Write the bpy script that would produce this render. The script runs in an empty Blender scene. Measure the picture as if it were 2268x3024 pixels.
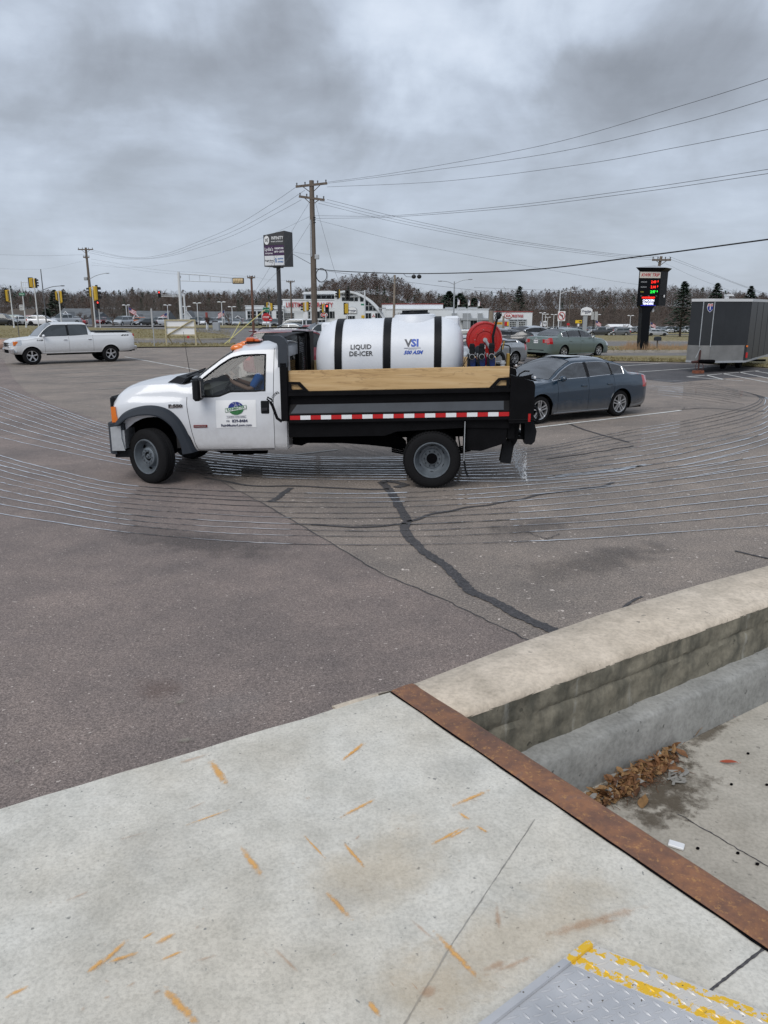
import bpy,bmesh,math,random
import numpy as np
from mathutils import Vector,Matrix
R = math.radians
random.seed(7);rng = np.random.default_rng(7)
SC = bpy.context.scene
COL = SC.collection
# ------------------------------------------------------------------ camera, sky, sun, exposure
FPX,CH,PIT = 2271.0,2.6,R(14.85)
cd = bpy.data.cameras.new('camera');cam = bpy.data.objects.new('camera',cd);COL.objects.link(cam)
cd.sensor_fit = 'HORIZONTAL';cd.sensor_width = 36;cd.lens = 36*FPX/2268.0
cam.location = (0,0,CH);cam.rotation_euler = (R(90)-PIT,0,0)
cd.clip_start = 0.05;cd.clip_end = 6000
SC.camera = cam
SC.view_settings.view_transform = 'Standard';SC.view_settings.look = 'None'
SC.view_settings.exposure = 0.38;SC.view_settings.gamma = 1;SC.view_settings.use_curve_mapping = False
SC.render.resolution_x = 768;SC.render.resolution_y = 1024
try:
    SC.cycles.max_bounces = 8;SC.cycles.transparent_max_bounces = 12
except Exception: pass
def ray(u,v):                      # viewing direction of a point measured in the photograph
    zc = -(v-1512)/FPX
    return Vector(((u-1134)/FPX,math.cos(PIT)+zc*math.sin(PIT),-math.sin(PIT)+zc*math.cos(PIT)))
def aty(u,v,y):
    r = ray(u,v);t = y/r.y
    return Vector((r.x*t,y,CH+r.z*t))
def gz(u,v,z=0.0):
    r = ray(u,v);t = (z-CH)/r.z
    return Vector((r.x*t,r.y*t,z))
W = bpy.data.worlds.new('World');SC.world = W;W.use_nodes = True
nt = W.node_tree;nt.nodes.clear()
SUN_EL,SUN_AZ = R(48),R(205)      # high behind the clouds, behind the photographer's left shoulder
def sky_world():
    N = nt.nodes.new;L = nt.links.new
    out = N('ShaderNodeOutputWorld');bg = N('ShaderNodeBackground');L(bg.outputs[0],out.inputs[0])
    sky = N('ShaderNodeTexSky');sky.sky_type = 'NISHITA';sky.sun_disc = False
    sky.sun_elevation = SUN_EL;sky.sun_rotation = SUN_AZ
    tc = N('ShaderNodeTexCoord');D = tc.outputs['Generated']
    sep = N('ShaderNodeSeparateXYZ');L(D,sep.inputs[0])
    def m(op,a,b=None,c=None,clamp=False):
        n = N('ShaderNodeMath');n.operation = op;n.use_clamp = clamp
        for i,s in enumerate((a,b,c)):
            if s is None: continue
            if isinstance(s,(int,float)): n.inputs[i].default_value = s
            else: L(s,n.inputs[i])
        return n.outputs[0]
    z = m('MAXIMUM',sep.outputs[2],0.0)
    k = m('DIVIDE',1.0,m('ADD',z,0.13))
    cmb = N('ShaderNodeCombineXYZ')
    L(m('MULTIPLY',sep.outputs[0],k),cmb.inputs[0]);L(m('MULTIPLY',sep.outputs[1],k),cmb.inputs[1])
    def noise(sc,det,rough,off,dist=0.0):
        mp = N('ShaderNodeMapping');mp.inputs['Location'].default_value = off
        L(cmb.outputs[0],mp.inputs[0])
        n = N('ShaderNodeTexNoise');n.inputs['Scale'].default_value = sc
        n.inputs['Detail'].default_value = det;n.inputs['Roughness'].default_value = rough
        n.inputs['Distortion'].default_value = dist
        L(mp.outputs[0],n.inputs['Vector']);return n.outputs[0]
    n1 = noise(0.95,8,0.55,(3.1,1.7,0),0.35)
    n2 = noise(3.2,7,0.6,(8.2,4.4,0),0.2)
    mp3 = N('ShaderNodeMapping');mp3.inputs['Scale'].default_value = (1,1,1.35);mp3.inputs['Location'].default_value = (4.3,2.1,.7);L(D,mp3.inputs[0])
    n3 = N('ShaderNodeTexNoise');n3.inputs['Scale'].default_value = 4.6;n3.inputs['Detail'].default_value = 7;n3.inputs['Roughness'].default_value = .52;n3.inputs['Distortion'].default_value = .5;L(mp3.outputs[0],n3.inputs['Vector'])
    dens = m('ADD',m('ADD',m('MULTIPLY',m('SUBTRACT',n1,0.5),.55),m('MULTIPLY',m('SUBTRACT',n2,0.5),0.32)),m('MULTIPLY',m('SUBTRACT',n3.outputs[0],0.5),1.35))
    # the banks and gaps of this sky: direction, half width, half height, amount
    blobs = [(1180,120,.15,.08,-.27),(1290,300,.11,.06,-.22),(1090,20,.3,.05,-.11),(1640,150,.13,.028,-.26),(1400,345,.14,.022,-.14),
             (260,210,.22,.10,.19),(760,190,.20,.085,.23),(1080,330,.16,.06,.20),(1860,220,.28,.07,.22),
             (430,60,.10,.03,-.12),(60,90,.09,.05,-.10),(860,300,.14,.02,-.12),(1650,560,.2,.035,.07),(330,480,.3,.05,-.10),
             (2150,80,.12,.03,-.12),(1750,30,.2,.02,-.10)]
    # warp the directions a little so the banks get ragged edges
    wn = N('ShaderNodeTexNoise');wn.inputs['Scale'].default_value = 9;wn.inputs['Detail'].default_value = 6
    L(D,wn.inputs['Vector'])
    vs = N('ShaderNodeVectorMath');vs.operation = 'SUBTRACT';L(wn.outputs['Color'],vs.inputs[0]);vs.inputs[1].default_value = (.5,.5,.5)
    vm = N('ShaderNodeVectorMath');vm.operation = 'MULTIPLY';L(vs.outputs[0],vm.inputs[0]);vm.inputs[1].default_value = (.22,.22,.12)
    va = N('ShaderNodeVectorMath');va.operation = 'ADD';L(D,va.inputs[0]);L(vm.outputs[0],va.inputs[1])
    for (u,v,sx,sz,amt) in blobs:
        d = ray(u,v).normalized()
        a = N('ShaderNodeVectorMath');a.operation = 'SUBTRACT';L(va.outputs[0],a.inputs[0]);a.inputs[1].default_value = d
        b = N('ShaderNodeVectorMath');b.operation = 'MULTIPLY';L(a.outputs[0],b.inputs[0]);b.inputs[1].default_value = (1/sx,.8/sx,1/sz)
        c = N('ShaderNodeVectorMath');c.operation = 'LENGTH';L(b.outputs[0],c.inputs[0])
        mr = N('ShaderNodeMapRange');mr.interpolation_type = 'SMOOTHERSTEP'
        mr.inputs[1].default_value = 0;mr.inputs[2].default_value = 1.5;mr.inputs[3].default_value = amt;mr.inputs[4].default_value = 0
        L(c.outputs['Value'],mr.inputs[0]);dens = m('ADD',dens,mr.outputs[0])
    # towards the horizon the deck closes up to an even grey
    hz = N('ShaderNodeMapRange');hz.inputs[1].default_value = 0.0;hz.inputs[2].default_value = 0.26;hz.inputs[3].default_value = .22;hz.inputs[4].default_value = 1
    L(z,hz.inputs[0]);dens = m('MULTIPLY',dens,hz.outputs[0])
    dens = m('ADD',dens,0.47,clamp=True)
    cr = N('ShaderNodeValToRGB');L(dens,cr.inputs[0])
    e = cr.color_ramp.elements;e[0].position = .08;e[0].color = (.57,.63,.72,1);e[1].position = .95;e[1].color = (.215,.235,.268,1)
    for p,c in ((.27,(.48,.54,.63,1)),(.42,(.395,.445,.525,1)),(.60,(.31,.345,.40,1)),(.78,(.255,.28,.322,1))):
        q = e.new(p);q.color = c
    sk = N('ShaderNodeVectorMath');sk.operation = 'SCALE';L(sky.outputs[0],sk.inputs[0]);sk.inputs['Scale'].default_value = 1.0
    dv = N('ShaderNodeVectorMath');dv.operation = 'SCALE';L(cr.outputs[0],dv.inputs[0]);dv.inputs['Scale'].default_value = 1.0/0.12
    mx = N('ShaderNodeMix');mx.data_type = 'RGBA';mx.inputs[0].default_value = 0.95
    L(sk.outputs[0],mx.inputs[6]);L(dv.outputs[0],mx.inputs[7]);L(mx.outputs[2],bg.inputs[0])
    bg.inputs[1].default_value = 0.12
sky_world()
sd = bpy.data.lights.new('sun','SUN');sun = bpy.data.objects.new('sun',sd);COL.objects.link(sun)
sd.energy = 1.5;sd.angle = R(40);sd.color = (1,.97,.93)
sv = Vector((math.sin(SUN_AZ)*math.cos(SUN_EL),math.cos(SUN_AZ)*math.cos(SUN_EL),math.sin(SUN_EL)))
sun.rotation_euler = sv.to_track_quat('Z','Y').to_euler()
# ------------------------------------------------------------------ materials
MATS = {}
def mat(name,col,rough=.6,metal=0.,spec=.5,coat=0.,var=0.,vscale=3.,bump=0.,bscale=40.,col2=None,ior=None,emit=None,estr=0.,alpha=1.,stretch=(1,1,1)):
    if name in MATS: return MATS[name]
    M = bpy.data.materials.new(name);M.use_nodes = True;n = M.node_tree;b = n.nodes['Principled BSDF']
    b.inputs['Base Color'].default_value = (*col,1);b.inputs['Roughness'].default_value = rough
    b.inputs['Metallic'].default_value = metal;b.inputs['Specular IOR Level'].default_value = spec
    if coat: b.inputs['Coat Weight'].default_value = coat;b.inputs['Coat Roughness'].default_value = .04
    if ior: b.inputs['IOR'].default_value = ior
    if emit: b.inputs['Emission Color'].default_value = (*emit,1);b.inputs['Emission Strength'].default_value = estr
    if alpha < 1: b.inputs['Alpha'].default_value = alpha
    if var or bump or col2:
        tc = n.nodes.new('ShaderNodeTexCoord');mp = n.nodes.new('ShaderNodeMapping');mp.inputs['Scale'].default_value = stretch
        n.links.new(tc.outputs['Object'],mp.inputs[0])
    if var or col2:
        t = n.nodes.new('ShaderNodeTexNoise');t.inputs['Scale'].default_value = vscale;t.inputs['Detail'].default_value = 7;t.inputs['Roughness'].default_value = .62
        n.links.new(mp.outputs[0],t.inputs['Vector'])
        r = n.nodes.new('ShaderNodeValToRGB');n.links.new(t.outputs[0],r.inputs[0])
        c2 = col2 or tuple(min(1,c*(1+var)) for c in col);c1 = col if col2 else tuple(c*(1-var) for c in col)
        r.color_ramp.elements[0].position = .32;r.color_ramp.elements[0].color = (*c1,1)
        r.color_ramp.elements[1].position = .68;r.color_ramp.elements[1].color = (*c2,1)
        n.links.new(r.outputs[0],b.inputs['Base Color'])
    if bump:
        t2 = n.nodes.new('ShaderNodeTexNoise');t2.inputs['Scale'].default_value = bscale;t2.inputs['Detail'].default_value = 4
        n.links.new(mp.outputs[0],t2.inputs['Vector'])
        bp = n.nodes.new('ShaderNodeBump');bp.inputs['Strength'].default_value = bump;bp.inputs['Distance'].default_value = .02
        n.links.new(t2.outputs[0],bp.inputs['Height']);n.links.new(bp.outputs[0],b.inputs['Normal'])
    MATS[name] = M;return M
def nodes_mat(name):
    M = bpy.data.materials.new(name);M.use_nodes = True;MATS[name] = M
    n = M.node_tree;b = n.nodes['Principled BSDF']
    tc = n.nodes.new('ShaderNodeTexCoord')
    def noise(scale,det=5,rough=.6,stretch=None,off=(0,0,0),dist=0):
        t = n.nodes.new('ShaderNodeTexNoise');t.inputs['Scale'].default_value = scale
        t.inputs['Detail'].default_value = det;t.inputs['Roughness'].default_value = rough;t.inputs['Distortion'].default_value = dist
        mp = n.nodes.new('ShaderNodeMapping');mp.inputs['Location'].default_value = off
        if stretch: mp.inputs['Scale'].default_value = stretch
        n.links.new(tc.outputs['Object'],mp.inputs[0]);n.links.new(mp.outputs[0],t.inputs['Vector']);return t.outputs[0]
    def ramp(src,stops):
        r = n.nodes.new('ShaderNodeValToRGB');n.links.new(src,r.inputs[0]);e = r.color_ramp.elements
        e[0].position,e[0].color = stops[0][0],(*stops[0][1],1);e[1].position,e[1].color = stops[-1][0],(*stops[-1][1],1)
        for p,c in stops[1:-1]: q = e.new(p);q.color = (*c,1)
        return r.outputs[0]
    def mix(f,a,c,mode='MIX'):
        x = n.nodes.new('ShaderNodeMix');x.data_type = 'RGBA';x.blend_type = mode
        for i,s in ((0,f),(6,a),(7,c)):
            if isinstance(s,(int,float)): x.inputs[i].default_value = s
            elif isinstance(s,tuple): x.inputs[i].default_value = (*s,1)
            else: n.links.new(s,x.inputs[i])
        return x.outputs[2]
    def bump(src,st,dist=.01):
        bp = n.nodes.new('ShaderNodeBump');bp.inputs['Strength'].default_value = st;bp.inputs['Distance'].default_value = dist
        n.links.new(src,bp.inputs['Height']);n.links.new(bp.outputs[0],b.inputs['Normal'])
    return M,n,b,noise,ramp,mix,bump
def asphalt(name,base,tint,coarse,spk):
    M,n,b,noise,ramp,mix,bump = nodes_mat(name)
    g = noise(coarse,3,.7);g2 = noise(coarse*.45,4,.7,off=(5,3,0));big = noise(.55,6,.6);mid = noise(2.6,5,.65,off=(2,9,0))
    c = ramp(g,[(.30,tuple(x*.45 for x in base)),(.5,base),(.64,tuple(x*1.5 for x in base)),(.78,tuple(min(1,x*spk) for x in tint))])
    c = mix(.55,c,ramp(g2,[(.35,(.55,.55,.55)),(.62,(1.35,1.33,1.3))]),'MULTIPLY')
    c = mix(.8,c,ramp(big,[(.35,(.74,.75,.77)),(.65,(1.16,1.13,1.11))]),'MULTIPLY')
    c = mix(.5,c,ramp(mid,[(.38,(.8,.8,.82)),(.66,(1.14,1.12,1.1))]),'MULTIPLY')
    sp = noise(coarse*.28,2,.5,off=(11,2,4));c = mix(ramp(sp,[(.70,(0,0,0)),(.74,(1,1,1))]),c,tuple(min(1,x*spk*1.1) for x in tint))
    n.links.new(c,b.inputs['Base Color']);b.inputs['Roughness'].default_value = .82;b.inputs['Specular IOR Level'].default_value = .35
    bump(g,.5,.006);return M
asphalt('asphalt_old',(.232,.202,.178),(.27,.24,.215),62,2.1)
asphalt('asphalt_new',(.205,.172,.158),(.25,.22,.20),110,1.9)
asphalt('asphalt_dark',(.085,.083,.088),(.12,.12,.12),60,1.6)
asphalt('road_asphalt',(.17,.163,.156),(.2,.19,.18),20,1.4)
asphalt('tar',(.070,.069,.073),(.05,.05,.05),60,1.6)
def concrete(name,base,warm,st,grain=70,dark=.72):
    M,n,b,noise,ramp,mix,bump = nodes_mat(name)
    big = noise(1.1,7,.62);mid = noise(6,6,.65,off=(3,1,2));fine = noise(grain,3,.6);pit = noise(grain*.5,2,.5,off=(9,9,1))
    c = ramp(big,[(.32,base),(.68,warm)])
    c = mix(.7,c,ramp(mid,[(.3,(dark,dark,dark*.98)),(.62,(1.08,1.08,1.08))]),'MULTIPLY')
    c = mix(.6,c,ramp(fine,[(.3,(.72,.72,.72)),(.6,(1.12,1.12,1.12))]),'MULTIPLY')
    c = mix(ramp(pit,[(.70,(0,0,0)),(.745,(1,1,1))]),c,tuple(x*.45 for x in base))
    n.links.new(c,b.inputs['Base Color']);b.inputs['Roughness'].default_value = .85;b.inputs['Specular IOR Level'].default_value = .3
    bump(fine,st,.004);return M,n,b,noise,ramp,mix
concrete('slab_concrete',(.60,.59,.545),(.575,.535,.46),.35,110)
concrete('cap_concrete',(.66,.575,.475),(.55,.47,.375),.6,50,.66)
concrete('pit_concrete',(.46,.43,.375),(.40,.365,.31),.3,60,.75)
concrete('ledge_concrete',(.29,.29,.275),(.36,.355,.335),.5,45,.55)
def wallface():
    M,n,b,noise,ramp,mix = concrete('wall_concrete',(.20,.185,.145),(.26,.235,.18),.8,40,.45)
    src = b.inputs['Base Color'].links[0].from_socket
    st = noise(5,6,.6,stretch=(1.6,1.6,.45),off=(1,1,1));c = mix(ramp(st,[(.50,(0,0,0)),(.66,(.75,.75,.75))]),src,(.07,.07,.058))
    li = noise(3,6,.6,stretch=(2.2,2.2,.12),off=(7,1,1));c = mix(ramp(li,[(.64,(0,0,0)),(.72,(.8,.8,.8))]),c,(.38,.38,.35))
    n.links.new(c,b.inputs['Base Color'])
wallface()
def rust():
    M,n,b,noise,ramp,mix,bump = nodes_mat('rusty_steel')
    a = noise(9,8,.7);f = noise(60,5,.7);g = noise(3,5,.6,off=(4,4,4))
    c = ramp(a,[(.3,(.12,.065,.045)),(.45,(.18,.088,.055)),(.58,(.27,.125,.062)),(.72,(.17,.10,.08))])
    c = mix(ramp(f,[(.56,(0,0,0)),(.66,(.8,.8,.8))]),c,(.42,.22,.085))
    c = mix(.6,c,ramp(g,[(.35,(.6,.62,.65)),(.65,(1.2,1.15,1.1))]),'MULTIPLY')
    n.links.new(c,b.inputs['Base Color']);b.inputs['Roughness'].default_value = .62;bump(f,.4,.004)
rust()
def grass_mat(name,c1,c2,c3):
    M,n,b,noise,ramp,mix,bump = nodes_mat(name)
    a = noise(.35,7,.7);f = noise(6,6,.75)
    c = mix(.5,ramp(a,[(.3,c1),(.5,c2),(.7,c3)]),ramp(f,[(.3,tuple(x*.45 for x in c2)),(.7,tuple(min(1,x*1.8) for x in c3))]))
    n.links.new(c,b.inputs['Base Color']);b.inputs['Roughness'].default_value = .95;bump(f,.8,.05)
grass_mat('grass_mat',(.125,.125,.048),(.165,.145,.065),(.23,.185,.095))
grass_mat('field_mat',(.10,.095,.05),(.15,.12,.075),(.2,.155,.1))
def pinewood():
    M,n,b,noise,ramp,mix,bump = nodes_mat('pine_wood')
    a = noise(1.2,6,.6,stretch=(1,1,18),dist=.6);k = noise(3.4,3,.4,off=(3,0,2),stretch=(1,1,1.6));r = noise(.8,4,.6,stretch=(1,1,9),off=(0,3,9),dist=1.2)
    c = ramp(a,[(.3,(.44,.28,.125)),(.5,(.56,.375,.18)),(.7,(.64,.46,.25))])
    c = mix(ramp(r,[(.575,(0,0,0)),(.6,(.45,.45,.45)),(.625,(0,0,0))]),c,(.2,.105,.045))
    c = mix(ramp(k,[(.72,(0,0,0)),(.77,(.8,.8,.8))]),c,(.13,.055,.03))
    n.links.new(c,b.inputs['Base Color']);b.inputs['Roughness'].default_value = .7
pinewood()
def tankmat():
    M,n,b,noise,ramp,mix,bump = nodes_mat('tank_plastic')
    f = noise(45,4,.6);g = noise(2.5,5,.6)
    c = ramp(g,[(.3,(.64,.67,.72)),(.7,(.71,.735,.775))])
    n.links.new(c,b.inputs['Base Color']);b.inputs['Roughness'].default_value = .38
    b.inputs['Subsurface Weight'].default_value = .0
    bump(f,.10,.004)
tankmat()
def wetmat():
    M,n,b,noise,ramp,mix,bump = nodes_mat('wet_film')
    f = noise(30,4,.6)
    b.inputs['Base Color'].default_value = (.80,.82,.86,1);b.inputs['Metallic'].default_value = .8;b.inputs['Roughness'].default_value = .10;b.inputs['IOR'].default_value = 1.8
    b.inputs['Coat Weight'].default_value = .6;b.inputs['Coat IOR'].default_value = 2.3;b.inputs['Coat Roughness'].default_value = .05
    tr = n.nodes.new('ShaderNodeBsdfTransparent');ms = n.nodes.new('ShaderNodeMixShader')
    fl = noise(14,4,.7,off=(3,3,0));lo = noise(.7,4,.6,off=(5,1,0));sm = n.nodes.new('ShaderNodeMath');sm.operation = 'MULTIPLY_ADD';n.links.new(lo,sm.inputs[0]);sm.inputs[1].default_value = .9;n.links.new(fl,sm.inputs[2]);fr = ramp(sm.outputs[0],[(.68,(0,0,0)),(.86,(1,1,1))])
    n.links.new(fr,ms.inputs[0]);n.links.new(tr.outputs[0],ms.inputs[1]);n.links.new(b.outputs[0],ms.inputs[2])
    n.links.new(ms.outputs[0],n.nodes['Material Output'].inputs[0])
    bump(f,.10,.003)
wetmat()
def glassmat(name,tint,a,rough=.02,ior=1.5,refl=None):
    M = bpy.data.materials.new(name);M.use_nodes = True;MATS[name] = M;n = M.node_tree;b = n.nodes['Principled BSDF']
    b.inputs['Base Color'].default_value = (*tint,1);b.inputs['Roughness'].default_value = rough;b.inputs['IOR'].default_value = ior
    b.inputs['Specular IOR Level'].default_value = .5
    tr = n.nodes.new('ShaderNodeBsdfTransparent');tr.inputs[0].default_value = (a,a*1.04,a*1.02,1)
    gl = n.nodes.new('ShaderNodeBsdfGlossy');gl.inputs['Roughness'].default_value = rough
    lw = n.nodes.new('ShaderNodeFresnel');lw.inputs[0].default_value = ior
    ms = n.nodes.new('ShaderNodeMixShader');n.links.new(lw.outputs[0],ms.inputs[0]);n.links.new(tr.outputs[0],ms.inputs[1]);n.links.new(gl.outputs[0],ms.inputs[2])
    n.links.new(ms.outputs[0],n.nodes['Material Output'].inputs[0])
glassmat('clear_glass',(.1,.2,.18),.72,ior=2.5)
glassmat('screen_glass',(.1,.2,.18),.6,ior=4.4)
glassmat('cab_glass',(.1,.2,.18),.80,ior=1.55)
glassmat('tint_glass',(.02,.03,.03),.22,ior=1.7)
mat('dark_glass',(.012,.017,.019),.05,coat=1.,spec=.8)
mat('pane_dark',(.012,.016,.02),.25,spec=.3)
mat('far_glass',(.03,.04,.045),.12,spec=.7)
mat('white_paint',(.66,.68,.715),.28,coat=.8,var=.02,vscale=1.5)
def dirt(nm,z0,z1):
    n = MATS[nm].node_tree;b = n.nodes['Principled BSDF'];tc = n.nodes.new('ShaderNodeTexCoord');sp = n.nodes.new('ShaderNodeSeparateXYZ');n.links.new(tc.outputs['Object'],sp.inputs[0])
    t = n.nodes.new('ShaderNodeTexNoise');t.inputs['Scale'].default_value = 7;t.inputs['Detail'].default_value = 8;t.inputs['Roughness'].default_value = .75;n.links.new(tc.outputs['Object'],t.inputs['Vector'])
    a = n.nodes.new('ShaderNodeMath');a.operation = 'MULTIPLY_ADD';n.links.new(t.outputs[0],a.inputs[0]);a.inputs[1].default_value = -.9*(z1-z0);n.links.new(sp.outputs[2],a.inputs[2])
    mr = n.nodes.new('ShaderNodeMapRange');n.links.new(a.outputs[0],mr.inputs[0]);mr.inputs[1].default_value = z0-.45*(z1-z0);mr.inputs[2].default_value = z1-.45*(z1-z0);mr.inputs[3].default_value = .55;mr.inputs[4].default_value = 0
    mx = n.nodes.new('ShaderNodeMix');mx.data_type = 'RGBA';n.links.new(mr.outputs[0],mx.inputs[0])
    if b.inputs['Base Color'].links: n.links.new(b.inputs['Base Color'].links[0].from_socket,mx.inputs[6])
    else: mx.inputs[6].default_value = b.inputs['Base Color'].default_value
    mx.inputs[7].default_value = (.24,.215,.19,1);n.links.new(mx.outputs[2],b.inputs['Base Color'])
dirt('white_paint',.45,1.0)
mat('pickup_white',(.70,.72,.74),.28,coat=.8)
dirt('pickup_white',.45,.95)
mat('blue_paint',(.013,.031,.054),.25,metal=.1,coat=1.)
mat('sage_paint',(.135,.18,.168),.32,metal=.3,coat=.9)
mat('black_paint',(.010,.011,.013),.22,coat=1.)
mat('silver_paint',(.42,.44,.46),.3,metal=.6,coat=.8)
dirt('blue_paint',.1,.5)
mat('maroon_paint',(.14,.012,.022),.25,coat=1.)
mat('tyre_rubber',(.011,.011,.012),.85,spec=.15,bump=.3,bscale=60)
mat('black_plastic',(.008,.009,.011),.55,spec=.2)
mat('grey_plastic',(.028,.034,.044),.65,spec=.25,bump=.15,bscale=200)
mat('under_black',(.003,.003,.004),.85,spec=.05)
mat('bed_black',(.005,.005,.006),.5,spec=.10,var=.25,vscale=6)
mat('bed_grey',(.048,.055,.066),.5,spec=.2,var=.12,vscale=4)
mat('band_black',(.008,.009,.011),.5,spec=.15,bump=.15,bscale=80)
mat('chrome',(.75,.76,.78),.12,metal=1.)
mat('alloy',(.62,.63,.65),.3,metal=.85)
mat('steel_wheel',(.135,.155,.175),.42,metal=.3,var=.2,vscale=9)
mat('galvanised',(.46,.48,.50),.45,metal=.5,var=.12,vscale=8)
mat('interior_dark',(.03,.03,.032),.8)
mat('interior_grey',(.16,.16,.15),.8)
mat('amber',(.75,.18,.015),.22,coat=1.)
mat('amber_dark',(.55,.09,.01),.3,coat=1.)
mat('red_lens',(.42,.01,.012),.2,coat=1.)
mat('white_lens',(.75,.76,.78),.15,coat=1.)
mat('lamp_lens',(.50,.53,.56),.08,coat=1.,metal=.3)
mat('red_tape',(.50,.012,.015),.35)
mat('white_tape',(.78,.79,.81),.35)
mat('white_sheet',(.80,.81,.82),.4)
mat('text_black',(.012,.012,.016),.5)
mat('text_navy',(.015,.02,.07),.5)
mat('logo_blue',(.02,.035,.22),.5,var=.3,vscale=9)
mat('logo_green',(.03,.16,.05),.5,var=.3,vscale=20)
mat('vsi_blue',(.02,.08,.42),.45)
mat('vsi_grey',(.07,.075,.09),.45)
mat('red_enamel',(.42,.012,.010),.3,coat=.6,var=.12,vscale=5)
mat('red_dark',(.16,.008,.008),.4)
mat('pump_blue',(.006,.028,.15),.35,coat=.4)
mat('brass',(.55,.36,.10),.3,metal=1.)
mat('road_paint',(.60,.60,.58),.7,var=.25,vscale=9)
mat('paint_fade',(.30,.29,.27),.8,var=.35,vscale=14)
mat('shirt_blue',(.02,.12,.42),.8)
mat('skin',(.24,.14,.10),.55)
mat('hair',(.03,.02,.015),.8)
mat('pole_wood',(.13,.105,.085),.85,var=.3,vscale=3,stretch=(3,3,.3),bump=.3)
mat('pole_brown',(.13,.065,.045),.85,var=.3,vscale=3,stretch=(3,3,.3))
mat('wood_grey',(.24,.20,.16),.85,var=.25,vscale=4)
mat('lumber',(.42,.37,.24),.8,var=.2,vscale=5)
mat('pole_white',(.60,.62,.64),.45,var=.06,vscale=2)
mat('pole_steel',(.36,.38,.40),.45,metal=.3)
mat('signal_yellow',(.62,.40,.035),.45)
mat('signal_black',(.018,.018,.018),.6)
mat('signal_tan',(.55,.42,.24),.5)
mat('red_glow',(.5,.02,.02),.4,emit=(1,.05,.04),estr=3)
mat('wire_black',(.012,.012,.013),.6)
mat('wire_grey',(.10,.105,.115),.6)
mat('guy_yellow',(.55,.50,.20),.6)
mat('sign_white',(.76,.77,.78),.5)
mat('sign_green',(.01,.19,.10),.5)
mat('sign_red',(.45,.015,.02),.5)
mat('sign_yellow',(.75,.50,.02),.5)
mat('sign_back',(.40,.41,.41),.5)
mat('tread_metal',(.55,.56,.58),.35,metal=.6)
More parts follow.
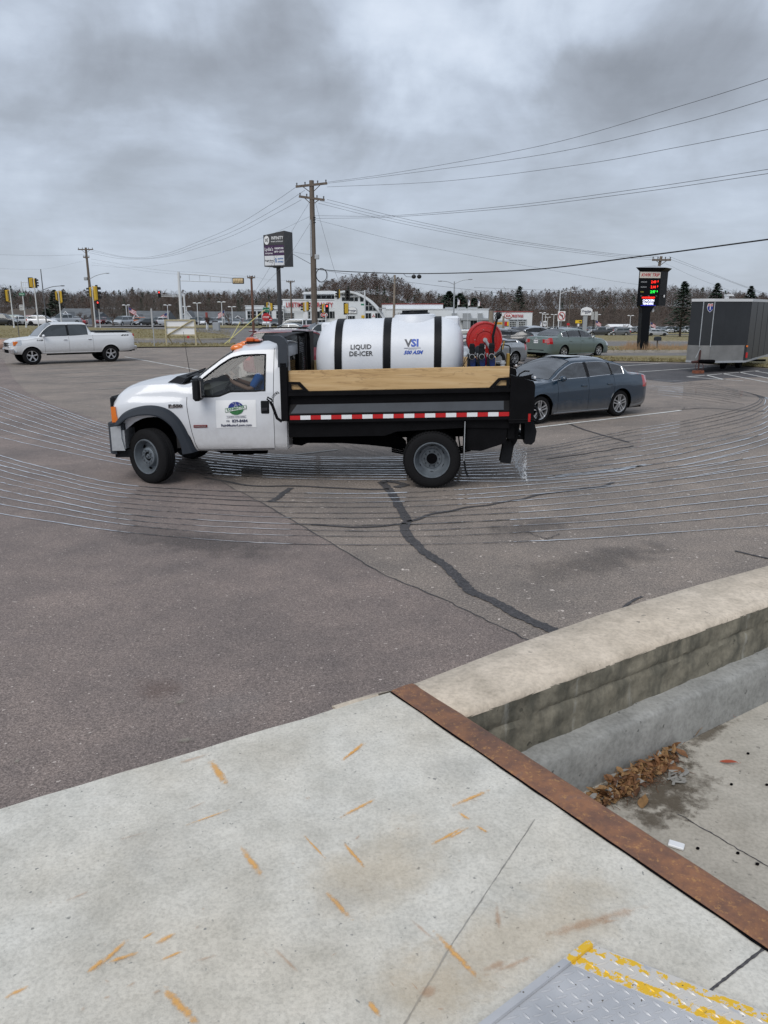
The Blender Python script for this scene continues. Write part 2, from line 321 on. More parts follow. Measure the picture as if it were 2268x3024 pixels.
# ------------------------------------------------------------------ mesh helpers
class MB:
    def __init__(s): s.v = [];s.f = [];s.m = []
    def add(s,verts,faces,m=0):
        o = len(s.v);s.v += [tuple(p) for p in verts];s.f += [tuple(i+o for i in f) for f in faces];s.m += [m]*len(faces);return s
    def box(s,x0,x1,y0,y1,z0,z1,m=0,M=None):
        p = [Vector((x,y,z)) for z in (z0,z1) for y in (y0,y1) for x in (x0,x1)]
        if M: p = [M @ q for q in p]
        return s.add(p,[(0,2,3,1),(4,5,7,6),(0,1,5,4),(2,6,7,3),(0,4,6,2),(1,3,7,5)],m)
    def cb(s,x0,x1,y0,y1,z0,z1,c=.01,m=0):       # box with chamfered edges
        xs = (x0,x1);ys = (y0,y1);zs = (z0,z1);v = [];idx = {}
        for i in (0,1):
            for j in (0,1):
                for k in (0,1):
                    sx,sy,sz = (1 if i == 0 else -1),(1 if j == 0 else -1),(1 if k == 0 else -1)
                    for a in range(3):
                        p = [xs[i]+sx*c,ys[j]+sy*c,zs[k]+sz*c];p[a] = (xs[i],ys[j],zs[k])[a]
                        idx[(i,j,k,a)] = len(v);v.append(p)
        I = idx;F = []
        for k in (0,1):
            F.append([I[(0,0,k,2)],I[(1,0,k,2)],I[(1,1,k,2)],I[(0,1,k,2)]][::(1 if k else -1)])
            F.append([I[(0,k,0,1)],I[(0,k,1,1)],I[(1,k,1,1)],I[(1,k,0,1)]][::(1 if k else -1)])
            F.append([I[(k,0,0,0)],I[(k,1,0,0)],I[(k,1,1,0)],I[(k,0,1,0)]][::(1 if k else -1)])
        for a in (0,1):
            for b in (0,1):
                F.append([I[(0,a,b,1)],I[(1,a,b,1)],I[(1,a,b,2)],I[(0,a,b,2)]])
                F.append([I[(a,0,b,0)],I[(a,1,b,0)],I[(a,1,b,2)],I[(a,0,b,2)]])
                F.append([I[(a,b,0,0)],I[(a,b,1,0)],I[(a,b,1,1)],I[(a,b,0,1)]])
                for c2 in (0,1): F.append([I[(a,b,c2,0)],I[(a,b,c2,1)],I[(a,b,c2,2)]])
        F = list({tuple(sorted(f)): f for f in F}.values())
        return s.add(v,F,m)
    def cyl(s,p0,p1,r0,r1=None,n=10,m=0,cap=True):
        r1 = r0 if r1 is None else r1
        p0,p1 = Vector(p0),Vector(p1);d = (p1-p0)
        if d.length < 1e-9: return s
        q = d.to_track_quat('Z','Y');v = []
        for p,r in ((p0,r0),(p1,r1)):
            for i in range(n):
                a = 2*math.pi*i/n;v.append(p + q @ Vector((r*math.cos(a),r*math.sin(a),0)))
        f = [(i,(i+1) % n,n+(i+1) % n,n+i) for i in range(n)]
        if cap: f += [tuple(range(n))[::-1],tuple(range(n,2*n))]
        return s.add(v,f,m)
    def tube(s,pts,r,n=6,m=0,closed=False):
        pts = [Vector(p) for p in pts];N = len(pts);v = [];f = []
        rr = r if hasattr(r,'__len__') else [r]*N
        up = Vector((0,0,1));prev = None
        for i,p in enumerate(pts):
            a = pts[i-1] if (i > 0 or closed) else p;b = pts[(i+1) % N] if (i < N-1 or closed) else p
            t = (b-a).normalized() if (b-a).length > 1e-9 else Vector((1,0,0))
            if prev is None:
                u = t.cross(up);u = t.cross(Vector((1,0,0))) if u.length < .05 else u
            else: u = prev - t*prev.dot(t)
            u = u.normalized() if u.length > 1e-9 else Vector((0,1,0));prev = u;w = t.cross(u)
            for k in range(n):
                an = 2*math.pi*k/n;v.append(p+(u*math.cos(an)+w*math.sin(an))*rr[i])
        for i in range(N if closed else N-1):
            a = i*n;b = ((i+1) % N)*n
            for k in range(n): f.append((a+k,a+(k+1) % n,b+(k+1) % n,b+k))
        if not closed: f += [tuple(range(n))[::-1],tuple(range((N-1)*n,N*n))]
        return s.add(v,f,m)
    def lathe(s,prof,c=(0,0,0),axis='y',n=24,m=0):   # prof: (axial, radius)
        v = [];f = [];c = Vector(c)
        for (a,r) in prof:
            for i in range(n):
                t = 2*math.pi*i/n;x,z = r*math.cos(t),r*math.sin(t)
                v.append(c+(Vector((x,a,z)) if axis == 'y' else Vector((x,z,a)) if axis == 'z' else Vector((a,x,z))))
        for j in range(len(prof)-1):
            for i in range(n): f.append((j*n+i,j*n+(i+1) % n,(j+1)*n+(i+1) % n,(j+1)*n+i))
        return s.add(v,f,m)
    def prism(s,poly,a0,a1,axis='y',m=0):             # poly in the other two axes
        def P(p,a): return (p[0],a,p[1]) if axis == 'y' else (a,p[0],p[1]) if axis == 'x' else (p[0],p[1],a)
        n = len(poly);v = [P(p,a0) for p in poly]+[P(p,a1) for p in poly]
        f = [(i,(i+1) % n,n+(i+1) % n,n+i) for i in range(n)]+[tuple(range(n))[::-1],tuple(range(n,2*n))]
        return s.add(v,f,m)
    def ell(s,c,r,n=12,k=8,m=0,M=None,zmin=-1.0):
        v = [];f = [];c = Vector(c)
        for j in range(k+1):
            ph = math.pi*j/k-math.pi/2;ph = max(ph,math.asin(zmin))
            for i in range(n):
                t = 2*math.pi*i/n;p = Vector((r[0]*math.cos(ph)*math.cos(t),r[1]*math.cos(ph)*math.sin(t),r[2]*math.sin(ph)))
                v.append(c+((M @ p) if M else p))
        for j in range(k):
            for i in range(n): f.append((j*n+i,j*n+(i+1) % n,(j+1)*n+(i+1) % n,(j+1)*n+i))
        return s.add(v,f,m)
    def xf(s,M): s.v = [tuple(M @ Vector(p)) for p in s.v];return s
    def build(s,name,mats,parent=None,smooth=True,ang=35,fn=None,fix=True):
        me = bpy.data.meshes.new(name)
        if fn: s.v = [fn(p) for p in s.v]
        me.from_pydata(s.v,[],s.f)
        for mm in (mats if isinstance(mats,(list,tuple)) else [mats]): me.materials.append(MATS[mm] if isinstance(mm,str) else mm)
        if any(s.m): me.polygons.foreach_set('material_index',s.m)
        if fix:
            bm = bmesh.new();bm.from_mesh(me);bmesh.ops.remove_doubles(bm,verts=bm.verts,dist=1e-5)
            bmesh.ops.recalc_face_normals(bm,faces=bm.faces);bm.to_mesh(me);bm.free()
        if smooth: shade(me,ang)
        me.update();return link(name,me,parent)
def shade(me,ang=35):
    me.polygons.foreach_set('use_smooth',[True]*len(me.polygons))
    try: me.set_sharp_from_angle(angle=R(ang))
    except Exception: pass
def link(name,me,parent=None):
    o = bpy.data.objects.new(name,me);COL.objects.link(o)
    if parent: o.parent = parent
    return o
def thing(name,label,cat,loc=(0,0,0),rz=0.,group=None):
    o = bpy.data.objects.new(name,None);COL.objects.link(o);o.location = loc;o.rotation_euler = (0,0,rz)
    o['label'] = label;o['category'] = cat
    if group: o['group'] = group
    return o
def tag(o,label,cat,group=None,kind=None):
    o['label'] = label;o['category'] = cat
    if group: o['group'] = group
    if kind: o['kind'] = kind
    return o
def struct(o,label=None):
    o['kind'] = 'structure'
    if label: o['label'] = label
    return o
def kids(o): return [c for c in bpy.data.objects if c.parent == o]
def dup(o,loc,rz=None,label=None,group=None):
    def cp(a,par,depth=0):
        c = a.copy();COL.objects.link(c)
        if par: c.parent = par
        for k in CH_MAP.get(a.name,[]): cp(k,c,depth+1)
        return c
    c = cp(o,None);c.location = loc
    if rz is not None: c.rotation_euler = (0,0,rz)
    if label: c['label'] = label
    if group: c['group'] = group
    return c
CH_MAP = {}
def index_children(root):
    CH_MAP.clear()
    for o in bpy.data.objects:
        if o.parent: CH_MAP.setdefault(o.parent.name,[]).append(o)
def text_mesh(s,size,ext=.002,bold=0.,shear=0.,sx=1.,align='CENTER',space=1.):
    c = bpy.data.curves.new('lettering','FONT');c.body = s;c.size = size;c.extrude = ext;c.offset = bold;c.shear = shear
    c.align_x = align;c.align_y = 'CENTER';c.resolution_u = 2;c.space_character = space
    o = bpy.data.objects.new('tmp',c);COL.objects.link(o)
    dg = bpy.context.evaluated_depsgraph_get();me = bpy.data.meshes.new_from_object(o.evaluated_get(dg))
    bpy.data.objects.remove(o);bpy.data.curves.remove(c)
    if sx != 1:
        for v in me.vertices: v.co.x *= sx
    return me
def text(name,s,size,m,parent,M,**kw):
    me = text_mesh(s,size,**kw);me.transform(M);me.materials.clear();me.materials.append(MATS[m])
    return link(name,me,parent)
def face_M(loc,xdir,zdir=(0,0,1)):     # text reading along xdir, upright along zdir
    x = Vector(xdir).normalized();z = Vector(zdir).normalized();n = x.cross(z).normalized();z = n.cross(x)
    M = Matrix((x,z,n)).transposed().to_4x4();M.translation = Vector(loc);return M
def pchip(pts):
    xs = np.array([p[0] for p in pts],float);ys = np.array([p[1] for p in pts],float)
    if xs[0] > xs[-1]: xs,ys = xs[::-1],ys[::-1]
    h = np.diff(xs);d = np.diff(ys)/h;m = np.zeros(len(xs))
    if len(xs) > 2:
        for i in range(1,len(xs)-1):
            if d[i-1]*d[i] > 0: w1 = 2*h[i]+h[i-1];w2 = h[i]+2*h[i-1];m[i] = (w1+w2)/(w1/d[i-1]+w2/d[i])
    m[0] = d[0];m[-1] = d[-1]
    def f(x):
        x = min(max(x,xs[0]),xs[-1]);i = int(min(max(np.searchsorted(xs,x)-1,0),len(h)-1));t = (x-xs[i])/h[i]
        return float((1+2*t)*(1-t)**2*ys[i]+t*(1-t)**2*h[i]*m[i]+t*t*(3-2*t)*ys[i+1]+t*t*(t-1)*h[i]*m[i+1])
    return f
def cat_rom(P,n=8):
    P = [Vector(p) for p in P];out = []
    for i in range(len(P)-1):
        a = P[i-1] if i else P[0]*2-P[1];b,c = P[i],P[i+1];d = P[i+2] if i+2 < len(P) else P[-1]*2-P[-2]
        for k in range(n):
            t = k/n;out.append(.5*((2*b)+(c-a)*t+(2*a-5*b+4*c-d)*t*t+(3*b-a-3*c+d)*t**3))
    return out+[P[-1]]
# terrain height: level lot, then falling away gently, more to the right
def lerp1(x,X_,Y_):
    if x <= X_[0]: return Y_[0]
    for i in range(1,len(X_)):
        if x <= X_[i]: return Y_[i-1]+(Y_[i]-Y_[i-1])*(x-X_[i-1])/(X_[i]-X_[i-1])
    return Y_[-1]
def ground_z(x,y):
    a = x/max(y,1.0)
    t = min(max((a+.22)/.40,0),1);t = t*t*(3-2*t)
    if y <= 46: return 0.0
    L_ = lerp1(y,(48,88,112,150,220),(0,.35,.1,-.7,-1.6))
    C_ = lerp1(y,(48,60,100,200,290),(0,0,-.15,-1.6,-2.6))
    R_ = lerp1(y,(46,85,178,290),(0,-1.5,-3.35,-5.6))
    s = min(max((a+.30)/.12,0),1)
    left = L_*(1-s)+C_*s
    return left*(1-t)+R_*t
def gp(u,v):                      # ground point seen at a photograph position
    r = ray(u,v);t = 40.0 if v < 1060 else 5.0
    prev = t*.6
    for k in range(2000):
        p = r*t;h = CH+p.z-ground_z(p.x,p.y)
        if h <= 0: break
        prev = t;t *= 1.02
    lo,hi = prev,t
    for _ in range(20):
        mid = (lo+hi)/2;p = r*mid
        if CH+p.z-ground_z(p.x,p.y) > 0: lo = mid
        else: hi = mid
    p = r*hi;return Vector((p.x,p.y,ground_z(p.x,p.y)))
# ------------------------------------------------------------------ ground, roads, grass
def polyline(P,n):
    P = [Vector(p) for p in P];d = [0]
    for a,b in zip(P,P[1:]): d.append(d[-1]+max((b-a).length,1e-6))
    out = [];j = 0
    for i in range(n):
        t = d[-1]*i/(n-1)
        while j < len(P)-2 and t > d[j+1]: j += 1
        out.append(P[j].lerp(P[j+1],min(max((t-d[j])/(d[j+1]-d[j]),0),1)))
    return out
def strip(name,bottom,top,eps,m,n=60,rows=8,world=False):
    A = polyline([Vector((u,v,0)) for u,v in bottom],n);B = polyline([Vector((u,v,0)) for u,v in top],n)
    A = [gp(p.x,p.y) for p in A];B = [gp(p.x,p.y) for p in B]
    mb = MB();v = []
    for r in range(rows+1):
        for i in range(n):
            q = A[i].lerp(B[i],r/rows);v.append((q.x,q.y,ground_z(q.x,q.y)+eps))
    f = [(r*n+i,r*n+i+1,(r+1)*n+i+1,(r+1)*n+i) for r in range(rows) for i in range(n-1)]
    return struct(mb.add(v,f).build(name,m,smooth=True,fix=False)),A,B
def ribbon(mb,pts,w,z,jit=0.,m=0):
    P = [Vector((p[0],p[1],0)) for p in pts];v = []
    for i,p in enumerate(P):
        t = (P[min(i+1,len(P)-1)]-P[max(i-1,0)]);t = t.normalized() if t.length else Vector((1,0,0));nn = Vector((-t.y,t.x,0))
        ww = (w[i] if hasattr(w,'__len__') else w)*.5
        a = ww*(1+jit*random.uniform(-1,1));b = ww*(1+jit*random.uniform(-1,1))
        zz = z if not callable(z) else z(p.x,p.y)
        v += [(p.x+nn.x*a,p.y+nn.y*a,zz),(p.x-nn.x*b,p.y-nn.y*b,zz)]
    return mb.add(v,[(2*i,2*i+1,2*i+3,2*i+2) for i in range(len(P)-1)],m)
def base_ground():
    v = [];f = [];ys = [-60,-20,0,20,40,46,60,80,100,130,170,220,290,400,700,1500,4500];n = 41
    for y in ys:
        for i in range(n):
            x = (i/(n-1)-.5)*2*max(abs(y),60)*1.6
            v.append((x,y,ground_z(x,max(y,1))-(.06 if y <= 46 else .4)))
    for j in range(len(ys)-1):
        for i in range(n-1): f.append((j*n+i,j*n+i+1,(j+1)*n+i+1,(j+1)*n+i))
    struct(MB().add(v,f).build('ground','field_mat',fix=False))
base_ground()
EDGE = [(-500,1027),(0,1027),(300,1026),(690,1024),(1100,1036),(1500,1052),(1760,1066),(2030,1071),(2268,1087),(2700,1118)]
far = [gz(u,v) for u,v in EDGE]
lot = [(-75,-12,0),(75,-12,0),(75,far[-1].y,0)]+[tuple(p) for p in far[::-1]]+[(-75,far[0].y,0)]
struct(MB().add(lot,[tuple(range(len(lot)))]).build('parking_lot','asphalt_old',fix=False,smooth=False))
NEWB = [(1600,1925),(1560,1893),(1440,1835),(1330,1780),(1134,1700),(1050,1650),(900,1560),(790,1495),(680,1440),(560,1360),(430,1290),(300,1243),(160,1195),(75,1155),(35,1110),(10,1060),(-40,1035)]
nb = [gz(u,v,.004) for u,v in NEWB]
jb = []
for a,b in zip(nb,nb[1:]):
    for k in range(6):
        p = a.lerp(b,k/6);jb.append(Vector((p.x+random.uniform(-.012,.012),p.y+random.uniform(-.02,.02),.004)))
poly = [tuple(p) for p in jb]+[(-75,50,.004),(-75,-12,.004),(jb[0].x+3,-12,.004)]
struct(MB().add(poly,[tuple(range(len(poly)))]).build('new_asphalt','asphalt_new',fix=False,smooth=False))
dk = [(1500,1056),(1760,1070),(2030,1074),(2320,1092),(2500,1100),(2500,1120),(2268,1113),(2150,1116),(1990,1130),(1880,1118),(1640,1100)]
struct(MB().add([tuple(gz(u,v,.004)) for u,v in dk],[tuple(range(len(dk)))]).build('dark_asphalt','asphalt_dark',fix=False,smooth=False))
def px_path(pts,n=8,org=(0,0),sc=1.0,z=0.): return [tuple(gz(org[0]+p[0]/sc,org[1]+p[1]/sc,z)) for p in [tuple(q)[:2] for q in cat_rom([(a,b,0) for a,b in pts],n)]]
tar = MB()
A6 = dict(org=(1134,1100),sc=1.463);A5 = dict(org=(0,1100),sc=1.463)
for pts,w,o in (([(-10,478),(20,510),(60,580),(100,640),(100,690),(160,760),(250,820),(330,890),(390,950),(470,990),(580,1050),(700,1105),(760,1128)],.12,A6),
                  ([(100,645),(250,605),(400,580),(560,555),(700,525),(900,498),(1000,478)],.055,A6),
                  ([(100,655),(0,665),(-130,668),(-310,660)],.05,A6),
                  ([(20,505),(-60,505),(-240,500),(-400,492),(-560,490),(-690,470),(-770,455)],.065,A6),
                  ([(-400,500),(-440,530),(-500,560)],.09,A6),([(60,500),(90,485),(20,470),(-20,480)],.13,A6),
                  ([(790,218),(860,245),(960,275),(1060,302)],.06,A6),([(700,375),(880,350),(1080,318)],.05,A6),
                  ([(1290,160),(1400,155),(1550,165),(1659,170)],.05,A6),([(1520,770),(1600,790),(1680,810)],.035,A6),
                  ([(1040,1020),(1080,985),(1110,970)],.03,A6)):
    p = px_path(pts,10,**o)
    p = [(a+.02*math.sin(a*11+b*3),b+.02*math.sin(b*9+a*5)) for a,b,_ in p]
    ribbon(tar,p,w,.0085,.22)
tar = tar.build('tar_seal','tar',fix=False,smooth=False);tag(tar,'black crack sealer snaking across the old asphalt to the concrete wall','crack sealer',kind='stuff')
cr = MB()
ribbon(cr,[(p.x+.01,p.y) for p in jb[4:52]],.014,.009,.7)
for pts,o in (([(1350,280),(1500,330),(1660,370)],A5),([(700,390),(900,450)],A5),([(1450,300),(1560,330),(1659,355)],A5),([(750,200),(1250,150),(1290,165)],A6),([(620,690),(700,720),(760,700)],A6)):
    ribbon(cr,[(a+random.uniform(-.02,.02),b+random.uniform(-.02,.02)) for a,b,_ in px_path(pts,14,**o)],.010,.012,.7)
tag(cr.build('pavement_crack','tar',fix=False,smooth=False),'thin dark crack where old and new asphalt meet','crack',kind='stuff')
# painted lines
def pline(pts,w,m,z=.009):
    mb = MB();P = [gz(u,v) for u,v in pts]
    n = max(2,int((P[1]-P[0]).length/.25));ribbon(mb,[P[0].lerp(P[1],i/n) for i in range(n+1)],w,z,.22)
    return mb.build('parking_line',m,fix=False,smooth=False)
L1 = [((110,1091),(575,1071)),((145,1104),(590,1085)),((181,1116),(610,1097)),((225,1132),(600,1113)),((280,1151),(470,1140)),((368,1054),(640,1104)),((330,1079),(575,1064)),((425,1041),(445,1038)),((466,1040),(482,1037))]
for i,l in enumerate(L1): struct(pline(l,.11,'paint_fade' if i != 5 else 'road_paint'))
for l in [((1838,1081),(1970,1072)),((1886,1099),(2150,1080)),((1527,1270),(2010,1213)),((2028.7,1113.4),(2240,1095)),((2028.7,1113.4),(2195,1125.5)),((2084,1108),(2140,1121.8)),((2133,1103.6),(2268,1130)),((2183,1099.5),(2290,1122)),((2227,1095.8),(2300,1108))]:
    struct(pline(l,.1,'road_paint'))
struct(pline(((786,1352),(998,1329)),.09,'paint_fade'))
random.seed(11)
# liquid sprayed in lanes by the truck: every lane is a thin wet film on the asphalt
film = MB()
def lanes(inner,outer,n,w=.022,skip=.0,drop=0.):
    I = px_path(inner,14);O = px_path(outer,14);N = min(len(I),len(O))
    for k in range(n):
        t = (k+random.uniform(-.13,.13))/(n-1);path = [(I[i][0]*(1-t)+O[i][0]*t,I[i][1]*(1-t)+O[i][1]*t) for i in range(N)]
        fine = [];ph = random.uniform(0,9)
        for a,b in zip(path,path[1:]):
            L = math.hypot(b[0]-a[0],b[1]-a[1]);m_ = max(1,int(L/.06))
            for j in range(m_):
                s = j/m_;x = a[0]+(b[0]-a[0])*s;y = a[1]+(b[1]-a[1])*s
                fine.append((x+.006*math.sin(x*9+ph),y+random.uniform(-.005,.005)+.012*math.sin(x*2.1+ph)))
        if drop:
            e = int(len(fine)*random.uniform(0,drop));fine = fine[e:len(fine)-int(len(fine)*random.uniform(0,drop))]
        ribbon(film,fine,w*random.uniform(.75,1.2),.0125,.55)
K = 1.3671
def D(pts): return [(a*K,b*K) for a,b in pts]
# nearer pass, swings in from the left and away to the right
lanes(D([(-60,958),(0,985),(120,1017),(250,1046),(400,1058),(600,1066),(850,1066),(1100,1052),(1350,1028),(1659,985),(1760,968)]),
      D([(-60,1092),(0,1110),(120,1128),(250,1148),(400,1163),(600,1174),(850,1178),(1100,1171),(1350,1158),(1659,1135),(1760,1125)]),10,.024,drop=.06)
# the pass the truck is on
lanes(D([(-60,812),(0,836),(120,880),(240,922),(400,960),(620,984),(870,988),(1130,972),(1330,935),(1500,905),(1600,882),(1640,862),(1600,845),(1500,838),(1390,832)]),
      D([(-60,925),(0,945),(120,972),(250,1000),(400,1020),(620,1034),(870,1038),(1130,1040),(1330,1026),(1500,1000),(1680,950),(1720,890),(1659,862),(1500,852),(1390,843)]),11,.022)
lanes(D([(1090,1010),(1250,1000),(1450,975),(1659,925)]),D([(1090,1060),(1250,1055),(1450,1036),(1659,1000)]),6,.016,drop=.25)
lanes(D([(1385,822),(1450,822),(1540,832),(1620,850)]),D([(1388,850),(1450,856),(1540,868),(1620,880)]),9,.03,drop=.2)
lanes(D([(1150,1032),(1260,1022),(1330,1014),(1400,1003)]),D([(1150,1037),(1260,1026),(1330,1018),(1405,1004)]),3,.04,drop=.15)
tag(film.build('sprayed_liquid_lanes','wet_film',fix=False,smooth=False),'thin parallel wet lanes of de-icing liquid curving over the asphalt','de-icer lanes',kind='stuff')
# road beyond, with raised grass islands
road,_,_ = strip('road',[(-500,1014),(0,1014),(400,1015),(690,1016),(1100,1024),(1500,1037),(1760,1052),(2030,1052),(2268,1056),(2700,1062)],
      [(-500,962),(0,964),(250,965.5),(490,966),(575,970),(770,970),(1100,973),(1500,984),(1760,987.5),(2268,988.5),(2700,989.5)],.02,'road_asphalt',80,14)
strip('grass_verge',[(u,v) for u,v in EDGE],[(-500,1014),(0,1014),(400,1015),(690,1016),(1100,1024),(1500,1037),(1760,1052),(2030,1052),(2268,1056),(2700,1062)],.035,'grass_mat',70,3)
def island(bottom,top,name='grass_island',kerb=True,h=.14):
    o,A,B = strip(name,bottom,top,h,'grass_mat',44,6)
    if kerb:
        k = MB();loop = A+B[::-1];v = [];n = len(loop)
        for i,p in enumerate(loop):
            t = (loop[(i+1) % n]-loop[i-1]);t.z = 0;t = t.normalized() if t.length else Vector((1,0,0));nn = Vector((t.y,-t.x,0))
            g = ground_z(p.x,p.y)
            for off,zz in ((.22,0),(.18,h+.01),(-.05,h+.015)): q = p+nn*off;v.append((q.x,q.y,g+zz))
        f = []
        for i in range(n):
            j = (i+1) % n
            for a in (0,1): f.append((i*3+a,j*3+a,j*3+a+1,i*3+a+1))
        struct(k.add(v,f).build('kerb','kerb_mat',parent=o,fix=False,smooth=False))
    return o
mat('kerb_mat',(.26,.235,.20),.85,var=.25,vscale=2)
island([(-500,1004),(0,1004),(300,1005),(560,1006),(640,1005),(687,1002)],[(-500,961),(0,962.5),(250,969.5),(340,973),(500,977.5),(575,984),(620,987),(665,993),(688,1001)])
island([(1250,999),(1500,1008),(1760,1009),(2268,1009.5),(2700,1011)],[(1252,998),(1300,986),(1500,989),(1760,992),(2268,991),(2700,990.5)])
island([(1500,1031),(1600,1036),(1760,1041),(2030,1041),(2268,1043),(2700,1048)],[(1500,1029),(1600,1025),(1760,1026),(2030,1026),(2268,1027),(2700,1030)])
strip('grass_bank',[(575,970),(770,970),(1100,973),(1500,984),(1760,987.5),(2268,988.5),(2700,989.5)],[(575,961),(770,961.5),(1100,965),(1500,975),(1760,979),(2268,979.5),(2700,980)],.10,'grass_mat',50,4)
strip('car_lot',[(-500,960),(0,963),(250,965),(575,962),(1100,966),(1500,976),(1760,980),(2268,980.5),(2700,981)],[(-500,933),(250,934),(900,938),(1500,950),(2268,958),(2700,958)],.06,'road_asphalt',60,6)
# ------------------------------------------------------------------ loading dock in the foreground
SZ = 1.05
def vplane(u,v,A,B):
    r = ray(u,v);n = Vector((-(B.y-A.y),B.x-A.x,0));t = ((A-Vector((0,0,CH))).dot(n))/r.dot(n);return Vector((0,0,CH))+r*t
def prism_xy(mb,poly,z0,z1,m=0): return mb.prism([(p[0],p[1]) for p in poly],z0,z1,'z',m)
RL = [gz(1156,2044,SZ),gz(2262,2801,SZ)];rd = (RL[1]-RL[0]).normalized();rn = Vector((-rd.y,rd.x,0))
if rn.x < 0: rn = -rn
SL = [gz(0,2383,SZ),gz(1160,2036,SZ)];sdv = (SL[1]-SL[0]).normalized()
c0 = SL[0]-sdv*4;c1 = RL[0];c2 = RL[1]+rd*1.4;c3 = Vector((c0.x,c2.y-.3,SZ))
n_ = 40;edge = [c0.lerp(c1,i/n_) for i in range(n_+1)]
edge = [Vector((p.x,p.y+random.uniform(-.006,.004),0)) for p in edge]
sl = MB();prism_xy(sl,edge+[c2,c3],0.0,SZ)
struct(sl.build('dock_slab','slab_concrete',smooth=False))
j = MB()
def jline(a,b,w,z,jit=.3,n=24):
    A_,B_ = gz(*a,SZ),gz(*b,SZ);ribbon(j,[A_.lerp(B_,i/n) for i in range(n+1)],w,z,jit)
mat('joint_grey',(.30,.29,.265),.9,var=.3,vscale=8)
jline((1192,3030),(1330,2796),.0042,SZ+.0015,.5,40);jline((1330,2796),(1579,2421),.0030,SZ+.0015,.6,40)
j.m = [1]*len(j.f);jline((2258,2800),(2085,2935),.007,SZ+.0015)
tag(j.build('slab_joint',['tar','joint_grey'],fix=False,smooth=False),'dark joints cut across the pale dock slab','slab joint',kind='stuff')
# a steel angle guards the slab edge over the pit
ra = MB();wv = (gz(1375,2110,SZ)-RL[0]).dot(rn)
prof = [(0,-.02),(0,.004),(.004,.008),(wv*.55,.012),(wv*.8,.008),(wv*.95,-.004),(wv*1.02,-.03),(wv*1.02,-.16),(wv*.9,-.16)]
seg = 40;a0 = RL[0];L_ = (c2-a0).length;v = [];f = []
for i in range(seg+1):
    t = L_*i/seg
    for (o_,z_) in prof:
        st = .085*(o_/wv) if i == 0 else 0
        p = a0+rd*(t-st*0)+rn*o_;v.append((p.x,p.y,SZ+z_+random.uniform(-.0008,.0008)))
m_ = len(prof)
for i in range(seg):
    for k in range(m_-1): f.append((i*m_+k,i*m_+k+1,(i+1)*m_+k+1,(i+1)*m_+k))
f += [tuple(range(m_))]
tag(ra.add(v,f).build('steel_edge_angle','rusty_steel',fix=False),'rusty brown steel angle along the edge of the dock slab','steel edging')
ra = MB();ribbon(ra,[RL[0]+rd*(L_*i/40)-rn*.004 for i in range(41)],.010,SZ+.003,.5);struct(ra.build('edge_shadow_gap','under_black',fix=False,smooth=False))  # black ribbon: the gap and a painted shadow line beside the raised angle
# retaining wall: cap, face, lower footing ledge, pit floor
Wn = [gz(1494,2058,SZ),gz(2268,1776,SZ)];wd = (Wn[1]-Wn[0]).normalized()
wn = Vector((wd.y,-wd.x,0))                      # towards the pit
farp = [gz(u*K,v*K,SZ) for u,v in ((720,1530),(900,1467),(1100,1390),(1300,1320),(1500,1260),(1659,1217))]
farp.append(farp[-1]+(farp[-1]-farp[-2]).normalized()*3)
nearp = [Wn[0]-wd*.75,Wn[0],Wn[1],Wn[1]+wd*3.2]
lz = vplane(1804,2110,*Wn).z
LF = [gz(1804,2163,lz),gz(2030,2058,lz)];led = (LF[0]-Wn[0]).dot(wn)
lf0 = Wn[0]+wn*led
fz = vplane(2015,2192,lf0,lf0+wd).z
print('ledge z',round(lz,3),'floor z',round(fz,3),'ledge depth',round(led,3),'angle w',round(wv,3))
cap = MB();n2 = 60
farp = [gz(988,2091,SZ)]+farp[1:]
FP = polyline(farp,n2);NP = polyline([gz(990,2094,SZ),gz(1157,2043,SZ),gz(1345,2110,SZ)]+nearp[1:],n2)
v = [];f = []
for i in range(n2):
    a = FP[i];b = NP[i];jz = random.uniform(-.002,.002);jn = random.uniform(-.004,.004)
    v += [(a.x,a.y,0.0),(a.x,a.y,SZ-.03),(a.x+.01,a.y-.015,SZ-.006),((a.x+b.x)/2,(a.y+b.y)/2,SZ+.004),(b.x-wn.x*.03,b.y-wn.y*.03,SZ-.002+jz),(b.x-wn.x*.006+jn,b.y-wn.y*.006+jn,SZ-.014+jz),(b.x+jn,b.y+jn,SZ-.035)]
for i in range(n2-1):
    for k in range(6): f.append((i*7+k,i*7+k+1,(i+1)*7+k+1,(i+1)*7+k))
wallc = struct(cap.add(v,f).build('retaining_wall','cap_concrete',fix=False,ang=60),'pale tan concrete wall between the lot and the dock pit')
face = MB();v = [];f = [];cols,rows = 150,14
for r_ in range(rows+1):
    for i in range(cols+1):
        p = (nearp[0]).lerp(nearp[-1],i/cols);z = SZ-.03+(lz-.03-SZ+.03)*r_/rows
        h = .004*math.sin(i*.7+r_)+random.uniform(-.004,.004) - (.010 if r_ in (5,) else 0)
        v.append((p.x+wn.x*h,p.y+wn.y*h,z))
for r_ in range(rows):
    for i in range(cols): a = r_*(cols+1)+i;f.append((a,a+1,a+cols+2,a+cols+1))
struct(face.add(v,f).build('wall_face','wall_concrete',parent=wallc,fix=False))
le = MB();v = [];f = [];e0 = nearp[0]+wd*.1;e1 = nearp[-1];n3 = 70
for i in range(n3+1):
    p = e0.lerp(e1,i/n3);q = random.uniform(-.003,.003)
    for (o_,z_) in ((-.02,lz+.004),(led*.55,lz),(led*.9,lz-.004+q),(led+q,lz-.02),(led+.004,lz-.10),(led+.006,fz+.05),(led+.008,fz-.02)):
        v.append((p.x+wn.x*o_,p.y+wn.y*o_,z_))
for i in range(n3):
    for k in range(6): f.append((i*7+k,i*7+k+1,(i+1)*7+k+1,(i+1)*7+k))
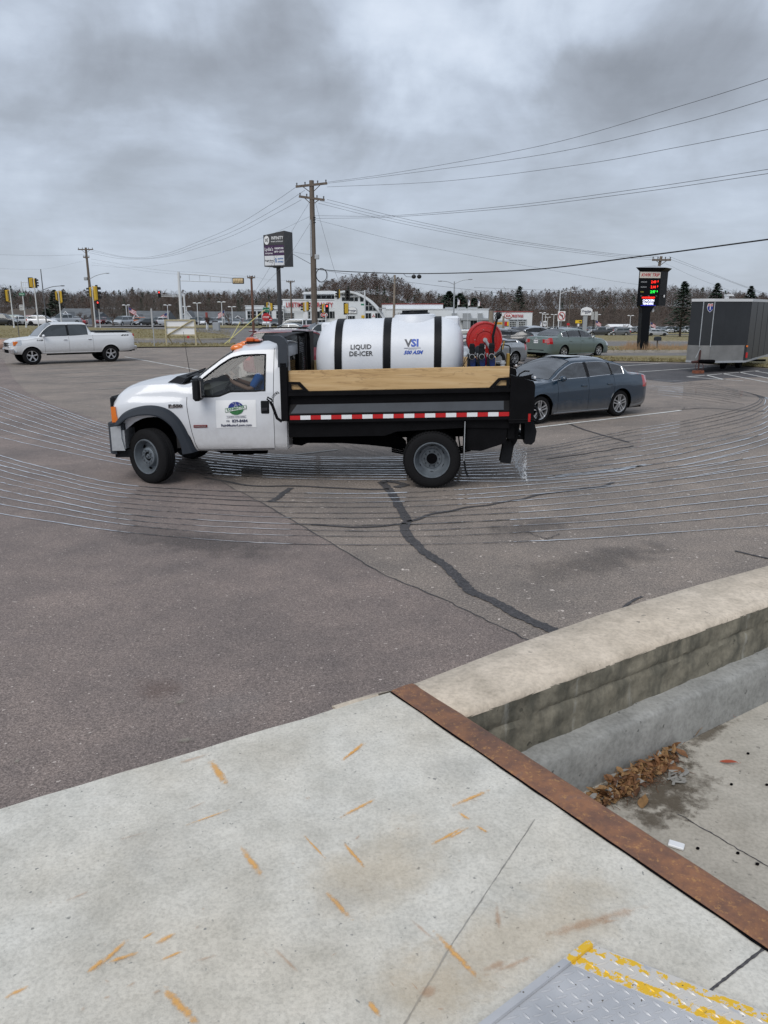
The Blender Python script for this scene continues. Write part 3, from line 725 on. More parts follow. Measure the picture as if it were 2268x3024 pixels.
struct(le.add(v,f).build('footing_ledge','ledge_concrete',fix=False,ang=50))
pf = MB();e = nearp[0]+wn*led*.9
prism_xy(pf,[e,nearp[-1]+wn*led*.9,nearp[-1]+wn*4+wd*1,e+wn*4],fz-.3,fz)
struct(pf.build('pit_floor','pit_concrete',smooth=False))
j = MB();A_,B_ = gz(1600+1000/2.484,2000+1005/2.484,fz),gz(1600+1659/2.484,2000+1390/2.484,fz);B_ = B_+(B_-A_)*.6
ribbon(j,[A_.lerp(B_,i/30)+Vector((random.uniform(-.004,.004),0,0)) for i in range(31)],.006,fz+.002,.6)
tag(j.build('floor_crack','tar',fix=False,smooth=False),'hairline crack in the pit floor beyond the rusty angle','crack',kind='stuff')
# drifted leaves
def stainmat(name,col,a,edge=.5,sc=12.):
    M = bpy.data.materials.new(name);M.use_nodes = True;MATS[name] = M;n = M.node_tree;b = n.nodes['Principled BSDF']
    b.inputs['Base Color'].default_value = (*col,1);b.inputs['Roughness'].default_value = .85
    uv = n.nodes.new('ShaderNodeUVMap');ob = n.nodes.new('ShaderNodeTexCoord')
    s = n.nodes.new('ShaderNodeVectorMath');s.operation = 'SUBTRACT';s.inputs[1].default_value = (.5,.5,0);n.links.new(uv.outputs[0],s.inputs[0])
    l = n.nodes.new('ShaderNodeVectorMath');l.operation = 'LENGTH';n.links.new(s.outputs[0],l.inputs[0])
    t = n.nodes.new('ShaderNodeTexNoise');t.inputs['Scale'].default_value = sc;t.inputs['Detail'].default_value = 6;t.inputs['Roughness'].default_value = .7;n.links.new(ob.outputs['Object'],t.inputs['Vector'])
    m1 = n.nodes.new('ShaderNodeMath');m1.operation = 'MULTIPLY_ADD';n.links.new(t.outputs[0],m1.inputs[0]);m1.inputs[1].default_value = edge;n.links.new(l.outputs['Value'],m1.inputs[2])
    mr = n.nodes.new('ShaderNodeMapRange');mr.inputs[1].default_value = .5*edge+.12;mr.inputs[2].default_value = .5*edge+.48;mr.inputs[3].default_value = a;mr.inputs[4].default_value = 0
    n.links.new(m1.outputs[0],mr.inputs[0]);n.links.new(mr.outputs[0],b.inputs['Alpha'])
def decal(name,quads,m,label,cat,z):      # quads: centre, half-length vector, half-width
    me = bpy.data.meshes.new(name);v = [];f = [];uv = []
    for c,h,w in quads:
        c = Vector(c);h = Vector(h);q = Vector((-h.y,h.x,0)).normalized()*w;o = len(v)
        v += [c-h-q,c+h-q,c+h+q,c-h+q];f.append((o,o+1,o+2,o+3));uv += [(0,0),(1,0),(1,1),(0,1)]
    me.from_pydata([(p.x,p.y,z+.0004*(i//4 % 5)) for i,p in enumerate(v)],[],f);L = me.uv_layers.new(name='UVMap')
    for i,c in enumerate(uv): L.data[i].uv = c
    me.materials.append(MATS[m]);o = link(name,me);tag(o,label,cat,kind='stuff');return o
stainmat('rust_streak',(.80,.42,.11),.72,1.0,60);stainmat('rust_faint',(.50,.27,.13),.34,1.2,30);stainmat('soil_stain',(.13,.105,.075),.62,1.4,18);stainmat('tan_wash',(.66,.53,.36),.24,.9,6);stainmat('damp_stain',(.26,.26,.255),.09,1.0,9)
def stroke(a,b,w):
    A_,B_ = gz(*a,SZ),gz(*b,SZ);return ((A_+B_)/2,(B_-A_)*.60,w*.72)
Z3 = lambda x,y: (x/1.3825,2100+y/1.3825)
Z4 = lambda x,y: (1100+x/1.42,2400+y/1.42)
st = [(Z3(860,205),Z3(925,300),.022),(Z3(1405,198),Z3(1485,130),.011),(Z3(1400,430),Z3(1525,365),.011),(Z3(990,565),Z3(1070,680),.016),(Z3(1335,745),Z3(1430,850),.013),
      (Z3(1400,535),Z3(1488,640),.010),(Z3(350,1075),Z3(440,1005),.012),(Z3(400,1050),Z3(525,930),.011),(Z3(440,1030),Z3(560,990),.010),(Z3(640,950),Z3(710,915),.012),
      (Z3(665,1015),Z3(750,980),.008),(Z3(25,1170),Z3(108,1130),.010),(Z3(670,1135),Z3(800,1275),.016),(Z3(1505,1190),Z3(1550,1250),.012),(Z3(770,465),Z3(930,408),.006),
      (Z3(1240,508),Z3(1325,600),.006),(Z3(575,935),Z3(628,905),.007),(Z4(270,515),Z4(440,695),.014),(Z4(360,0),(1100+410/1.42,2400+35/1.42),.010),(Z4(440,60),Z4(480,85),.009),(Z4(250,135),Z4(370,70),.010),
      (Z4(320,110),Z4(400,65),.008),((1345,2378),(1440,2337),.013),((1012,2245),(1078,2198),.010)]
decal('rust_streaks',[stroke(*s) for s in st],'rust_streak','short orange rust streaks scattered over the pale dock slab','rust streaks',SZ+.002)
st2 = [(Z4(470,665),Z4(570,625),.018),(Z4(205,765),Z4(270,740),.022),(Z4(690,600),Z4(480,690),.012),(Z4(740,520),Z4(1130,400),.025),(Z4(160,455),Z4(280,560),.008),(Z3(270,780),Z3(355,745),.006),(Z3(720,220),Z3(850,180),.012),(Z3(790,1030),Z3(880,1005),.007),
       (Z3(1130,985),Z3(1220,1075),.007),(Z3(480,1020),Z3(505,1018),.010),(Z3(760,410),Z3(835,375),.004),(Z3(520,1130),Z3(560,1110),.006),(Z3(620,1160),Z3(660,1145),.008),(Z3(490,530),Z3(600,500),.004),(Z4(960,470),Z4(1040,455),.008),(Z4(520,390),Z4(530,500),.012),(Z3(330,1225),Z3(350,1215),.008),(Z3(425,1178),Z3(450,1172),.006)]
random.seed(5)
for _ in range(26):
    u,v_ = random.uniform(100,1500),random.uniform(2350,3000);a = random.uniform(-.9,.9);l = random.uniform(6,30);st2.append(((u,v_),(u+l*math.cos(a),v_-l*math.sin(a)),random.uniform(.002,.005)))
decal('rust_smudges',[stroke(*s) for s in st2],'rust_faint','faint brown scuffs and smudges on the dock slab','rust smudges',SZ+.0045)
decal('tan_discolouration',[stroke((1250,2900),(1860,2620),.22),stroke((900,2700),(1300,2450),.25),stroke((1100,3000),(1400,2850),.2)],'tan_wash','tan discolouration on the slab beside the tread plate','stain',SZ+.001)
decal('damp_patches',[stroke((900,2720),(1130,2620),.12),stroke((560,2120),(800,2060),.2),stroke((300,2560),(600,2480),.22),stroke((1250,2250),(1420,2300),.16)],'damp_stain','grey damp patches on the dock slab','stain',SZ+.0072)
ps = lambda a,b,w: ((gz(*a,fz)+gz(*b,fz))/2,(gz(*b,fz)-gz(*a,fz))*.6,w)
Z2 = lambda x,y: (1600+x/2.484,2000+y/2.484)
decal('pit_dirt',[ps(Z2(560,960),Z2(1100,640),.24),ps(Z2(430,830),Z2(1050,540),.16),ps(Z2(850,1000),Z2(950,780),.14),ps(Z2(1050,520),Z2(1400,300),.05),ps(Z2(700,1060),Z2(900,1030),.08)],'soil_stain','dark soil washed round the leaf drift on the pit floor','dirt',fz+.0015)
asp = lambda a,b,w: ((gz(*a,.01)+gz(*b,.01))/2,(gz(*b,.01)-gz(*a,.01))*.5,w)
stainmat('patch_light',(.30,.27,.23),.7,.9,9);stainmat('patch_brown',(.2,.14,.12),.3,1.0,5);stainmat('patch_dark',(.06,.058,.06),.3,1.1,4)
decal('cement_spots',[asp((520,2190),(578,2178),.035),asp((505,2078),(560,2066),.04),asp((40,2250),(60,2246),.03)],'patch_light','pale cement spots on the dark asphalt near the slab','cement spot',.0105)
decal('rusty_patch',[asp((370,2050),(540,2020),.22)],'patch_brown','brownish stain on the new asphalt near the slab','stain',.0118)
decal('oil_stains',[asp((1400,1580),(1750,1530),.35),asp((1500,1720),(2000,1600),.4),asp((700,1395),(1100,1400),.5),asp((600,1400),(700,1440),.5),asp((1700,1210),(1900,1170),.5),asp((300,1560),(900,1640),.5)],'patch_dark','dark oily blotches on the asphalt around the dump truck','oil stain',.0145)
mat('leaf_brown',(.17,.078,.03),.75,var=.35,vscale=40);mat('leaf_tan',(.24,.135,.055),.75,var=.3,vscale=40);mat('leaf_dark',(.10,.045,.02),.8,var=.3,vscale=40);mat('leaf_grey',(.24,.23,.21),.8);mat('leaf_red',(.30,.06,.025),.7)
def leaf_mesh(sd,m):
    r = random.Random(sd);mb = MB();v = [];n = 6;curl = r.uniform(.2,.9);L = .036
    for i in range(n+1):
        t = i/n;w = L*.52*math.sin(math.pi*min(.97,max(.04,t))**.8)*(1+r.uniform(-.12,.12));x = (t-.5)*2*L
        zc = -.014*math.cos(t*math.pi*1.1)*curl
        v += [(x,-w,zc+.018*curl*(w/L)),(x,0,zc),(x,w,zc+.020*curl*(w/L))]
    f = [(i*3+k,i*3+k+1,i*3+k+4,i*3+k+3) for i in range(n) for k in (0,1)]
    mb.add(v,f);mb.tube([(L,0,0),(L*1.35,.003,.004)],.0009,3);o = mb.build('leaf',m,fix=False);me = o.data;bpy.data.objects.remove(o);return me
leaves = [leaf_mesh(i,m) for i,m in enumerate(['leaf_brown','leaf_tan','leaf_brown','leaf_tan','leaf_dark','leaf_tan','leaf_brown','leaf_grey'])]
pile = thing('leaf_pile','drift of dead brown leaves in the pit corner against the grey ledge','leaf pile',tuple(gz(*Z2(560,830),fz)))
def put_leaf(u,v,z,s,name='leaf',parent=pile,me=None):
    p = gz(u,v,fz);o = bpy.data.objects.new(name,me or random.choice(leaves));COL.objects.link(o)
    o.rotation_euler = (random.uniform(-.7,.7),random.uniform(-.7,.7),random.uniform(0,6.28));o.scale = (s,s*random.uniform(.8,1.1),s)
    o.location = (p.x,p.y,fz+z)
    if parent: o.parent = parent;o.location = o.location-parent.location
    return o
random.seed(3)
for i in range(285):
    t = random.random()**.9;cx = 370+(960-370)*t;lo = 860-330*t+25;hi = 1000-320*t-30*t
    y = lo+(hi-lo)*random.random()**1.2;d = 1-(y-lo)/(hi-lo)
    put_leaf(*Z2(cx+random.uniform(-25,25),y),.012+random.random()*.055*max(.1,d)*(1-t*.6),random.uniform(.65,1.05))
lf = MB()
for i in range(900):
    t = random.random()**.9;x = 370+590*t+random.uniform(-30,30);y = 880-320*t+random.random()*(130-60*t);p = gz(*Z2(x,y),fz);s = random.uniform(.008,.022);M = Matrix.Translation((p.x,p.y,fz+.004+random.random()*.02*(1-t*.5))) @ Matrix.Rotation(random.uniform(0,6.28),4,'Z') @ Matrix.Rotation(random.uniform(-.9,.9),4,'X') @ Matrix.Rotation(random.uniform(-.9,.9),4,'Y')
    lf.add([M @ Vector(q) for q in ((-s,-s*.5,0),(s*.6,-s*.6,0),(s,s*.3,0),(-s*.4,s*.7,0))],[(0,1,2,3)],i % 3)
o = lf.build('leaf_litter',['leaf_dark','leaf_brown','leaf_tan'],pile,fix=False,smooth=False);o.location = -pile.location;o['kind'] = 'stuff'
for (x,y) in ((975,545),(1020,575),(745,930),(990,700),(700,860),(630,900),(1130,430),(860,600),(520,730)): put_leaf(*Z2(x,y),.014,random.uniform(.9,1.3))
tw = MB()
for i in range(70):
    t = random.random();p = gz(*Z2(500+560*t+random.uniform(-40,60),900-260*t+random.uniform(-40,70)),fz);a = random.uniform(0,6.28);l = random.uniform(.02,.07)
    tw.tube([(p.x,p.y,fz+.004),(p.x+l*math.cos(a)*.5,p.y+l*math.sin(a)*.5,fz+.010+random.uniform(0,.01)),(p.x+l*math.cos(a+.3),p.y+l*math.sin(a+.3),fz+.005)],.0012,3)
tag(tw.build('twigs_and_litter','leaf_dark',fix=False),'thin twigs and bark scraps around the leaf drift','twigs',kind='stuff')
tw = MB()
for i in range(22):
    p = gz(*Z2(950+random.uniform(-25,110),740+random.uniform(-60,60)),fz);a = random.uniform(0,6.28);M = Matrix.Translation((p.x,p.y,fz+.012)) @ Matrix.Rotation(a,4,'Z') @ Matrix.Rotation(random.uniform(-.8,.8),4,'X')
    tw.box(-.022,.022,-.006,.006,-.0006,.0006,M=M)
tag(tw.build('paper_scraps','leaf_grey',fix=False,smooth=False),'grey weathered paper shreds at the edge of the leaf drift','litter',kind='stuff')
for (x,y,s,m,lab) in ((1370,640,1.0,4,'single curled reddish leaf alone on the pit floor'),(1355,300,.8,2,'small brown leaf lodged against the foot of the grey ledge')):
    mr_ = leaves[m].copy();mr_.materials.clear();mr_.materials.append(MATS['leaf_red']);o = put_leaf(*Z2(x,y),.014,s,'fallen_leaf',None,mr_);o.scale = (1.1*s,.55*s,1.3*s);o.rotation_euler = (.3,.1,-.15);tag(o,lab,'leaf')
wt = MB();p = gz(*Z2(985,1243),fz);wt.cb(-.03,.03,-.018,.018,0,.012,.003,);wt.xf(Matrix.Translation((p.x,p.y,fz+.002)) @ Matrix.Rotation(-.5,4,'Z'))
tag(wt.build('plastic_scrap','white_sheet'),'small white plastic scrap on the pit floor beside the rusty angle','scrap')
pb = MB()
for (x,y) in ((1143,1262),(1437,1297),(1390,792),(1650,795),(1580,1378),(1512,565)):
    p = gz(*Z2(x,y),fz);pb.ell((p.x,p.y,fz+.005),(.008,.006,.006),6,4)
tag(pb.build('pebbles','under_black'),'dark pebbles scattered on the pit floor','pebbles',kind='stuff')
# aluminium tread plate
PZ = SZ+.035
k0 = gz(1734,2782,PZ);kl = (gz(1420,3024,PZ)-k0).normalized();kb = (gz(2268,2990,PZ)-k0).normalized()
ang = math.atan2(kb.y,kb.x);px_ = kb;py_ = Vector((kb.y,-kb.x,0))      # right, towards camera
if py_.dot(kl) < 0: py_ = -py_
skew = kl.dot(px_)/kl.dot(py_)
def PT(x,y,z=0): q = k0+px_*x+py_*y+px_*(skew*y);return (q.x,q.y,PZ+z)
plate = MB();v = [PT(0,0,0),PT(1.4,0,0),PT(1.4,1.3,0),PT(0,1.3,0),PT(0,0,-.012),PT(1.4,0,-.012),PT(1.4,1.3,-.012),PT(0,1.3,-.012)]
plate.add(v,[(0,1,2,3),(4,7,6,5),(0,4,5,1),(3,2,6,7),(0,3,7,4),(1,5,6,2)])
def platemat():
    M,n,b,noise,ramp,mix,bump = nodes_mat('plate_metal')
    g = noise(5,5,.6);c = ramp(g,[(.3,(.40,.41,.43)),(.7,(.56,.56,.57))])
    at = n.nodes.new('ShaderNodeAttribute');at.attribute_name = 'UVMap';sp = n.nodes.new('ShaderNodeSeparateXYZ');n.links.new(at.outputs['Vector'],sp.inputs[0])
    def M_(op,*a):
        q = n.nodes.new('ShaderNodeMath');q.operation = op;q.use_clamp = op in ('MAXIMUM',)
        for i,s in enumerate(a):
            if isinstance(s,(int,float)): q.inputs[i].default_value = s
            else: n.links.new(s,q.inputs[i])
        return q.outputs[0]
    x,y = sp.outputs[0],sp.outputs[1]
    def band(c0_,w_): return M_('SUBTRACT',1.0,M_('DIVIDE',M_('ABSOLUTE',M_('SUBTRACT',y,c0_)),w_))
    bn = M_('MAXIMUM',band(.069,.022),band(.016,.018));lp = M_('MULTIPLY',band(.0,.085),M_('LESS_THAN',x,.021))
    bn = M_('MAXIMUM',bn,lp)
    wear = noise(34,6,.68,off=(1,2,3));cl = n.nodes.new('ShaderNodeClamp');n.links.new(M_('MULTIPLY',bn,2.2),cl.inputs[0]);bm_ = cl.outputs[0];s = M_('MULTIPLY',bm_,M_('ADD',.36,M_('MULTIPLY',M_('SUBTRACT',wear,.5),2.4)))
    cw_ = n.nodes.new('ShaderNodeClamp');n.links.new(M_('MULTIPLY',M_('MAXIMUM',band(.043,.046),lp),9),cw_.inputs[0]);cream = M_('MULTIPLY',cw_.outputs[0],M_('ADD',.42,M_('MULTIPLY',M_('SUBTRACT',noise(30,6,.65,off=(6,2,3)),.5),1.2)))
    c = mix(ramp(cream,[(.20,(0,0,0)),(.30,(.85,.85,.85))]),c,(.66,.62,.56))
    c = mix(ramp(s,[(.30,(0,0,0)),(.36,(1,1,1))]),c,(.82,.50,.03))
    spk = noise(90,2,.5);c = mix(ramp(spk,[(.70,(0,0,0)),(.73,(1,1,1))]),c,(.12,.10,.08))
    n.links.new(c,b.inputs['Base Color']);b.inputs['Roughness'].default_value = .42;b.inputs['Metallic'].default_value = .25;bump(noise(120,3,.6),.15,.002)
platemat()
def set_plate_uv(o):
    me = o.data;L = me.uv_layers.new(name='UVMap')
    for lp in me.loops:
        p = me.vertices[lp.vertex_index].co-k0;y = p.dot(py_);x = p.dot(px_)-skew*y;L.data[lp.index].uv = (x,y)
pl = thing('tread_plate','aluminium diamond tread plate with worn yellow painted border in the corner','tread plate',(0,0,0))
o = plate.build('plate','plate_metal',pl,smooth=False,fix=False);set_plate_uv(o)
lug = MB();s_ = .0345;rows_ = 40
for i in range(-2,44):
    for jx in range(rows_):
        x = i*s_;y = .012+jx*s_*.5+(0)
        xx = x+(s_*.5 if jx % 2 else 0)
        if not (.024 < xx < 1.38 and .012 < y < 1.28): continue
        a = R(20) if (jx % 2) else R(-62)
        a += math.atan(skew)*0
        ca,sa = math.cos(a),math.sin(a);h = .0145;w = .0033;v = []
        for (lx,ly,lz_) in ((-h,0,.0002),(-h*.3,-w,.0002),(h*.3,-w,.0002),(h,0,.0002),(h*.3,w,.0002),(-h*.3,w,.0002),(-h*.45,0,.0030),(h*.45,0,.0030)):
            v.append(PT(xx+lx*ca-ly*sa,y+lx*sa+ly*ca,lz_))
        lug.add(v,[(0,1,6),(1,2,7,6),(2,3,7),(3,4,7),(4,5,6,7),(5,0,6)])
lo = lug.build('tread_lugs','plate_metal',pl,fix=False,ang=20);set_plate_uv(lo);lo['kind'] = 'stuff'
lip = MB();lip.add([PT(0,0,.001),PT(.021,0,.001),PT(.021,1.3,.001),PT(0,1.3,.001),PT(0,0,.007),PT(.019,0,.007),PT(.019,1.3,.007),PT(0,1.3,.007),PT(-.004,0,-.02),PT(-.004,1.3,-.02)],[(4,5,6,7),(1,2,6,5),(0,4,7,3),(0,1,5,4),(0,3,9,8)])
o = lip.build('edge_bar','plate_metal',pl,smooth=False,fix=False);set_plate_uv(o)
# ------------------------------------------------------------------ vehicle bodies: one lofted skin, split into panels, panes and lamps
SIDE_T = [0,.05,.14,.26,.38,.5,.62,.73,.83,.92,1.0]
def loft(P):
    """P: profile functions of x (forward); returns ring(x) -> list of (x,y,z) for the left half from sill to centreline"""
    zc,zb,zr,wb,wm,wr = (P[k] for k in ('zc','zb','zr','wb','wm','wr'))
    bul = pchip(P.get('bulge',[(0,.93),(.10,.975),(.35,1.0),(.6,1.0),(.85,.985),(1,.95)]))
    sill = P['sill']
    def zbot(x):
        z = sill(x)
        for (xc,zcn,r) in P['arches']:
            if abs(x-xc) < r: z = max(z,zcn+math.sqrt(max(r*r-(x-xc)**2,0)))
        return z
    def side(x,z):
        s = min(max((z-sill(x))/max(zb(x)-sill(x),.01),0),1)
        w = wm(x)*bul(s);t = wb(x);k = max(0,(s-.8)/.2)
        return w*(1-k)+t*k if P.get('blend',True) else w
    def ring(x):
        z0,z1 = zbot(x),zb(x);z0 = min(z0,z1-.02);pts = []
        for t in SIDE_T: z = z0+(z1-z0)*t;pts.append((side(x,z),z))
        yb,zb_,yr,zr_ = pts[-1][0],z1,min(wr(x),pts[-1][0]-.004),max(zr(x),z1+.006)
        H = zr_-zb_;lo = min(.028,H*.25);hi = min(P.get('topframe',.05),H*.3)
        bow = P.get('bow',.018)*min(1,H/.3)
        for h in (lo,H*.5,H-hi,H):
            t = h/H;pts.append((yb+(yr-yb)*t+bow*math.sin(math.pi*t),zb_+h))
        zc_ = max(zc(x),zr_+.003);e = P.get('crown',2.6)
        for q in P.get('Q',(.94,.82,.6,.3,0)): pts.append((yr*q,zr_+(zc_-zr_)*(1-q**e)))
        return [(x,y,z) for y,z in pts]
    return ring,side,zbot
NS = len(SIDE_T)              # rows: side 0..NS-2, green NS-1..NS+2, roof after
def stations(P):
    xs = list(P['xs'])
    for (xc,z,r) in P['arches']:
        n = P.get('arch_n',9)
        for i in range(n+1): xs.append(xc-r*math.cos(math.pi*i/n))
        xs += [xc-r-.004,xc+r+.004]
    lo,hi,st = P['x0'],P['x1'],P.get('step',.16)
    n = int((hi-lo)/st);hard = set(round(x,4) for x in P['xs'])
    for i in range(n+1):
        x = lo+(hi-lo)*i/n
        if all(abs(x-h) > st*.35 for h in xs): xs.append(x)
    xs = sorted(x for x in xs if lo-1e-6 <= x <= hi+1e-6);out = []
    for x in xs:
        if out and x-out[-1] < .0035: continue
        out.append(x)
    return out
def make_body(root,P,classify,mats,cap_cls=None):
    ring,side,zbot = loft(P);xs = stations(P)
    half = [ring(x) for x in xs];nr = len(half[0])
    rows = []                                    # full ring, left sill .. centre .. right sill
    for h in half: rows.append([Vector(p) for p in h]+[Vector((p[0],-p[1],p[2])) for p in h[-2::-1]])
    nf = len(rows[0]);shift = P.get('shift')
    if shift:
        for r in rows:
            for p in r: p.x += shift(p)
    parts = {}
    def put(key,quad):
        mb = parts.setdefault(key,MB());mb.add([tuple(q) for q in quad],[tuple(range(len(quad)))])
    for i in range(len(xs)-1):
        for j in range(nf-1):
            jj = j if j < nr-1 else nf-2-j;s = 1 if j < nr-1 else -1
            q = [rows[i][j],rows[i+1][j],rows[i+1][j+1],rows[i][j+1]]
            put(classify((xs[i]+xs[i+1])/2,jj,s,sum(v.z for v in q)/4) or 'body',q)
    F = P.get('F',[1,.86,.62,.3,0,-.3,-.62,-.86,-1])
    for end,r in ((-1,rows[0]),(1,rows[-1])):
        if P.get('nocap') and end in P['nocap']: continue
        bw = P.get('capbow',(.05,.05))[0 if end < 0 else 1]
        def pt(j,f): a = r[j];return Vector((a.x+end*bw*(1-abs(f)**2.2),a.y*f,a.z))
        for j in range(NS-1):
            for k in range(len(F)-1):
                q = [pt(j,F[k]),pt(j,F[k+1]),pt(j+1,F[k+1]),pt(j+1,F[k])]
                if k == 0: q[0],q[3] = r[j].copy(),r[j+1].copy()
                if k == len(F)-2: q[1],q[2] = r[nf-1-j].copy(),r[nf-2-j].copy()
                key = cap_cls(end,j,(F[k]+F[k+1])/2,sum(v.z for v in q)/4) if cap_cls else None
                put(key or 'body',q)
        top = [pt(NS-1,f) for f in F];top[0],top[-1] = r[NS-1].copy(),r[nf-NS].copy()
        put('body',top+[r[j].copy() for j in range(nf-NS-1,NS-1,-1)])
    objs = {}
    for key,mb in parts.items():
        if key == 'none': continue
        base = key.split('#')[0]
        o = mb.build(base,mats.get(base,mats['body']),root,ang=P.get('ang',40),fn=P.get('fn'));objs[key] = o
    return objs,side,zbot
def rim_loop(obj,r,m,name,parent=None,dark=()):
    """bead along the open border of a pane"""
    me = obj.data;cnt = {}
    for p in me.polygons:
        for e in p.edge_keys: cnt[e] = cnt.get(e,0)+1
    nb_ = {}
    for (a,b),c in cnt.items():
        if c == 1: nb_.setdefault(a,[]).append(b);nb_.setdefault(b,[]).append(a)
    seen = set();mb = MB()
    for s in nb_:
        if s in seen: continue
        loop = [s];seen.add(s);cur = s
        while True:
            nx = [q for q in nb_[cur] if q not in seen]
            if not nx: break
            cur = nx[0];seen.add(cur);loop.append(cur)
        if len(loop) > 3:
            C_ = [me.vertices[i].co for i in loop]
            if not dark: mb.tube(C_,r,4,closed=True)
            else:
                for a,b in zip(C_,C_[1:]+C_[:1]): mb.cyl(a,b,r,n=4,m=1 if any(abs(a.x-d) < .07 and abs(b.x-d) < .07 for d in dark) else 0,cap=False)
    if mb.v: return mb.build(name,[m,'black_plastic'] if dark else m,parent or obj,fix=False)
def wheel(root,x,y,r,w,rr,style,out=1,steer=0.,m_rim='alloy',name='wheel',lod=1,tread=True):
    n = 40 if lod > 0 else 14
    T = Matrix.Translation((x,y,r)) @ Matrix.Rotation(steer,4,'Z') @ (Matrix.Identity(4) if out > 0 else Matrix.Rotation(math.pi,4,'Z'))
    h = w/2;mb = MB();sw = r-rr
    mb.lathe([(h-.02,rr),(h,rr+.012),(h+.006,rr+sw*.35),(h+.004,rr+sw*.62),(h-.012,r-.022),(h-.03,r-.004),(h*.4,r),(h*.38,r-.010),(h*.3,r-.010),(h*.28,r),(.02,r),(.018,r-.010),(-.018,r-.010),(-.02,r),(-h*.28,r),(-h*.3,r-.010),(-h*.38,r-.010),(-h*.4,r),(-h+.03,r-.004),(-h+.01,r-.02),(-h,rr+.03),(-h+.02,rr)],n=n)
    if tread and lod > 1:
        for i in range(56):
            a = 2*math.pi*i/56;M = Matrix.Rotation(a,4,'Y')
            for s in (-1,1): mb.box(r-.012,r+.005,s*h*.55-h*.27,s*h*.55+h*.40,-.012,.012,M=M)
    wo = mb.xf(T).build(name,'tyre_rubber',root,ang=30)
    rb = MB()
    if style == 'steel':      # dished commercial wheel with hand holes and a ring of nuts
        rb.lathe([(h-.01,rr+.004),(h+.006,rr-.004),(h+.004,rr-.018),(h-.03,rr-.026),(h-.085,rr-.040),(h-.115,rr-.055),(h-.122,rr*.62),(h-.10,rr*.55),(h-.045,rr*.50),(h-.035,rr*.44),(h-.035,rr*.27),(h-.05,rr*.25)],n=48)
        rb.xf(T);ro = rb.build('rim',m_rim,wo,ang=35)
        hb = MB()
        for i in range(6):
            a = 2*math.pi*(i+.3)/6;c = (.80*rr-.02);M = Matrix.Rotation(a,4,'Y') @ Matrix.Translation((c,h-.1135,0));p = []
            for k in range(14): t = 2*math.pi*k/14;p.append((.020*math.cos(t),.034*math.sin(t)))
            hb.add([M @ Vector((a_,.010-(.0 if True else 0),b_)) for a_,b_ in p],[tuple(range(14))])
        hb.lathe([(h-.052,rr*.26),(h-.10,rr*.25),(h-.10,0)],n=20);hb.xf(T).build('hand_hole','under_black',wo,fix=False)
        nb2 = MB()
        for i in range(10):
            a = 2*math.pi*i/10;c = Vector((rr*.36*math.cos(a),0,rr*.36*math.sin(a)));nb2.cyl(c+Vector((0,h-.04,0)),c+Vector((0,h-.008,0)),.012,.010,6)
        nb2.cyl((0,h-.09,0),(0,h-.045,0),rr*.17,rr*.15,16);nb2.cyl((0,h-.045,0),(0,h-.02,0),rr*.08,rr*.07,10)
        nb2.xf(T).build('lug_nut',m_rim,wo)
        return wo
    if style == 'rear_dual':  # deep outward facing dish of a dual wheel
        rb.lathe([(h-.01,rr+.004),(h+.004,rr-.004),(h+.002,rr-.016),(h-.03,rr-.022),(h-.06,rr-.045),(h-.13,rr-.060),(h-.15,rr*.70),(h-.155,rr*.58),(h-.145,rr*.54),(h-.145,rr*.30)],n=56)
        rb.xf(T).build('rim',m_rim,wo,ang=35);hb = MB()
        for i in range(6):
            a = 2*math.pi*(i+.5)/6;c = .76*rr;M = Matrix.Rotation(a,4,'Y') @ Matrix.Translation((c,h-.1395,0));p = [(.015*math.cos(2*math.pi*k/14),.034*math.sin(2*math.pi*k/14)) for k in range(14)]
            hb.add([M @ Vector((a_,-a_*.25,b_)) for a_,b_ in p],[tuple(range(14))])
        hb.cyl((0,h-.16,0),(0,h-.10,0),rr*.30,rr*.27,20);hb.xf(T).build('hand_hole','under_black',wo,fix=False,ang=30)
        nb2 = MB()
        for i in range(10):
            a = 2*math.pi*i/10;c = Vector((rr*.42*math.cos(a),0,rr*.42*math.sin(a)));nb2.cyl(c+Vector((0,h-.15,0)),c+Vector((0,h-.12,0)),.011,.010,6)
        nb2.xf(T).build('lug_nut','grey_plastic',wo);return wo
    rb.lathe([(h-.012,rr+.003),(h+.004,rr-.002),(h+.002,rr-.014),(h-.03,rr-.02),(h-.10,rr-.03)],n=n)
    spk = {'five': (5,.060,0),'double5': (5,.022,.030),'multi': (9,.026,0),'six': (6,.05,0),'seven': (7,.034,0)}[style]
    if lod > 0:
        for i in range(spk[0]):
            a = 2*math.pi*i/spk[0]+math.pi/2
            for off in ((-spk[2],spk[2]) if spk[2] else (0,)):
                M = Matrix.Rotation(-a,4,'Y');w2 = spk[1]/2
                x0,x1 = rr*.16,rr-.012
                v = [(x0,h-.012,off*.8-w2*.8),(x1,h-.006,off*1.25-w2*1.15),(x1,h-.006,off*1.25+w2*1.15),(x0,h-.012,off*.8+w2*.8),(x0,h-.05,off*.8-w2),(x1,h-.03,off*1.25-w2*1.5),(x1,h-.03,off*1.25+w2*1.5),(x0,h-.05,off*.8+w2)]
                rb.add([M @ Vector(q) for q in v],[(0,1,2,3),(0,4,5,1),(3,2,6,7),(1,5,6,2),(0,3,7,4)])
        rb.cyl((0,h-.055,0),(0,h-.006,0),rr*.22,rr*.19,20);rb.ell((0,h-.006,0),(rr*.12,.006,rr*.12),14,6)
    rb.xf(T).build('rim',m_rim,wo,ang=30)
    dk_ = MB();dk_.lathe([(h-.10,rr-.02),(h-.09,0)],n=n);dk_.xf(T).build('rim_backing','under_black',wo)  # plain black backing disc added to close the rim behind the spokes
    return wo
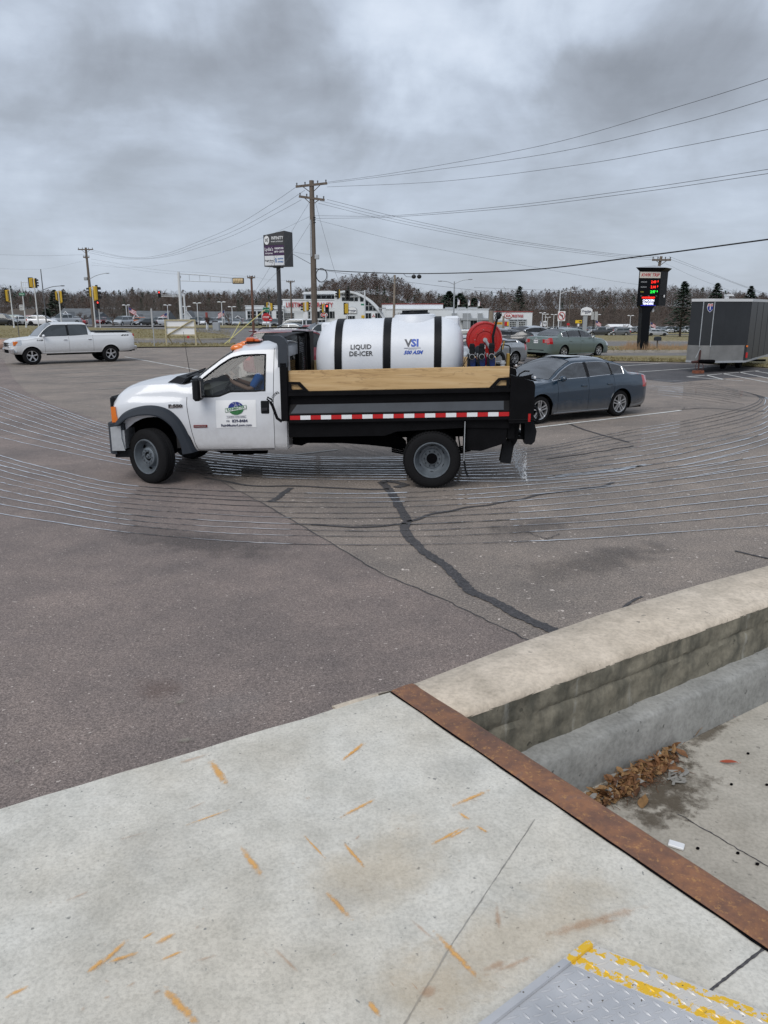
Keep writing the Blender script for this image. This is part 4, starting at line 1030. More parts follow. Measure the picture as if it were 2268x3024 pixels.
def pane_frames(objs,keys,r,m,name='window_trim'):
    for k in keys:
        if k in objs: rim_loop(objs[k],r,m,name,objs[k])
def underbody(root,x0,x1,w,z0,z1,arches,name='underbody'):
    mb = MB();mb.box(x0,x1,-w,w,z0,z1)
    for (xc,z,r) in arches: mb.box(xc-r-.02,xc+r+.02,-w*.99,w*.99,z0+.01,z+r+.04)
    return mb.build(name,'under_black',root,smooth=False)
def sedan(name,label,paint,loc,rz,spec,group=None):
    """four-door car; spec holds its dimensions and details"""
    S = dict(L=4.55,W=1.78,H=1.46,wb=2.58,xf=1.33,r=.32,rr=.215,tw=.205,sill=.19,hood=.93,nose=.70,belt=.94,beltr=1.02,trunk=1.06,cowl=.93,hdr=.20,roofend=-.98,back=-1.72,
             style='double5',trim='chrome',glass='clear_glass',rim='alloy',tail='red_lens',interior=True,step=.13,trunkz=.98,wagon=False,steer=0,doors=((1.02,-.10),(-.10,-1.0)),seam=True,lod=1,quarter=None)
    S.update(spec);L,Wd,H = S['L'],S['W'],S['H'];x0,x1 = -L/2,L/2;hw = Wd/2
    xf = S['xf'];xr = xf-S['wb'];ra = S['r']+.055
    root = thing(name,label,S.get('cat','car'),loc,rz,group)
    # the windscreen runs from cowl x to header x, the back light from roofend to back
    cw,hd,re,bk = S['cowl'],S['hdr'],S['roofend'],S['back'];zh,zt = S['hood'],S['trunkz']
    P = dict(x0=x0,x1=x1,step=S['step'])
    P['zc'] = pchip([(x0,zt-.10),(x0+.03,zt-.01),(x0+.12,zt+.02),(bk-.02,zt+.03),(bk,zt+.035),((bk+re)/2,(zt+H)/2+.06),(re,H-.035),(re+.35,H-.005),((re+hd)/2+.25,H),(hd,H-.035),((hd+cw)/2,(H+zh)/2+.045),(cw,zh+.04),(cw+.12,zh+.03),((cw+x1)/2+.1,zh-.02),(x1-.22,S['nose']+.06),(x1-.06,S['nose']-.04),(x1,S['nose']-.10)])
    P['zb'] = pchip([(x0,zt-.14),(x0+.1,zt-.06),(x0+.5,S['beltr']),(re,S['beltr']),(0,(S['belt']+S['beltr'])/2),(cw-.1,S['belt']),(cw+.15,zh-.03),(xf+.1,zh-.09),(x1-.25,S['nose']-.01),(x1-.05,S['nose']-.08),(x1,S['nose']-.13)])
    pr = S.get('pillar',.10)
    P['zr'] = pchip([(x0,zt-.13),(x0+.1,zt-.03),(bk+S.get('cpill',-.10),zt+.01),(bk+.10+S.get('cpill',-.10),zt+.08),((bk+re)/2+S.get('cpill',-.10)*.6,(zt+H)/2+.04),(re-.02,H-.12),(re+.4,H-.075),(hd-.1,H-.085),(hd+.05,H-.12),((hd+cw)/2+pr*.5,(H+zh)/2+.0),(cw+pr*.9,zh-.005),(cw+.3,zh-.02),((cw+x1)/2+.1,zh-.065),(x1-.24,S['nose']+.01),(x1-.06,S['nose']-.07),(x1,S['nose']-.12)])
    P['wm'] = pchip([(x0,hw*.80),(x0+.05,hw*.88),(x0+.18,hw*.945),(x0+.5,hw*.985),(xr,hw),(0,hw),(xf,hw),(x1-.5,hw*.975),(x1-.22,hw*.90),(x1-.09,hw*.78),(x1-.03,hw*.68),(x1,hw*.60)])
    bl_ = S.get('blunt',0)
    if bl_: P['wm'] = pchip([(x0,hw*.93),(x0+.05,hw*.96),(x0+.2,hw*.985),(xr,hw),(xf,hw),(x1-.45,hw*.99),(x1-.2,hw*.96),(x1-.08,hw*.90),(x1-.02,hw*.83),(x1,hw*.80)])
    P['wb'] = pchip([(x0,hw*.76),(x0+.1,hw*.84),(x0+.5,hw*.90),(re,hw*.93),(0,hw*.945),(cw,hw*.93),(xf,hw*.915),(x1-.4,hw*.86),(x1-.12,hw*.70),(x1,hw*.55)])
    if bl_: P['wb'] = pchip([(x0,hw*.90),(x0+.1,hw*.93),(0,hw*.95),(xf,hw*.94),(x1-.3,hw*.92),(x1-.08,hw*.84),(x1,hw*.76)])
    P['wr'] = pchip([(x0,hw*.72),(x0+.12,hw*.78),(bk,hw*.78),(bk+.15,hw*.78),(re,hw*.68),(0,hw*.70),(hd,hw*.67),((hd+cw)/2,hw*.77),(cw+.1,hw*.84),(xf,hw*.83),(x1-.4,hw*.76),(x1-.1,hw*.6),(x1,hw*.5)])
    P['sill'] = pchip([(x0,S['sill']+.12),(x0+.2,S['sill']+.04),(xr,S['sill']),(0,S['sill']),(xf,S['sill']),(x1-.3,S['sill']+.0),(x1,S['sill']+.02)])
    P['arches'] = [(xr,S['r'],ra),(xf,S['r'],ra)]
    doors = S['doors'];gl0,gl1 = S.get('g_front',cw-.02),S.get('g_rear',bk+.30)
    bx = doors[0][1]
    P['xs'] = [x0,x0+.03,x0+.09,x0+.28,x1-.45,x1-.20,x1-.06,x1,hd,cw,re,bk,bk+.03,gl0,gl1,bx-.045,bx+.045,cw+.06,hd-.06,re+.06]
    if S['quarter']: P['xs'] += [S['quarter']-.02,S['quarter']+.02]
    for a,b in doors: P['xs'] += [a-.004,a+.004,b-.004,b+.004]
    P['capbow'] = (.05,.09);P['arch_n'] = S.get('arch_n',9)
    P['topframe'] = .045
    ht = S.get('tail_z',.72);hl = S.get('head_z',.56)
    def cls(x,j,s,z):
        if NS-1 <= j <= NS+2:
            if NS <= j <= NS+1 and gl1 < x < gl0:
                if abs(x-bx) < .045: return 'pillar_trim'
                if S['quarter'] and abs(x-S['quarter']) < .02: return 'pillar_trim'
                k = 'front' if x > bx else ('rear' if (not S['quarter'] or x > S['quarter']) else 'quarter')
                return 'side_window#%s%d' % (k,s)
            return None
        if j > NS+3:
            if hd < x < cw: return 'windscreen'
            if bk+.03 < x < re-.02: return 'rear_window'
            return None
        if j <= NS-2:
            for a,b in doors:
                if (abs(x-a) < .004 or abs(x-b) < .004) and z > S['sill']+.05: return 'door_gap'
                if b < x < a and z > S['sill']+.04: return 'door#%d%d' % (round(a*10),s)
            if x < x0+.28 and ht < z and j >= NS-6 and j < NS-1 and not S.get('notail'): return 'tail_lamp#%d' % s
            if x > x1-.45 and j >= NS-5 and z > hl: return 'headlamp#%d' % s
        return None
    def ccls(end,j,f,z):
        if end < 0:
            if abs(f) > S.get('tail_f',.62) and ht < z: return 'tail_lamp#%d' % (1 if f > 0 else -1)
        else:
            if j >= NS-5 and abs(f) > .62 and z > hl: return 'headlamp#%d' % (1 if f > 0 else -1)
            if j >= NS-5 and abs(f) < .62: return 'grille'
            if 1 <= j <= 3 and abs(f) < .62: return 'lower_intake'
        return None
    mats = dict(body=paint,door=paint,door_gap='under_black',side_window=S['glass'],windscreen='screen_glass' if S['glass'] == 'clear_glass' else S['glass'],rear_window='screen_glass' if S['glass'] == 'clear_glass' else S['glass'],pillar_trim='black_plastic',tail_lamp=S['tail'],headlamp='lamp_lens',grille='black_plastic',lower_intake='under_black')
    objs,side,zbot = make_body(root,P,cls,mats,ccls)
    for k,o in objs.items():
        if k.startswith('side_window'): rim_loop(o,.008,S['trim'],'window_trim',o,[bx]+([S['quarter']] if S['quarter'] else []))
        if k in ('windscreen','rear_window'): rim_loop(o,.008,'black_plastic','window_seal',o)
    underbody(root,x0+.12,x1-.15,hw*.80,S['sill']-.02,.55,P['arches'])
    if S['interior']:
        it = MB();it.box(bk+.1,cw+.15,-hw*.80,hw*.80,.50,.56);it.build('cabin_floor','interior_dark',root,smooth=False)
        sm = S.get('seat_mat','interior_dark')
        for nm,sx,ys in (('front_seat',(cw+re)/2+.30,(.36,-.36)),('rear_seat',re+.05,(.34,-.34))):
            for y in ys:
                s_ = MB();s_.cb(sx-.12,sx+.4,y-.24,y+.24,.5,.68,.05)
                s_.cb(0,.14,-.23,.23,0,.52,.05);s_.v[-24:] = [tuple(Matrix.Translation((sx-.12,y,.62)) @ Matrix.Rotation(-.28,4,'Y') @ Vector(p)) for p in s_.v[-24:]]
                s_.cb(0,.09,-.12,.12,.54,.70,.03);s_.v[-24:] = [tuple(Matrix.Translation((sx-.12,y,.62)) @ Matrix.Rotation(-.28,4,'Y') @ Vector(p)) for p in s_.v[-24:]]
                s_.build(nm,sm,root)
        d = MB();d.cb(cw-.42,cw-.02,-hw*.78,hw*.78,.6,zh+.0,.06);d.build('dashboard','interior_dark',root)
        d = MB();M = Matrix.Translation((cw-.50,.36,zh-.06)) @ Matrix.Rotation(R(65),4,'Y')
        d.tube([M @ Vector((.18*math.cos(t*.3927),.18*math.sin(t*.3927),0)) for t in range(16)],.014,6,closed=True);d.tube([M @ Vector((-.17,0,0)),M @ Vector((.17,0,0))],.014,5);d.build('steering_wheel','interior_dark',root)
    for s in (1,-1):
        for a,b in doors:      # handles
            hx = b+.16;z = S['belt']-.13;y = side(hx,z)*s
            hb = MB();hb.cb(hx-.085,hx+.085,min(y-s*.004,y+s*.032),max(y-s*.004,y+s*.032),z-.014,z+.014,.008);hb.build('door_handle',S.get('handle',paint),root)
        mx = cw-.20;mz = S['belt']+.07;y = side(mx,S['belt'])*s
        mm = MB();mm.ell((mx,y+s*.13,mz),(.065,.105,.07),14,8);mm.cyl((mx,y-s*.02,mz-.05),(mx,y+s*.08,mz-.03),.02,.018,8);mo = mm.build('wing_mirror',paint,root)
        gm = MB();gm.add([(mx-.058,y+s*.13+.08*math.cos(t*.5236),mz+.05*math.sin(t*.5236)) for t in range(12)],[tuple(range(12))]);gm.build('mirror_glass','chrome',mo)
        for (xc,zc_,r_) in P['arches']:        # lip round each wheel opening
            pts = []
            for i in range(19):
                a = math.pi*(i/18)*.96+.06;xx = xc+r_*math.cos(a);zz = max(zc_+r_*math.sin(a),S['sill']);pts.append((xx,(side(xx,zz)+.001)*s,zz))
            lb = MB();lb.tube(pts,.009,5);lb.build('arch_lip',paint,root,fix=False)
        for x in (xf,xr): wheel(root,x,s*(hw-.035-S['tw']/2),S['r'],S['tw'],S['rr'],S['style'],out=s,steer=(S['steer'] if x == xf else 0),m_rim=S['rim'],lod=S['lod'])
        rk = MB();n5 = 12;pts = [(xr+ra+.03+(xf-xr-2*ra-.06)*i/n5,0,0) for i in range(n5+1)]
        rk.tube([(p[0],side(p[0],S['sill']+.05)*s,S['sill']+.03) for p in pts],.022,6);rk.build('sill_trim',paint,root,fix=False)
    return root,objs,side,S
def far_car_mesh(kind,paint='paint'):
    """small, complete car in one mesh: slots paint, glass, tyre, lamps"""
    D_ = {'sedan': dict(L=4.7,W=1.82,H=1.45,hood=.92,trunkz=1.0,cw=1.0,hd=.25,re=-.85,bk=-1.7,r=.33,wb=2.75,nose=.68,belt=.95),
          'suv': dict(L=4.6,W=1.86,H=1.70,hood=1.05,trunkz=1.12,cw=1.05,hd=.45,re=-1.75,bk=-2.18,r=.36,wb=2.7,nose=.82,belt=1.08),
          'hatch': dict(L=4.2,W=1.76,H=1.49,hood=.94,trunkz=1.02,cw=1.0,hd=.3,re=-1.4,bk=-1.98,r=.32,wb=2.58,nose=.70,belt=.96),
          'van': dict(L=5.1,W=2.0,H=1.78,hood=1.08,trunkz=1.15,cw=1.65,hd=.75,re=-2.2,bk=-2.48,r=.35,wb=3.1,nose=.80,belt=1.05),
          'pickup': dict(L=5.6,W=1.98,H=1.88,hood=1.15,trunkz=1.22,cw=1.1,hd=.55,re=-.95,bk=-1.12,r=.40,wb=3.6,nose=.95,belt=1.20)}[kind]
    L,hw,H = D_['L'],D_['W']/2,D_['H'];x0,x1 = -L/2,L/2;cw,hd,re,bk = D_['cw'],D_['hd'],D_['re'],D_['bk'];xf = x1-.88;xr = xf-D_['wb'];zh,zt = D_['hood'],D_['trunkz']
    P = dict(x0=x0,x1=x1,step=.5);P['sill'] = pchip([(x0,.3),(0,.22),(x1,.25)])
    P['zc'] = pchip([(x0,zt-.08),(x0+.06,zt),(bk-.01,zt+.02),(bk,zt+.03),(re,H-.04),((re+hd)/2,H),(hd,H-.03),(cw,zh+.03),(x1-.3,D_['nose']+.08),(x1,D_['nose']-.08)])
    P['zb'] = pchip([(x0,zt-.14),(x0+.2,D_['belt']+.03),(0,D_['belt']),(cw,D_['belt']),(x1-.3,D_['nose']),(x1,D_['nose']-.12)])
    P['zr'] = pchip([(x0,zt-.12),(bk,zt+.01),(re,H-.10),(hd,H-.10),(cw+.08,zh-.01),(x1-.3,D_['nose']+.02),(x1,D_['nose']-.11)])
    P['wm'] = pchip([(x0,hw*.86),(x0+.3,hw*.97),(0,hw),(x1-.5,hw*.97),(x1-.1,hw*.8),(x1,hw*.68)]);P['wb'] = pchip([(x0,hw*.8),(0,hw*.94),(xf,hw*.91),(x1,hw*.6)]);P['wr'] = pchip([(x0,hw*.76),(re,hw*.74),(hd,hw*.72),(cw,hw*.86),(x1,hw*.55)])
    ra = D_['r']+.05;P['arches'] = [(xr,D_['r'],ra),(xf,D_['r'],ra)];P['arch_n'] = 6
    P['xs'] = [x0,x0+.25,x1-.4,x1-.1,x1,hd,cw,re,bk,bk+.02,(hd+re)/2-.04,(hd+re)/2+.04,cw-.1]
    P['Q'] = (.92,.6,0);ring,side,zbot = loft(P);xs = stations(P);mb = MB()
    rows = []
    for x in xs: h = ring(x);rows.append([Vector(p) for p in h]+[Vector((p[0],-p[1],p[2])) for p in h[-2::-1]])
    nr = (len(rows[0])+1)//2;nf = len(rows[0]);v = [tuple(p) for r in rows for p in r];f = [];ms = []
    for i in range(len(xs)-1):
        xm = (xs[i]+xs[i+1])/2
        for j in range(nf-1):
            jj = j if j < nr-1 else nf-2-j;m = 0
            if NS <= jj <= NS+1 and bk+.12 < xm < cw-.0 and abs(xm-(hd+re)/2) > .05: m = 1
            if jj > NS+2 and (hd < xm < cw or bk < xm < re): m = 1
            if jj >= NS-5 and jj < NS-1 and xm < x0+.25 and rows[i][j].z > .7: m = 3
            if jj >= NS-4 and jj < NS-1 and xm > x1-.4: m = 4
            if jj == 0: m = 5
            f.append((i*nf+j,(i+1)*nf+j,(i+1)*nf+j+1,i*nf+j+1));ms.append(m)
    mb.v = v;mb.f = f;mb.m = ms
    for e,r,b in ((-1,0,0),(1,len(xs)-1,(len(xs)-1)*nf)):
        q = []
        for j in range(NS-1):
            a,c = b+j,b+nf-1-j;m = 0 if j > 2 else 5
            if e > 0 and 5 <= j <= 8: m = 5
            mb.f.append((a,c,c-1,a+1));mb.m.append(m)
        mb.f.append(tuple(b+j for j in range(NS-1,nf-NS+1)));mb.m.append(0)
    # plate, lamps on the ends
    for s in (1,-1):
        mb.box(x0-.012,x0+.02,s*hw*.60-.12,s*hw*.60+.12,zt-.30,zt-.12,m=3);mb.box(x1-.05,x1+.012,s*hw*.50-.13,s*hw*.50+.13,D_['nose']-.22,D_['nose']-.10,m=4)
        for x in (xf,xr):
            c = (x,s*(hw-.13),D_['r']);h = .105
            mb.lathe([(-h,0),(-h,D_['r']-.03),(-h+.02,D_['r']),(h-.02,D_['r']),(h,D_['r']-.03),(h,D_['r']*.66)],c,n=14,m=2);mb.lathe([(s*h*1.01,D_['r']*.66),(s*h*.85,D_['r']*.2),(s*h*.9,0)],c,n=14,m=6)
    mb.box(x0+.2,x1-.2,-hw*.8,hw*.8,.22,.6,m=5);mb.box(x0-.02,x0+.02,-.25,.25,.62,.75,m=4)
    if kind == 'pickup': mb.box(x0+.06,bk-.06,-hw*.82,hw*.82,zt+.02,zt+.05,m=5)
    o = mb.build('car',['pickup_white','far_glass','tyre_rubber','red_lens','lamp_lens','under_black','alloy'],fix=False,ang=38);me = o.data;bpy.data.objects.remove(o)
    bm = bmesh.new();bm.from_mesh(me);bmesh.ops.recalc_face_normals(bm,faces=bm.faces);bm.to_mesh(me);bm.free();shade(me,38)
    return me
# ------------------------------------------------------------------ the dump truck
RK = .025                                     # the chassis rides a little nose down
TA = R(3.1);TF = Vector((-math.cos(TA),math.sin(TA),0));TL = Vector((-math.sin(TA),-math.cos(TA),0))
TC = gz(932*K,1055*K) - TL*1.17
def rake(p): return (p[0],p[1],p[2]-RK*p[0])
TR = thing('dump_truck','white dump truck with black bed and wooden sideboards, carrying a white liquid tank','dump truck',tuple(TC),math.atan2(TF.y,TF.x))
def tb(mb,name,m,parent=None,**kw): return mb.build(name,m,parent or TR,fn=rake,**kw)
def build_truck():
    hw = 1.0
    P = dict(x0=2.18,x1=4.86,step=.11)
    P['zc'] = pchip([(2.18,2.10),(2.24,2.15),(2.5,2.165),(2.85,2.15),(3.0,2.105),(3.4,1.86),(3.78,1.665),(3.86,1.685),(4.2,1.665),(4.6,1.60),(4.76,1.54),(4.83,1.47),(4.86,1.40)])
    P['zb'] = pchip([(2.18,1.445),(3.0,1.445),(3.06,1.43),(3.17,1.385),(3.3,1.375),(3.48,1.38),(3.62,1.43),(3.8,1.475),(4.3,1.475),(4.7,1.43),(4.8,1.38),(4.86,1.33)])
    P['zr'] = pchip([(2.18,2.04),(2.3,2.065),(2.8,2.06),(2.98,2.03),(3.1,1.975),(3.4,1.765),(3.62,1.60),(3.72,1.56),(3.9,1.59),(4.3,1.585),(4.6,1.53),(4.76,1.46),(4.86,1.36)])
    P['wm'] = pchip([(2.18,.985),(2.5,1.0),(3.5,1.0),(4.4,.985),(4.70,.965),(4.80,.93),(4.86,.88)])
    P['wb'] = pchip([(2.18,.955),(2.5,.96),(3.5,.955),(3.8,.93),(4.4,.91),(4.7,.88),(4.86,.82)])
    P['wr'] = pchip([(2.18,.74),(2.3,.765),(2.9,.765),(3.1,.78),(3.5,.86),(3.7,.875),(4.3,.85),(4.7,.80),(4.86,.76)])
    P['sill'] = pchip([(2.18,.575),(3.6,.585),(4.3,.62),(4.86,1.0)])
    P['bulge'] = [(0,.955),(.04,.985),(.17,1.0),(.20,.985),(.5,.995),(.8,.99),(1,.965)]
    P['arches'] = [(4.20,.50,.62)];P['arch_n'] = 12
    P['xs'] = [2.18,2.20,2.366,2.374,2.50,3.455,3.52,3.656,3.664,2.98,3.80,3.74,4.86,4.83,4.72]
    P['topframe'] = .07;P['capbow'] = (.0,.03);P['bow'] = .012;P['crown'] = 3.0
    seam = pchip([(.58,3.53),(.62,3.55),(.75,3.60),(.97,3.645),(1.36,3.685),(1.6,3.66)])
    def cls(x,j,s,z):
        if j <= NS-2 or NS-1 <= j <= NS+3:
            if NS <= j <= NS+1 and 2.50 < x < 3.455: return 'side_window#%d' % s
            if abs(x-2.37) < .0045 and z > .60: return 'door_gap'
            if j <= NS-2 and 2.374 < x < 3.52 and z > .60: return 'door#%d' % s
        if j > NS+3 and 3.02 < x < 3.78: return 'windscreen'
        return None
    def cc(end,j,f,z):
        if end < 0: return 'rear_window' if (j >= NS-2 and abs(f) < .7) else None
        if abs(f) < .62 and z > 1.05: return 'grille'
        return None
    P['xs'] += [3.02,3.78]
    P['fn'] = rake
    objs,side,zbot = make_body(TR,P,cls,dict(body='white_paint',door='white_paint',door_gap='under_black',side_window='cab_glass',windscreen='cab_glass',grille='black_plastic',rear_window='dark_glass'),cc)
    for k,o in objs.items():
        if k.startswith('side_window'): rim_loop(o,.017,'black_plastic','window_seal',o)
        if k == 'windscreen': rim_loop(o,.012,'black_plastic','window_seal',o)
    # cab rear wall
    mb = MB();mb.box(2.165,2.19,-.93,.93,.6,1.50);mb.box(2.165,2.19,-.74,.74,1.95,2.10);mb.box(2.165,2.19,.62,.80,1.5,1.96);mb.box(2.165,2.19,-.80,-.62,1.5,1.96);tb(mb,'cab_rear_wall','white_paint',smooth=False)
    mb = MB();mb.box(2.172,2.178,-.62,.62,1.50,1.95);tb(mb,'rear_window','clear_glass',smooth=False)
    # door shut line ahead of the mirror and the fender line
    for s in (1,-1):
        mb = MB();mb.tube([(seam(z),s*(side(seam(z),z)+.0005),z) for z in np.linspace(.60,1.40,16)],.0045,4)
        mb.tube([(x,s*(side(x,.60)+.001),.598) for x in np.linspace(2.38,3.54,10)],.004,4);tb(mb,'door_seam','under_black',fix=False)
        # flare
        fl = MB();n = 30;v = []
        out = [(4.80,1.03),(4.755,1.10),(4.66,1.185),(4.52,1.25),(4.36,1.285),(4.22,1.292),(4.08,1.27),(3.95,1.215),(3.83,1.11),(3.74,.97),(3.67,.80),(3.61,.66),(3.565,.58)]
        inn = [(4.74,1.01),(4.70,1.02),(4.60,1.095),(4.50,1.13),(4.36,1.155),(4.22,1.155),(4.10,1.13),(4.00,1.075),(3.90,.98),(3.84,.86),(3.79,.74),(3.77,.66),(3.76,.56)]
        O_ = [p for p in cat_rom([(a,b,0) for a,b in out],4)];I_ = [p for p in cat_rom([(a,b,0) for a,b in inn],4)]
        for a,b in zip(O_,I_):
            yo = side(a.x,a.y);m1 = a.lerp(b,.25);m2 = a.lerp(b,.85)
            v += [(a.x,s*(yo-.01),a.y),(a.x,s*(yo+.02),a.y),(m1.x,s*1.075,m1.y),(m2.x,s*1.115,m2.y),(b.x,s*1.112,b.y),(b.x,s*.93,b.y+.01)]
        f = [(i*6+k,i*6+k+1,(i+1)*6+k+1,(i+1)*6+k) for i in range(len(O_)-1) for k in range(5)]
        fl.add(v,f);tb(fl,'fender_flare','grey_plastic',ang=25)
        # inner wheel well
        ww = MB();ww.box(3.75,4.75,s*.30 if s > 0 else -.6,s*.6 if s > 0 else -.30,.55,1.20);tb(ww,'wheel_well','under_black',smooth=False)
        # mirror
        mm = MB();mm.cb(3.38,3.50,s*1.06 if s > 0 else -1.30,s*1.30 if s > 0 else -1.06,1.37,1.70,.035);mo = tb(mm,'wing_mirror','black_plastic')
        mm = MB();mm.box(3.372,3.379,min(s*1.09,s*1.27),max(s*1.09,s*1.27),1.42,1.66);tb(mm,'mirror_glass','chrome',mo,smooth=False)
        mm = MB();mm.cb(3.40,3.50,s*.93 if s > 0 else -1.08,s*1.08 if s > 0 else -.93,1.40,1.47,.012);tb(mm,'mirror_arm','black_plastic',mo)
        # handle
        mm = MB();y0 = side(2.5,1.25);a,b = sorted((s*(y0-.01),s*(y0+.014)));mm.cb(2.435,2.560,a,b,1.135,1.33,.012);ho = tb(mm,'door_handle','black_plastic')
        a,b = sorted((s*(y0+.012),s*(y0+.03)));mm = MB();mm.cb(2.452,2.545,a,b,1.18,1.225,.006);tb(mm,'handle_lever','text_black',ho)
        # lamps
        mm = MB();v = [];pr_ = [(1.27,4.855),(1.21,4.85),(1.10,4.835),(1.02,4.815)]
        mm.prism([(4.80,1.275),(4.866,1.275),(4.866,1.04),(4.765,1.04),(4.79,1.15)],*sorted((s*.80,s*.95)),axis='y');tb(mm,'corner_lamp','amber')
        mm = MB();mm.cb(4.84,4.935,*sorted((s*.56,s*.80)),1.05,1.28,.02);tb(mm,'headlamp','lamp_lens')
    mm = MB();mm.cb(4.845,4.925,-.84,.84,1.04,1.42,.03);tb(mm,'hood_front','black_plastic');
    mm = MB()
    for z in (1.10,1.17,1.24): mm.cb(4.88,4.93,-.56,.56,z-.012,z+.012,.006)
    mm.cb(4.86,4.92,-.58,.58,1.04,1.30,.01);tb(mm,'grille_bar','black_plastic')
    # bumper: white centre, dark end
    mm = MB();prof = [(4.80,-1.02),(4.86,-1.0),(4.93,-.9),(4.97,-.5),(4.98,0),(4.97,.5),(4.93,.9),(4.86,1.0),(4.80,1.02),(4.66,1.02),(4.66,-1.02)]
    mm.prism(prof,.64,1.00,'z');tb(mm,'front_bumper','galvanised')
    mm = MB();prof2 = [(a+(.02 if abs(b) < 1.01 else 0),b*1.005) for a,b in prof]
    mm.prism(prof2,.93,1.03,'z');mm.prism([(a,b) for a,b in prof2 if a > 4.67]+[(4.82,1.0),(4.82,-1.0)],.56,.93,'z');tb(mm,'bumper_cover','grey_plastic',ang=30)
    mm = MB();mm.prism([(4.66,.62),(4.86,.62),(4.86,.98),(4.70,1.0),(4.70,.8)],1.022,1.05,'y');tb(mm,'bumper_end','galvanised')
    mm = MB();mm.box(4.60,4.86,-.95,.95,.50,.62);tb(mm,'air_dam','black_plastic',smooth=False)
    # cowl, wipers, cab lamps, beacon
    mm = MB();mm.add([(3.74,-.78,1.668),(3.74,.78,1.668),(3.88,.74,1.697),(3.88,-.74,1.697),(3.78,-.86,1.60),(3.78,.86,1.60),(4.0,.84,1.612),(4.0,-.84,1.612)],[(0,1,2,3),(1,5,6,2),(0,3,7,4)]);tb(mm,'cowl_panel','black_plastic',fix=False)
    mm = MB();mm.tube([(3.79,.55,1.68),(3.70,.1,1.735),(3.66,-.05,1.755)],.010,5);mm.tube([(3.79,-.1,1.68),(3.70,-.5,1.735)],.010,5);tb(mm,'wiper','black_plastic',fix=False)
    for y in (.56,.30,0,-.30,-.56):
        mm = MB();z = 2.135-(abs(y)*.055);mm.ell((2.985,y,z-.02),(.10,.055,.058),14,8);tb(mm,'roof_marker_lamp','amber')
    mm = MB();mm.cb(2.66,2.90,.08,.40,2.14,2.165,.008);bo = tb(mm,'beacon_base','black_plastic')
    mm = MB();mm.cb(2.75,2.89,.10,.38,2.16,2.235,.022);tb(mm,'beacon_lens','amber_dark',bo)
    mm = MB();mm.cb(2.67,2.755,.10,.38,2.16,2.205,.018);tb(mm,'beacon_lens','amber_dark',bo)
    mm = MB();mm.tube([(4.15,-.80,1.60),(4.19,-.80,1.95),(4.22,-.80,2.32)],[.006,.004,.003],5);tb(mm,'aerial','black_plastic',fix=False)
    mm = MB()                       # crew handle and hood badges
    for (a,b,c,d,nm,m) in ((3.745,3.965,1.245,1.295,'model_badge','chrome'),(3.385,3.595,.945,.985,'engine_badge','red_dark')):
        y0 = side((a+b)/2,(c+d)/2);bd = MB();bd.cb(a,b,y0-.004,y0+.012,c,d,.004);bo2 = tb(bd,nm,m)
        if nm == 'model_badge':
            t = text_mesh('F 550',.062,.002,bold=.003,sx=1.5);t.transform(face_M(((a+b)/2,y0+.0135,(c+d)/2+.006),(-1,0,0)));t.materials.clear();t.materials.append(MATS['text_black'])
            for v_ in t.vertices: v_.co = rake(v_.co)
            link('badge_lettering',t,bo2)
        else:
            t = text_mesh('POWER STROKE',.022,.001,bold=.001,sx=1.1);t.transform(face_M(((a+b)/2,y0+.0135,(c+d)/2),(-1,0,0)));t.materials.clear();t.materials.append(MATS['chrome'])
            for v_ in t.vertices: v_.co = rake(v_.co)
            link('badge_lettering',t,bo2)
    # magnetic sign on the door
    y0 = side(2.94,1.1)+.004;sg = MB()
    v = [];xa,xb,za,zb_ = 2.635,3.245,.935,1.345
    for i in range(9):
        x = xa+(xb-xa)*i/8
        for k in range(7): z = za+(zb_-za)*k/6;v.append((x,side(x,z)+.004,z))
    sg.add(v,[(i*7+k,(i+1)*7+k,(i+1)*7+k+1,i*7+k+1) for i in range(8) for k in range(6)]);so = tb(sg,'door_sign','white_sheet',fix=False)
    yy = y0+.004
    def lt(s,size,x,z,m,**kw):
        t = text_mesh(s,size,.0012,**kw);t.transform(face_M((x,yy+.004,z),(-1,0,kw.get('tilt',0)) if False else (-1,0,0)));t.materials.clear();t.materials.append(MATS[m])
        for v_ in t.vertices: v_.co = rake(v_.co)
        return link('sign_lettering',t,so)
    dc = MB();dc.add([(2.935+.118*math.cos(t*.2618),yy,1.225+.098*math.sin(t*.2618)) for t in range(24)],[tuple(range(24))]);tb(dc,'sign_emblem','logo_blue',so,fix=False)
    dc = MB();pts = [(2.935+.112*math.cos(math.pi+math.pi*t/12),yy+.0015,1.215+.088*math.sin(math.pi+math.pi*t/12)) for t in range(13)]
    dc.add(pts,[tuple(range(13))]);tb(dc,'sign_emblem','logo_green',so,fix=False)
    dc = MB();random.seed(2)
    for _ in range(26):
        a = random.uniform(.15,2.95);r_ = random.uniform(.25,.95);x,z = 2.935+.105*r_*math.cos(a),1.235+.075*r_*math.sin(a)
        dc.add([(x-.002,yy+.003,z-.006),(x+.002,yy+.003,z-.006),(x+.003,yy+.003,z+.006),(x-.001,yy+.003,z+.006)],[(0,1,2,3)])
    tb(dc,'raindrops','white_sheet',so,fix=False)
    t_ = .13
    dc = MB();dc.add([(3.10,yy+.003,1.165),(2.775,yy+.003,1.215),(2.775,yy+.003,1.275),(3.10,yy+.003,1.225)],[(0,1,2,3)]);tb(dc,'sign_banner','logo_green',so,fix=False)
    dc = MB();dc.add([(3.093,yy+.0042,1.172),(2.782,yy+.0042,1.220),(2.782,yy+.0042,1.268),(3.093,yy+.0042,1.219)],[(0,1,2,3)]);tb(dc,'sign_banner','white_sheet',so,fix=False)
